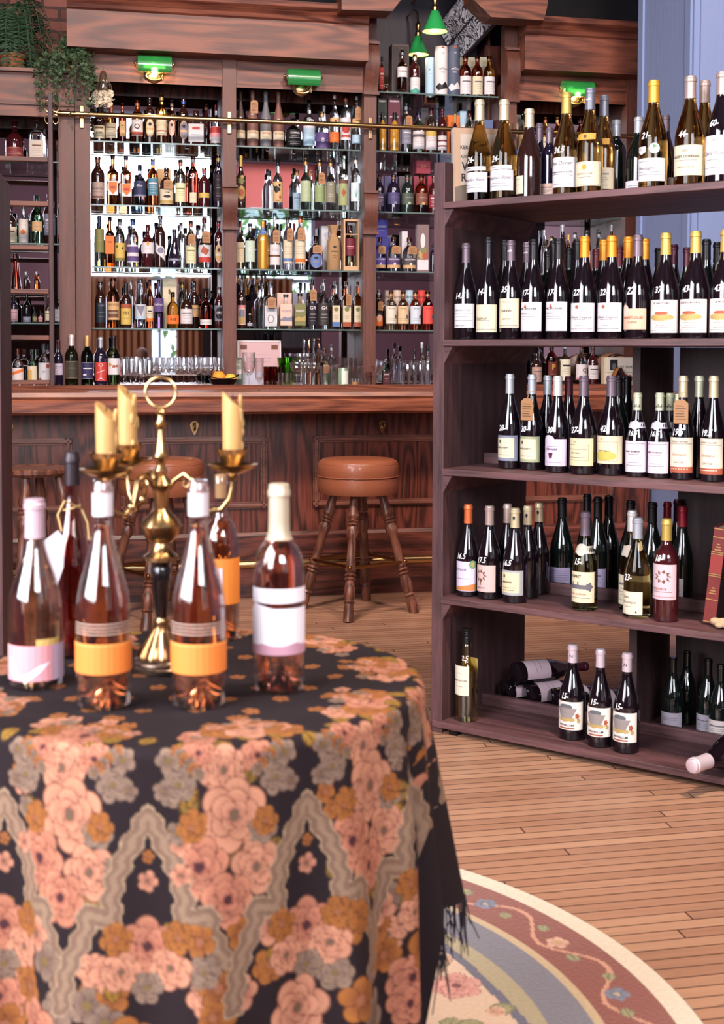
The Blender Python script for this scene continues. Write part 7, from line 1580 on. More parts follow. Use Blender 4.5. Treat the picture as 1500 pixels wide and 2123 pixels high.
# ================================================================== the round rug
def painted(key, rough=0.9, sheen=0.0, bump=0.0):
    mt = bpy.data.materials.new(key); mt.use_nodes = True; nt = mt.node_tree; b = nt.nodes['Principled BSDF']
    at = nt.nodes.new('ShaderNodeVertexColor'); at.layer_name = 'pattern'
    nz = nt.nodes.new('ShaderNodeTexNoise'); nz.inputs['Scale'].default_value = 260; nz.inputs['Detail'].default_value = 3
    hv = nt.nodes.new('ShaderNodeHueSaturation'); mr = nt.nodes.new('ShaderNodeMapRange'); mr.inputs['To Min'].default_value = 0.8; mr.inputs['To Max'].default_value = 1.2
    nt.links.new(nz.outputs['Fac'], mr.inputs['Value']); nt.links.new(mr.outputs[0], hv.inputs['Value']); nt.links.new(at.outputs['Color'], hv.inputs['Color']); nt.links.new(hv.outputs[0], b.inputs['Base Color'])
    b.inputs['Roughness'].default_value = rough; b.inputs['Sheen Weight'].default_value = sheen; b.inputs['Specular IOR Level'].default_value = 0.2
    if bump:
        bu = nt.nodes.new('ShaderNodeBump'); bu.inputs['Strength'].default_value = bump; bu.inputs['Distance'].default_value = 0.003; nt.links.new(nz.outputs['Fac'], bu.inputs['Height']); nt.links.new(bu.outputs[0], b.inputs['Normal'])
    return mt
def set_cols(me, C):
    a = me.color_attributes.new('pattern', 'FLOAT_COLOR', 'POINT'); q = np.ones((len(C), 4), dtype=np.float32); q[:, :3] = C; a.data.foreach_set('color', q.ravel())
LC = lambda h: np.array(lin(h), dtype=np.float32)
def mesh_grid(name, V, nu, nv, wrap, mat, parent=None, M=None):
    """V: (nv*nu, 3) rows of nu; wraps round in u"""
    j, i = np.meshgrid(np.arange(nv - 1), np.arange(nu if wrap else nu - 1), indexing='ij')
    a = j * nu + i; b_ = j * nu + (i + 1) % nu; Fq = np.stack([a, b_, b_ + nu, a + nu], -1).reshape(-1, 4)
    me = bpy.data.meshes.new(name); me.vertices.add(len(V)); me.vertices.foreach_set('co', V.astype(np.float32).ravel())
    me.loops.add(Fq.size); me.loops.foreach_set('vertex_index', Fq.ravel().astype(np.int32)); me.polygons.add(len(Fq)); me.polygons.foreach_set('loop_start', np.arange(0, Fq.size, 4, dtype=np.int32))
    me.update(calc_edges=True); me.materials.append(mat); me.polygons.foreach_set('use_smooth', [True] * len(Fq))
    o = bpy.data.objects.new(name, me); COL.objects.link(o)
    if parent is not None: o.parent = parent
    if M is not None: o.matrix_world = M
    return o
def petals(C, X, Y, r, pal, seed=0, full=True):
    """paint one flower into C where X, Y are local coordinates; pal = [light, mid, dark line, heart]"""
    rs = np.random.RandomState(abs(int(seed)) % 9973); lt, md, dk, ht = [LC(c) for c in pal]
    rings = [(0.62, 0.46, 6 if full else 5), (0.40, 0.36, 5), (0.20, 0.26, 4)] if full else [(0.55, 0.42, 5)]
    for k, (rad, pr, n) in enumerate(rings):
        off = rs.uniform(0, 6)
        for q in range(n):
            a = off + 2 * PI * q / n + rs.uniform(-.15, .15); cx, cy = rad * r * math.cos(a), rad * r * math.sin(a)
            d = np.hypot((X - cx) / (pr * r), (Y - cy) / (pr * r)); msk = d < 1
            # petals are paler towards their outer lip
            lip = np.clip(np.hypot(X, Y) / (r * (rad + pr)), 0, 1)
            t = np.clip(lip ** 1.5, 0, 1)[..., None]
            col = (md * (1 - t) + lt * t)
            edge = np.clip((d - 0.84) / 0.16, 0, 1)[..., None]
            col = col * (1 - edge) + dk * edge
            col = col * (1 + rs.uniform(-.12, .12))
            C[msk] = col[msk]
    d = np.hypot(X, Y) / (r * (.17 if full else .22)); C[d < 1] = ht
def leaf_paint(C, X, Y, r, ang, pal):
    u = (X * math.cos(ang) + Y * math.sin(ang)) / r; v = (-X * math.sin(ang) + Y * math.cos(ang)) / r
    wd = 0.42 * np.sin(PI * np.clip(u, 0, 1)) ** 0.8; m_ = (u > 0) & (u < 1) & (np.abs(v) < wd)
    C[m_] = LC(pal[0]); C[m_ & (np.abs(v) > wd * .75)] = LC(pal[1]); C[m_ & (np.abs(v) < .035)] = LC(pal[1]); C[m_ & (np.abs(np.sin((u + np.abs(v)) * 16)) < .18)] = LC(pal[1])
RC = (-0.445, 2.235); RR = 1.085
nth, nr = 900, 230
rr = np.concatenate([np.linspace(0.0, 0.25, 14), np.linspace(0.26, RR, nr - 16), [RR + 0.006, RR + 0.008]])
th = np.arange(nth) * 2 * PI / nth; Rg, Tg = np.meshgrid(rr, th, indexing='ij')
X, Y = Rg * np.cos(Tg), Rg * np.sin(Tg); Z = np.where(Rg > RR + .004, np.where(Rg > RR + .007, 0.0005, .006), .011)
C = np.zeros(X.shape + (3,), np.float32); C[:] = LC('#b89c88')
C[Rg > 1.035] = LC('#c8b8a4')
band = (Rg > .905) & (Rg < 1.035); C[band] = LC('#7c4438')
vine = band & (np.abs(Rg - (.97 + .035 * np.sin(Tg * 22))) < .0055); C[vine] = LC('#b8846c')
C[(Rg > .885) & (Rg < .905)] = LC('#b09878')
C[(Rg > .80) & (Rg < .885)] = LC('#6e6a74')
sc_ = .80 - .045 * np.abs(np.sin(Tg * 4.0)) ** .6
C[(Rg > sc_) & (Rg < .80)] = LC('#9a8c70')
C[(Rg > sc_ - .02) & (Rg < sc_)] = LC('#5c5868')
inn = Rg < sc_ - .02; C[inn] = LC('#c0a48e')
# inner cartouches: rust swags and a lattice heart
c2 = .52 + .07 * np.cos(Tg * 8); ring = inn & (Rg < c2 + .035) & (Rg > c2 - .035); C[ring] = LC('#8c5c4c'); C[inn & (np.abs(Rg - c2 - .038) < .008)] = LC('#666272')
lat = Rg < c2 - .035; C[lat] = LC('#ccb49c')
g = (np.abs(((X + Y) * 7.2) % 1 - .5) < .045) | (np.abs(((X - Y) * 7.2) % 1 - .5) < .045); C[lat & g] = LC('#a07c5c')
def on_rug(r, t, size, pal, seed, full=True):
    cx, cy = r * math.cos(t), r * math.sin(t); m_ = (np.abs(X - cx) < size) & (np.abs(Y - cy) < size)
    idx = np.where(m_.any(1))[0]
    if len(idx) == 0: return
    sl = slice(idx[0], idx[-1] + 1); sub = C[sl]; petals(sub, X[sl] - cx, Y[sl] - cy, size * .8, pal, seed, full)
def rug_leaf(r, t, size, ang, pal):
    cx, cy = r * math.cos(t), r * math.sin(t); m_ = (np.abs(X - cx) < size) & (np.abs(Y - cy) < size); idx = np.where(m_.any(1))[0]
    sl = slice(idx[0], idx[-1] + 1); leaf_paint(C[sl], X[sl] - cx, Y[sl] - cy, size, ang, pal)
rs_ = random.Random(2); BLU = ['#7c7c8c', '#5c6074', '#444858', '#b09878']; PNK = ['#c89488', '#a8645c', '#84443e', '#6c3a34']; SAL = ['#c8a48c', '#b07c68', '#8a4e42', '#a08858']; OLV = ['#8c8460', '#6a6648']
for k in range(26):
    t = k * 2 * PI / 26; on_rug(.97, t, .034, BLU if k % 2 else SAL, k, False)
    rug_leaf(.97 + .01, t + .055, .035, t + 1.2, OLV); rug_leaf(.97 - .01, t - .055, .035, t - 1.6, OLV)
for k in range(20):
    t = k * 2 * PI / 20 + .08
    on_rug(.66 + .03 * math.sin(k * 2.1), t, .062 if k % 2 else .048, PNK if k % 2 else SAL, k, True)
    for q in range(3): rug_leaf(.67 + rs_.uniform(-.04, .04), t + rs_.uniform(.08, .16), .055, rs_.uniform(0, 6), OLV)
    on_rug(.72, t + .15, .026, SAL, k + 50, False)
for k in range(16): on_rug(.52 + .07 * math.cos(k * PI / 2), k * PI / 8, .038, PNK if k % 2 else SAL, k + 90)
for k in range(40): on_rug(rs_.uniform(.05, .42), rs_.uniform(0, 6.28), .028, PNK, k, False)
rug = mesh_grid('round_rug', np.stack([X, Y, Z], -1).reshape(-1, 3), nth, len(rr), True, painted('woven_wool', .95, .3, .8), M=T_(RC[0], RC[1], 0.0))
set_cols(rug.data, C.reshape(-1, 3)); tag(rug, 'round floral rug with cream edge and rust border under the table', 'rug')

# ================================================================== the round table and its shawl
TC = (-0.255, 1.908); TZ = 0.770; TR = 0.340
tb = thing('round_table', 'round pedestal table hidden beneath the black floral shawl', 'table', T_(TC[0], TC[1], 0))
MB().lathe([(0.001, TZ - .035), (TR - .012, TZ - .035), (TR - .004, TZ - .02), (TR - .006, TZ - .006), (TR - .02, TZ - .004), (0.001, TZ - .004)], 64).build('tabletop', OAK_V, tb, smooth=True)
MB().lathe([(.04, .06), (.05, .12), (.032, .2), (.028, .5), (.045, .6), (.06, TZ - .036)], 24).build('pedestal', STOOL_W, tb, smooth=True)
for k in range(3):
    a = k * 2 * PI / 3 + .4
    MB().tube([(.03 * math.cos(a), .03 * math.sin(a), .12), (.12 * math.cos(a), .12 * math.sin(a), .10), (.24 * math.cos(a), .24 * math.sin(a), .032)], [.022, .02, .016], 8).build('foot', STOOL_W, tb, smooth=True)
nth = 1080
l_in = np.linspace(0.0, .28, 130)[:-1]; l_out = np.linspace(.28, 1.0, 330); nl = len(l_in) + len(l_out)
th = (np.arange(nth) * 2 * PI / nth) - PI
tt = np.concatenate([l_in, l_out])
def sstep(a, b_, x): q = np.clip((x - a) / (b_ - a), 0, 1); return q * q * (3 - 2 * q)
deg = np.degrees(th)
back = sstep(-24, -16, deg) * (1 - sstep(150, 165, deg))          # 1 where the short hem hangs
hemw = .012 * np.sin(np.radians(deg * 9))
lmax = 1.02 * (1 - back) + (.675 + hemw) * back + .02 * np.exp(-((deg + 10) / 14) ** 2)
Ll = np.where(tt[:, None] < .40, tt[:, None], .40 + (tt[:, None] - .40) / .60 * (lmax[None, :] - .40))
TH = np.broadcast_to(th[None, :], Ll.shape); DG = np.degrees(TH)
ro = .017; q0 = TR - .008; arc = ro * PI / 2
on = Ll < q0; a_ = np.clip((Ll - q0) / ro, 0, PI / 2); h = np.clip(Ll - q0 - arc, 0, None)
flare = .04 + .10 * np.exp(-((DG - 2) / 20) ** 2) + .03 * np.exp(-((DG + 35) / 9) ** 2) + .02 * np.sin(np.radians(DG * 3))
fold = np.sin(np.radians(DG * 13 + 25 * np.sin(np.radians(DG * 3)))) * .6 + np.sin(np.radians(DG * 22 + 60)) * .25
amp = np.minimum(h * .085, .030) * (1 - .5 * np.exp(-((DG + 88) / 22) ** 2))
Rd = np.where(on, Ll, q0 + ro * np.sin(a_)) + h * flare + amp * fold - .035 * np.exp(-((DG + 21) / 3.2) ** 2) * np.clip(h / .15, 0, 1) + .022 * np.exp(-((DG + 29) / 5) ** 2) * np.clip(h / .15, 0, 1)
Zd = TZ - ro * (1 - np.cos(a_)) - h * np.sqrt(1 - flare ** 2)
Zd = Zd + .0012 * np.sin(Ll * 60 + TH * 3) * (Ll < .3)
Xd = Rd * np.cos(TH); Yd = Rd * np.sin(TH)
Zd = np.maximum(Zd, .014)
C = np.zeros(Ll.shape + (3,), np.float32); C[:] = LC('#1c1216')
SAR = .375                                  # arc scale of the skirt
SX = Ll * np.cos(TH); SY = Ll * np.sin(TH)
ROSE = ['#a87058', '#7a4036', '#44201c', '#3c2024']; ROSE2 = ['#b07c62', '#865244', '#522822', '#5c4638']; ORG = ['#8e5828', '#683a22', '#482618', '#80503a']; LIL = ['#7c6656', '#5c463e', '#3a2826', '#64502e']; OCH = ['#7e5c22', '#4c3416']; OCH2 = ['#6c5226', '#443018']
def stamp_skirt(dg, l, size, fn, *a):
    i0 = np.searchsorted(tt, l - size * 1.3); i1 = np.searchsorted(tt, l + size * 1.3)
    dd = (DG[0] - dg + 180) % 360 - 180; cols = np.where(np.abs(np.radians(dd)) * SAR < size * 1.3)[0]
    if len(cols) == 0 or i1 <= i0: return
    sub = C[i0:i1][:, cols]; Xl = np.broadcast_to(np.radians(dd[cols])[None, :] * SAR, (i1 - i0, len(cols))); Yl = l - Ll[i0:i1][:, cols]
    fn(sub, Xl, Yl, size, *a); C[i0:i1][:, cols] = sub
    tmp = C[i0:i1]; tmp[:, cols] = sub
def stamp_top(x, y, size, fn, *a):
    i1 = np.searchsorted(tt, .40); m_ = (np.abs(SX[:i1] - x) < size * 1.2) & (np.abs(SY[:i1] - y) < size * 1.2)
    if not m_.any(): return
    rI = np.where(m_.any(1))[0]; cI = np.where(m_.any(0))[0]
    sub = C[rI[0]:rI[-1] + 1][:, cI]; fn(sub, SX[rI[0]:rI[-1] + 1][:, cI] - x, SY[rI[0]:rI[-1] + 1][:, cI] - y, size, *a)
    t_ = C[rI[0]:rI[-1] + 1]; t_[:, cI] = sub
rn = random.Random(21)
flower = lambda pal, full: (lambda sub, x, y, s, sd: petals(sub, x, y, s, pal, sd, full))
lf = lambda ang, pal: (lambda sub, x, y, s: leaf_paint(sub, x, y, s, ang, pal))
# dots scattered on the table top
for ix in range(-5, 6):
    for iy in range(-6, 6):
        x, y = ix * .072 + (.036 if iy % 2 else 0), iy * .062
        if math.hypot(x, y) < .225: stamp_top(x, y, .013, flower(ORG, False), ix * 7 + iy)
# wreath towards the rim
for k in range(54):
    a = math.radians(k * 360 / 54); w = 1 if (k % 6) in (0, 1, 2, 3) else 0
    r0 = .300 + .014 * math.sin(k * 1.7)
    if w:
        stamp_top(r0 * math.cos(a), r0 * math.sin(a), .026 + .006 * (k % 3), flower((ROSE2, ORG, ROSE, ORG)[k % 4], True), k)
        for q in range(3): stamp_top((r0 + rn.uniform(-.05, .0)) * math.cos(a + rn.uniform(-.06, .06)), (r0 + rn.uniform(-.05, .0)) * math.sin(a + rn.uniform(-.06, .06)), .013, flower((ORG, LIL, ROSE2)[q], False), k + q * 60)
    if k % 6 in (1, 3):
        for q in range(5):
            rr_ = .235 + q * .016; aa = a + (.05 if k % 6 == 1 else -.05) * (4 - q) * .7; stamp_top(rr_ * math.cos(aa), rr_ * math.sin(aa), .0105, flower((ORG, ROSE2)[q % 2], False), k * 5 + q)
    stamp_top((r0 + .02) * math.cos(a + .05), (r0 + .02) * math.sin(a + .05), .03, lf(a + rn.uniform(-1, 1), OCH))
# skirt
def arch(dg):
    """beige ogee band"""
    pts = [(0, .425), (.012, .445), (.030, .475), (.042, .503), (.047, .530), (.044, .552), (.076, .545), (.080, .570), (.100, .610), (.110, .66)]
    dd = (DG[0] - dg + 180) % 360 - 180; cols = np.where(np.abs(np.radians(dd)) * SAR < .19)[0]; i0 = np.searchsorted(tt, .38); i1 = np.searchsorted(tt, .68)
    xl = np.abs(np.broadcast_to(np.radians(dd[cols])[None, :] * SAR, (i1 - i0, len(cols)))); yl = Ll[i0:i1][:, cols]; D_ = np.full(xl.shape, 9.0)
    xl = xl + .0025 * np.sin(yl * 260)
    for (x0, y0), (x1, y1) in zip(pts, pts[1:]):
        dx, dy = x1 - x0, y1 - y0; t = np.clip(((xl - x0) * dx + (yl - y0) * dy) / (dx * dx + dy * dy), 0, 1); D_ = np.minimum(D_, np.hypot(xl - x0 - t * dx, yl - y0 - t * dy))
    t_ = C[i0:i1]; sub = t_[:, cols]; sub[D_ < .0135] = LC('#6a5244'); sub[(D_ < .0135) & (D_ > .0112)] = LC('#8c745e'); sub[D_ < .004] = LC('#7c6452'); t_[:, cols] = sub
for c0_ in range(-190, 173, 33):
    R_ = c0_ + 16.5
    # big rose spray between two arches
    for q in range(14): stamp_skirt(R_ + rn.uniform(-8, 8), .45 + rn.uniform(-.08, .10), .036, lf(rn.uniform(0, 6.3), OCH if q % 2 else OCH2))
    for (dx, dl, s_, pal) in ((-1, .372, .032, ROSE2), (-6, .350, .022, ROSE), (6, .358, .022, ROSE), (1, .428, .044, ROSE2), (-6, .487, .037, ROSE), (5.5, .495, .034, ROSE2), (-.5, .530, .034, ROSE), (7, .448, .020, LIL), (-7, .435, .018, ORG)):
        stamp_skirt(R_ + dx, dl, s_, flower(pal, True), int(R_ * 3 + dl * 1000))
    arch(c0_ + .5)
    for q in range(12): stamp_skirt(R_ + rn.uniform(-11, 11), .62 + rn.uniform(-.05, .05), .020 + rn.uniform(0, .008), flower((ORG, LIL, ROSE2, ORG)[q % 4], q % 3 == 0), q)
    for q in range(7): stamp_skirt(R_ + rn.choice((-1, 1)) * rn.uniform(9, 12), .40 + rn.uniform(-.05, .10), .015, flower((LIL, ORG, ROSE2)[q % 3], False), q + 9)
    # star shaped grey blossoms either side
    for sg in (-1, 1):
        stamp_skirt(c0_ + sg * 6.5, .388, .022, flower(LIL, True), 3); stamp_skirt(c0_ + sg * 4.5, .358, .018, flower(LIL, False), 4); stamp_skirt(c0_ + sg * 3.5, .395, .014, flower(LIL, False), 5)
        stamp_skirt(c0_ + sg * 9, .44, .018, flower(ORG, True), 6)
        for q in range(6): stamp_skirt(c0_ + sg * (6 + q * .9), .345 + q * .006, .009, flower((ORG, LIL)[q % 2], False), q)
    # bouquet inside each arch
    stamp_skirt(c0_ + .5, .505, .014, flower(ROSE2, False), 1); stamp_skirt(c0_ + .5, .475, .009, flower(ORG, False), 2)
    for q in range(10): stamp_skirt(c0_ + rn.uniform(-7, 7), .60 + rn.uniform(-.035, .035), .026, lf(rn.uniform(0, 6.3), OCH))
    for (dx, dl, s_, pal) in ((0, .585, .036, ROSE), (-5, .615, .024, ROSE2), (4.5, .61, .026, ROSE2), (-6, .575, .020, ORG), (6, .572, .020, ORG), (0, .635, .020, LIL)):
        stamp_skirt(c0_ + .5 + dx, dl, s_, flower(pal, True), int(dl * 900))
    if abs(c0_ + 88) > 20:
        for q in range(26): stamp_skirt(R_ + rn.uniform(-19, 19), .72 + rn.uniform(-.06, .26), .024 + rn.uniform(0, .02), flower((ROSE, ORG, ROSE2, LIL)[q % 4], q % 2 == 0), q + 70)
shawl = thing('floral_shawl', 'black shawl printed with peach roses, draped over the round table', 'tablecloth', T_(TC[0], TC[1], 0.0))
V = np.stack([Xd, Yd, Zd], -1).reshape(-1, 3)
cl = mesh_grid('draped_cloth', V, nth, nl, True, painted('printed_wool', .85, .0, .35), shawl)
set_cols(cl.data, C.reshape(-1, 3))
b = MB(); last = V.reshape(nl, nth, 3)[-1]; rf = random.Random(5)
for i in range(0, nth, 2):
    if back[i] > .9 and deg[i] < 75:
        p = Vector(last[i]); d_ = Vector((rf.gauss(0, .006), rf.gauss(0, .006), 0)); L_ = rf.uniform(.05, .085)
        b.tube([p + Vector((0, 0, .004)), p + d_ * .5 + Vector((0, 0, -L_ * .5)), p + d_ * 1.4 + Vector((0, 0, -L_))], [.0016, .0013, .0011], 4)
fr = b.build('fringe', pbr('#1c1620', .9, key='black_yarn'), shawl); fr['kind'] = 'stuff'

# ================================================================== bottles on the table
def rose(px, ytop, ybot, wpx, shape, wine, level, cap, look, labs, capz=None, clearcap=False, turn=0, cork=None, tint='#f8f4f4', extra=None):
    p = on_z(px, ybot, TZ + .001); R = wpx / F * p.y / 2; p = p + Vector((p.x, p.y, 0)).normalized() * R
    H = height_at(px, ytop, p.x, p.y) - TZ - .001
    root = thing('rose_wine_bottle', look, 'bottle', T_(p.x, p.y, TZ + .0016, math.atan2(p.x, -p.y) * -1 if False else math.atan2(-p.x, p.y)), 'bottles on the floral table')
    rad = radfn(shape, H, R); P = [(r * R, z * H) for r, z in PROF[shape]]
    inner = [(max(.002, r - .0028), z) for r, z in reversed(P) if z > .03 * H] + [(.85 * R, .012 * H), (.45 * R, .05 * H), (.12 * R, .085 * H), (.001, .09 * H)]
    MB().lathe([(.001, .06 * H), (.5 * R, .02 * H)] + P + inner, 48).build('glass_body', thin_glass(tint, 1.0, 'bottle_wall', .04, .75), root, smooth=True, fix=True)
    liq = [(.001, .092 * H), (.14 * R, .087 * H), (.45 * R, .053 * H), (.84 * R, .016 * H)] + [(max(.002, r - .0032), z) for r, z in P if .02 * H < z < level * H] + [(max(.002, rad(level * H) - .0032), level * H), (.001, level * H)]
    MB().lathe(liq, 48).build('wine', gl(wine, 0.0, 1.0, 1.34, key='wine'), root, smooth=True)
    sk = Skin(lambda z: rad(z) + .0006, turn)
    if cap:
        cz = (capz or CAPZ[shape]) * H
        top = [(rad(cz) + .0012, cz)] + [(r + .0011, z) for r, z in P if cz < z < H * .999] + [(P[-1][0] + .0008, H), (P[-1][0] * .9, H + .0012), (.0005, H + .0013)]
        if clearcap: MB().lathe([(rad(cz) + .0012, cz), (rad(cz) + .0012, H * .945)], 40).build('neck_band', foil(cap), root, smooth=True)
        else: MB().lathe(top, 40).build('capsule', foil(cap), root, smooth=True)
    if clearcap or cork:
        MB().lathe([(.001, H * (.90 if clearcap else .86)), (rad(H * .95) - .003, H * (.90 if clearcap else .86)), (rad(H * .95) - .003, H * .985 if clearcap else H * 1.0), (.001, H * .985 if clearcap else H * 1.0)], 24).build('cork', pbr('#c49a6c' if cork else '#c8a8a4', .8, key='cork_wood', bump=.6), root, smooth=True)
    for cols, draw in labs:
        b = MB(); draw(b, sk, H, R, cols); b.build('label', [paper(c) for c in cols], root, fix=False)
    if extra: extra(root, H, R, rad)
    return root
rose(75, 1036, 1432, 112, 'burg', '#f4d8b8', .80, '#c8a8b4', 'pale rose bottle with bird on pink label, at the table edge',
     [L(.045, .235, ['#d89098', '#dcd8e4', '#cbb0cc'], ('r', .42, 1, 0, 1, 2), ('p', [(-.75, .70), (-.45, .15), (-.2, .25), (.05, .45), (.35, .55), (.1, .28), (-.2, .05), (-.6, .05), (-.8, .35)], 1), ha=1.3), (['#cfa860'], lambda b, sk, H, R, c: patch(b, sk, -R * .05, R * .9, H * .235, H * .27, .0008, 0))], turn=.05)
lin4 = lambda: (['#e0c0b0'], lambda b, sk, H, R, c: [patch(b, sk, -R * 1.3, R * 1.3, H * q, H * (q + .003), .0006, 0) for q in (.335, .350, .365, .380)])
for px, w_, nm in ((215, 'orange rose bottle with plain orange label, beside the pink-labelled bottle', 0), (412, 'orange rose bottle with plain orange label, in front of the candelabra', 0)):
    rose(px, 997, 1476, 115, 'burg', '#f4b07c', .80, '#e4dce4', w_, [L(.16, .295, ['#e07c34', '#e89048'], ('r', -1, 1, .9, 1, 1), ha=1.35), lin4()], capz=.845, clearcap=True)
rose(578, 1005, 1442, 108, 'bord', '#f0b09c', .765, '#c4b49c', 'pinkish rose bottle with white wave labels, by itself near the table edge',
     [L(.225, .415, ['#e4dce4', '#b88898', '#c87c48'], ('p', [(-.95, .98), (.2, .60), (.55, .98)], 2) if False else ('r', -1, 1, .0, .05, 1), ('p', [(-1, 0), (-.5, .10), (0, .03), (.5, .12), (1, .0), (1, -.18), (-1, -.18)], 1), ha=1.25),
      L(.44, .51, ['#e4dce4'], ha=1.25), (['#e4dce4'], lambda b, sk, H, R, c: poly(b, sk, [(-R * 1.2, H * .41), (-R * 1.2, H * .44), (-R * .2, H * .415), (R * .3, H * .41)], .0009, 0))], capz=.735)
def tag_extra(root, H, R, rad):
    b = MB(); zc = H * .60; pts = [(-.050, zc - .02), (-.036, zc - .115), (-.012, zc - .045), (-.010, zc), (-.020, zc + .012), (-.046, zc - .008)]
    b.prism([(x - .002, z) for x, z in pts], -.046, -.0452, axis='y'); b.build('paper_tag', paper('#d0c0cc'), root)
    b = MB(); b.tube([(-.016, -.045, zc + .010), (-.022, -.04, zc + .035), (-.012, -.03, zc + .055), (rad(H * .74), -.008, H * .73)], .0014, 6)
    b.tube([(rad(H * .74) * 1.05 * math.cos(a), rad(H * .74) * 1.05 * math.sin(a), H * .73 + .004 * math.cos(a)) for a in [2 * PI * i / 16 for i in range(16)]], .0014, 6, closed=True)
    b.tube([(rad(H * .7), -.02, H * .725), (rad(H * .66) + .006, -.02, H * .66), (rad(H * .6) + .004, -.02, H * .58)], .0014, 6); b.build('tag_string', paper('#c8a870'), root)
rose(152, 938, 1368, 78, 'burg', '#e06a4c', .84, '#30262c', 'deep red rose bottle with black capsule and paper tag, behind', [], capz=.84, extra=tag_extra, tint='#e8b8ac')
rose(458, 985, 1330, 76, 'bord', '#f4a860', .72, None, 'corked orange wine bottle behind the candelabra arm', [L(.22, .50, ['#e08030', '#e89848', '#d8c4d4'], ('r', -.55, .05, .25, .80, 2), ha=1.3)], cork=True)

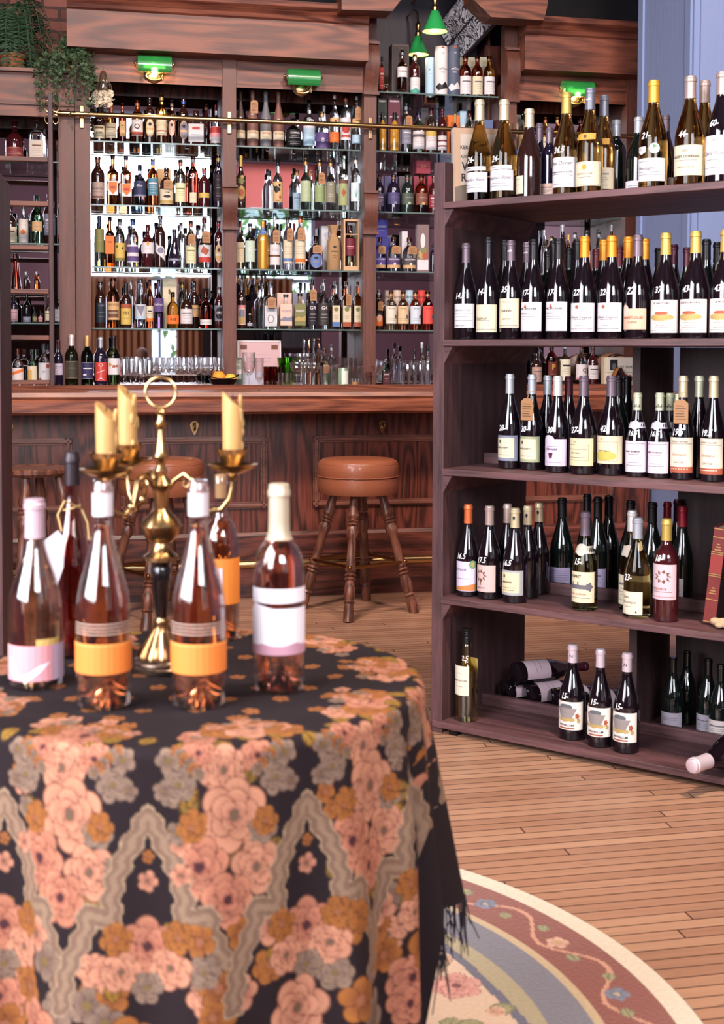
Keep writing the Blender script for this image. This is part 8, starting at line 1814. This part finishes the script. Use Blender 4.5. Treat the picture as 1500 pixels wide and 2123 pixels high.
# ================================================================== candelabra
def candelabra():
    p = on_z(335, 1388, TZ); root = thing('brass_candelabra', 'brass three-armed candelabra with black stem, standing among the rose bottles', 'candelabra', T_(p.x, p.y + .0, TZ + .0014))
    zt = lambda py: height_at(335, py, p.x, p.y) - TZ
    H = zt(783); S = H / 607.0            # metres per photo row here
    z = lambda py: zt(py)
    MB().lathe([(.001, .0), (.044, .0), (.0445, .006), (.041, .009), (.043, .012), (.041, .016), (.035, .019), (.001, .019)], 48).build('base', pbr('#6a5a50', .3, .9, key='dark_brass'), root, smooth=True)
    b = MB(); n = 40; prof = [(.036, .018), (.036, .024), (.026, .040), (.016, .056), (.010, .068), (.012, .072), (.008, .078)]
    vs = [(r * (1 + (.07 if r > .012 else 0) * math.cos(10 * 2 * PI * i / n)) * math.cos(2 * PI * i / n), r * (1 + (.07 if r > .012 else 0) * math.cos(10 * 2 * PI * i / n)) * math.sin(2 * PI * i / n), q) for r, q in prof for i in range(n)]
    b.add(vs, [(j * n + i, j * n + (i + 1) % n, (j + 1) * n + (i + 1) % n, (j + 1) * n + i) for j in range(len(prof) - 1) for i in range(n)]); b.build('fluted_foot', BRASS, root, smooth=70)
    z0, z1 = .076, z(1165)
    MB().lathe([(.008, z0), (.009, z0 + .01), (.013, z1 - .03), (.015, z1 - .012), (.013, z1 - .008), (.015, z1)], 28).build('black_stem', pbr('#0c0a0c', .15, coat=.8, key='black_lacquer'), root, smooth=True)
    kn = [(.008, z1), (.026, z1 + .002), (.026, z1 + .008), (.018, z1 + .014), (.012, z1 + .024), (.011, z1 + .032), (.014, z1 + .038)]
    zk = z(1095); kn += [(.016, zk - .022), (.026, zk - .012), (.030, zk), (.031, zk + .003), (.026, zk + .012), (.014, zk + .024), (.010, zk + .028)]
    zh = z(1005); kn += [(.012, zh - .012), (.016, zh - .004), (.020, zh), (.016, zh + .004), (.008, zh + .012), (.010, zh + .02), (.006, zh + .028)]
    kn += [(.008, z(955)), (.013, z(948)), (.009, z(938)), (.006, z(915)), (.004, z(893)), (.008, z(886)), (.009, z(880)), (.005, z(870)), (.005, z(862)), (.009, z(856)), (.006, z(850)), (.002, z(847))]
    MB().lathe(kn, 32).build('stem', BRASS, root, smooth=True)
    zr = z(815); rr_ = 31 * S; b = MB(); b.tube([(rr_ * math.cos(a), 0, zr + rr_ * math.sin(a)) for a in [2 * PI * i / 48 for i in range(48)]], .0023, 8, closed=True); b.build('ring_finial', BRASS, root, smooth=True)
    for k, ang in enumerate((-4, 127, 233)):
        a = math.radians(ang); R_ = .108; d_ = Vector((math.cos(a), math.sin(a), 0)); up = Vector((0, 0, 1))
        cup_z = z(985) if True else 0; P_ = lambda r, q: d_ * r + up * q
        c0 = zh - .007
        pts = [P_(.012, c0), P_(.020, c0 + .012), P_(.034, c0 + .022), P_(.048, c0 + .014), P_(.052, c0 - .004), P_(.058, c0 - .022), P_(.074, c0 - .034), P_(.092, c0 - .030), P_(.104, c0 - .014), P_(R_, c0 + .004), P_(R_, c0 + .012)]
        b = MB(); b.tube(pts, [.004, .0042, .0042, .0044, .0046, .0046, .0046, .0044, .004, .0035, .0035], 10)
        b.tube([P_(.048, c0 + .014), P_(.040, c0 + .002), P_(.034, c0 + .006), P_(.036, c0 + .012)], .0025, 8); b.ball(P_(.058, c0 - .022), .0075, 8)
        arm = b.build('arm', BRASS, root, smooth=True)
        zz = c0 + .012; MT = Matrix.Translation(d_ * R_)
        MB().lathe([(.003, zz), (.008, zz + .004), (.005, zz + .008), (.016, zz + .012), (.036, zz + .022), (.038, zz + .026), (.034, zz + .025), (.012, zz + .017)], 32, MT).build('drip_pan', BRASS, arm, smooth=True)
        MB().lathe([(.006, zz + .016), (.014, zz + .022), (.018, zz + .034), (.024, zz + .046), (.0245, zz + .049), (.020, zz + .046), (.015, zz + .035), (.001, zz + .03)], 32, MT).build('candle_cup', BRASS, arm, smooth=True)
        # candle
        top = (z(832), z(822), z(850))[k]; zb = zz + .031; rc = .0145; rc_r = random.Random(k)
        b = MB(); n = 24; H_ = top - zb
        lv = [0, .1, .3, .5, .7, .85, 1.0]; vs = []
        for q in lv:
            for i in range(n):
                an = 2 * PI * i / n; tilt = (.014 * math.cos(an - (PI if k == 0 else PI * .9)) if q == 1.0 else 0)
                r = rc * (1 + .05 * math.sin(3 * an + q * 5) * q); vs.append((r * math.cos(an), r * math.sin(an), H_ * q + tilt))
        fs = [(j * n + i, j * n + (i + 1) % n, (j + 1) * n + (i + 1) % n, (j + 1) * n + i) for j in range(len(lv) - 1) for i in range(n)] + [tuple(reversed(range(n))), tuple((len(lv) - 1) * n + i for i in range(n))]
        b.add(vs, fs)
        for j in range(9):
            an = rc_r.uniform(-1.0, .9); q = rc_r.uniform(.15, .98); b.ball((rc * math.cos(an), rc * math.sin(an), H_ * q), rc_r.uniform(.002, .0038), 6, sc=(1, 1, rc_r.uniform(1.5, 4)))
        cm = pbr('#bc9058', .45, key='candle_wax')
        cm.node_tree.nodes['Principled BSDF'].inputs['Subsurface Weight'].default_value = .4; cm.node_tree.nodes['Principled BSDF'].inputs['Subsurface Radius'].default_value = (.02, .012, .006); cm.node_tree.nodes['Principled BSDF'].inputs['Subsurface Scale'].default_value = .5
        c = thing('pillar_candle', ('yellow candle stub in the candelabra cup standing apart from the other two', 'yellow candle stub in the rear cup, dripped wax along its side', 'yellow candle stub in the near cup, slanted clean top')[k], 'candle', T_(p.x + d_.x * R_, p.y + d_.y * R_, TZ + .0014 + zb))
        b.build('wax_body', cm, c, smooth=50)
        MB().tube([(0, 0, H_ - .004), (.001, 0, H_ + .010)], .0009, 6).build('wick', BLACK, c)
    return root
candelabra()

# ================================================================== the seated person seen in the mirror, bent over, back by the street window
def person():
    px_, py_ = -0.44, -8.75
    st = thing('cafe_chair', 'plain wooden chair under the seated person, seen only in the bar mirror', 'chair', BAR @ T_(px_, py_, 0))
    MB().box(-.20, .20, -.20, .20, .43, .455, c=.005).build('seat', STOOL_W, st)
    for a in (-.17, .17):
        for q in (-.17, .17): MB().tube([(a, q, 0), (a, q, .43)], .016).build('leg', STOOL_W, st)
    MB().box(-.20, .20, -.20, -.18, .70, .86, c=.005).build('backrest', STOOL_W, st)
    for a in (-.18, .18): MB().tube([(a, -.19, .455), (a, -.19, .72)], .012).build('back_post', STOOL_W, st)
    root = thing('person', 'person in a dark jacket seated with head bowed, seen in the mirror', 'person', BAR @ T_(px_, py_, 0))
    J = {'pel': (0, -.02, .56), 'spn': (0, .02, .76), 'chs': (0, .10, .95), 'nek': (0, .20, 1.08), 'hed': (0, .27, 1.14), 'top': (0, .34, 1.20),
         'shl': (-.17, .12, 1.02), 'ell': (-.24, .26, .80), 'wrl': (-.10, .42, .76), 'shr': (.17, .12, 1.02), 'elr': (.24, .26, .80), 'wrr': (.10, .42, .76),
         'hpl': (-.10, 0, .53), 'knl': (-.13, .42, .52), 'anl': (-.13, .44, .09), 'tol': (-.14, .58, .04), 'hpr': (.10, 0, .53), 'knr': (.13, .42, .52), 'anr': (.13, .44, .09), 'tor': (.14, .58, .04)}
    Rr = {'pel': .15, 'spn': .14, 'chs': .16, 'nek': .060, 'hed': .06, 'top': .05, 'shl': .075, 'ell': .05, 'wrl': .034, 'shr': .075, 'elr': .05, 'wrr': .034, 'hpl': .10, 'knl': .065, 'anl': .042, 'tol': .04, 'hpr': .10, 'knr': .065, 'anr': .042, 'tor': .04}
    E_ = [('pel', 'spn'), ('spn', 'chs'), ('chs', 'nek'), ('chs', 'shl'), ('shl', 'ell'), ('ell', 'wrl'), ('chs', 'shr'), ('shr', 'elr'), ('elr', 'wrr'), ('pel', 'hpl'), ('hpl', 'knl'), ('knl', 'anl'), ('anl', 'tol'), ('pel', 'hpr'), ('hpr', 'knr'), ('knr', 'anr'), ('anr', 'tor')]
    K = [k for k in J if k not in ('hed', 'top')]; me = bpy.data.meshes.new('body'); me.from_pydata([J[k] for k in K], [(K.index(a), K.index(c)) for a, c in E_], [])
    o = bpy.data.objects.new('clothed_body', me); COL.objects.link(o); o.parent = root
    me.materials.append(pbr('#23242e', .8, key='dark_jacket'))
    md = o.modifiers.new('skin', 'SKIN')
    for i, k in enumerate(K):
        me.skin_vertices[0].data[i].radius = (Rr[k], Rr[k] * (.75 if k in ('pel', 'spn', 'chs') else 1))
    me.skin_vertices[0].data[0].use_root = True
    sb = o.modifiers.new('smooth', 'SUBSURF'); sb.levels = 1; sb.render_levels = 1
    skin = pbr('#c08a70', .5, key='skin'); hair = pbr('#5a3a2a', .8, key='brown_hair', bump=.6)
    HM = Matrix.Translation((0, .27, 1.17)) @ Matrix.Rotation(math.radians(-52), 4, 'X')
    b = MB(); b.ball((0, 0, 0), .095, 14, HM, sc=(.82, 1.0, 1.22)); b.ball((0, .098, -.012), .014, 8, HM, sc=(.8, 1, 1.4)); b.ball((0, .088, -.052), .02, 8, HM, sc=(1.1, .5, .4))
    for sx in (-1, 1): b.ball((sx * .034, .084, .016), .012, 8, HM); b.ball((sx * .080, .0, -.01), .022, 8, HM, sc=(.4, .8, 1.2))
    b.build('head', skin, root, smooth=True)
    b = MB(); b.ball((0, -.016, .022), .106, 16, HM, sc=(.86, 1.0, 1.12)); b.build('hair', hair, root, smooth=True)
    for s in (-1, 1):
        b = MB(); w = Vector((s * .10, .42, .76)); pc = w + Vector((-s * .03, .05, 0)); b.ball(pc, .034, 10, sc=(.9, 1.2, .45))
        for i, (dx, l_) in enumerate(((-.024, .062), (-.008, .072), (.008, .068), (.024, .052))):
            b.tube([pc + Vector((dx, .03, 0)), pc + Vector((dx, .03 + l_ * .5, .004)), pc + Vector((dx, .03 + l_ * .85, -.012))], [.0085, .008, .006], 8)
        b.tube([pc + Vector((s * .026, -.005, 0)), pc + Vector((s * .048, .025, -.004)), pc + Vector((s * .046, .05, -.012))], [.0095, .009, .007], 8)
        b.build('hand', skin, root, smooth=True)
person()
bpy.context.view_layer.update()
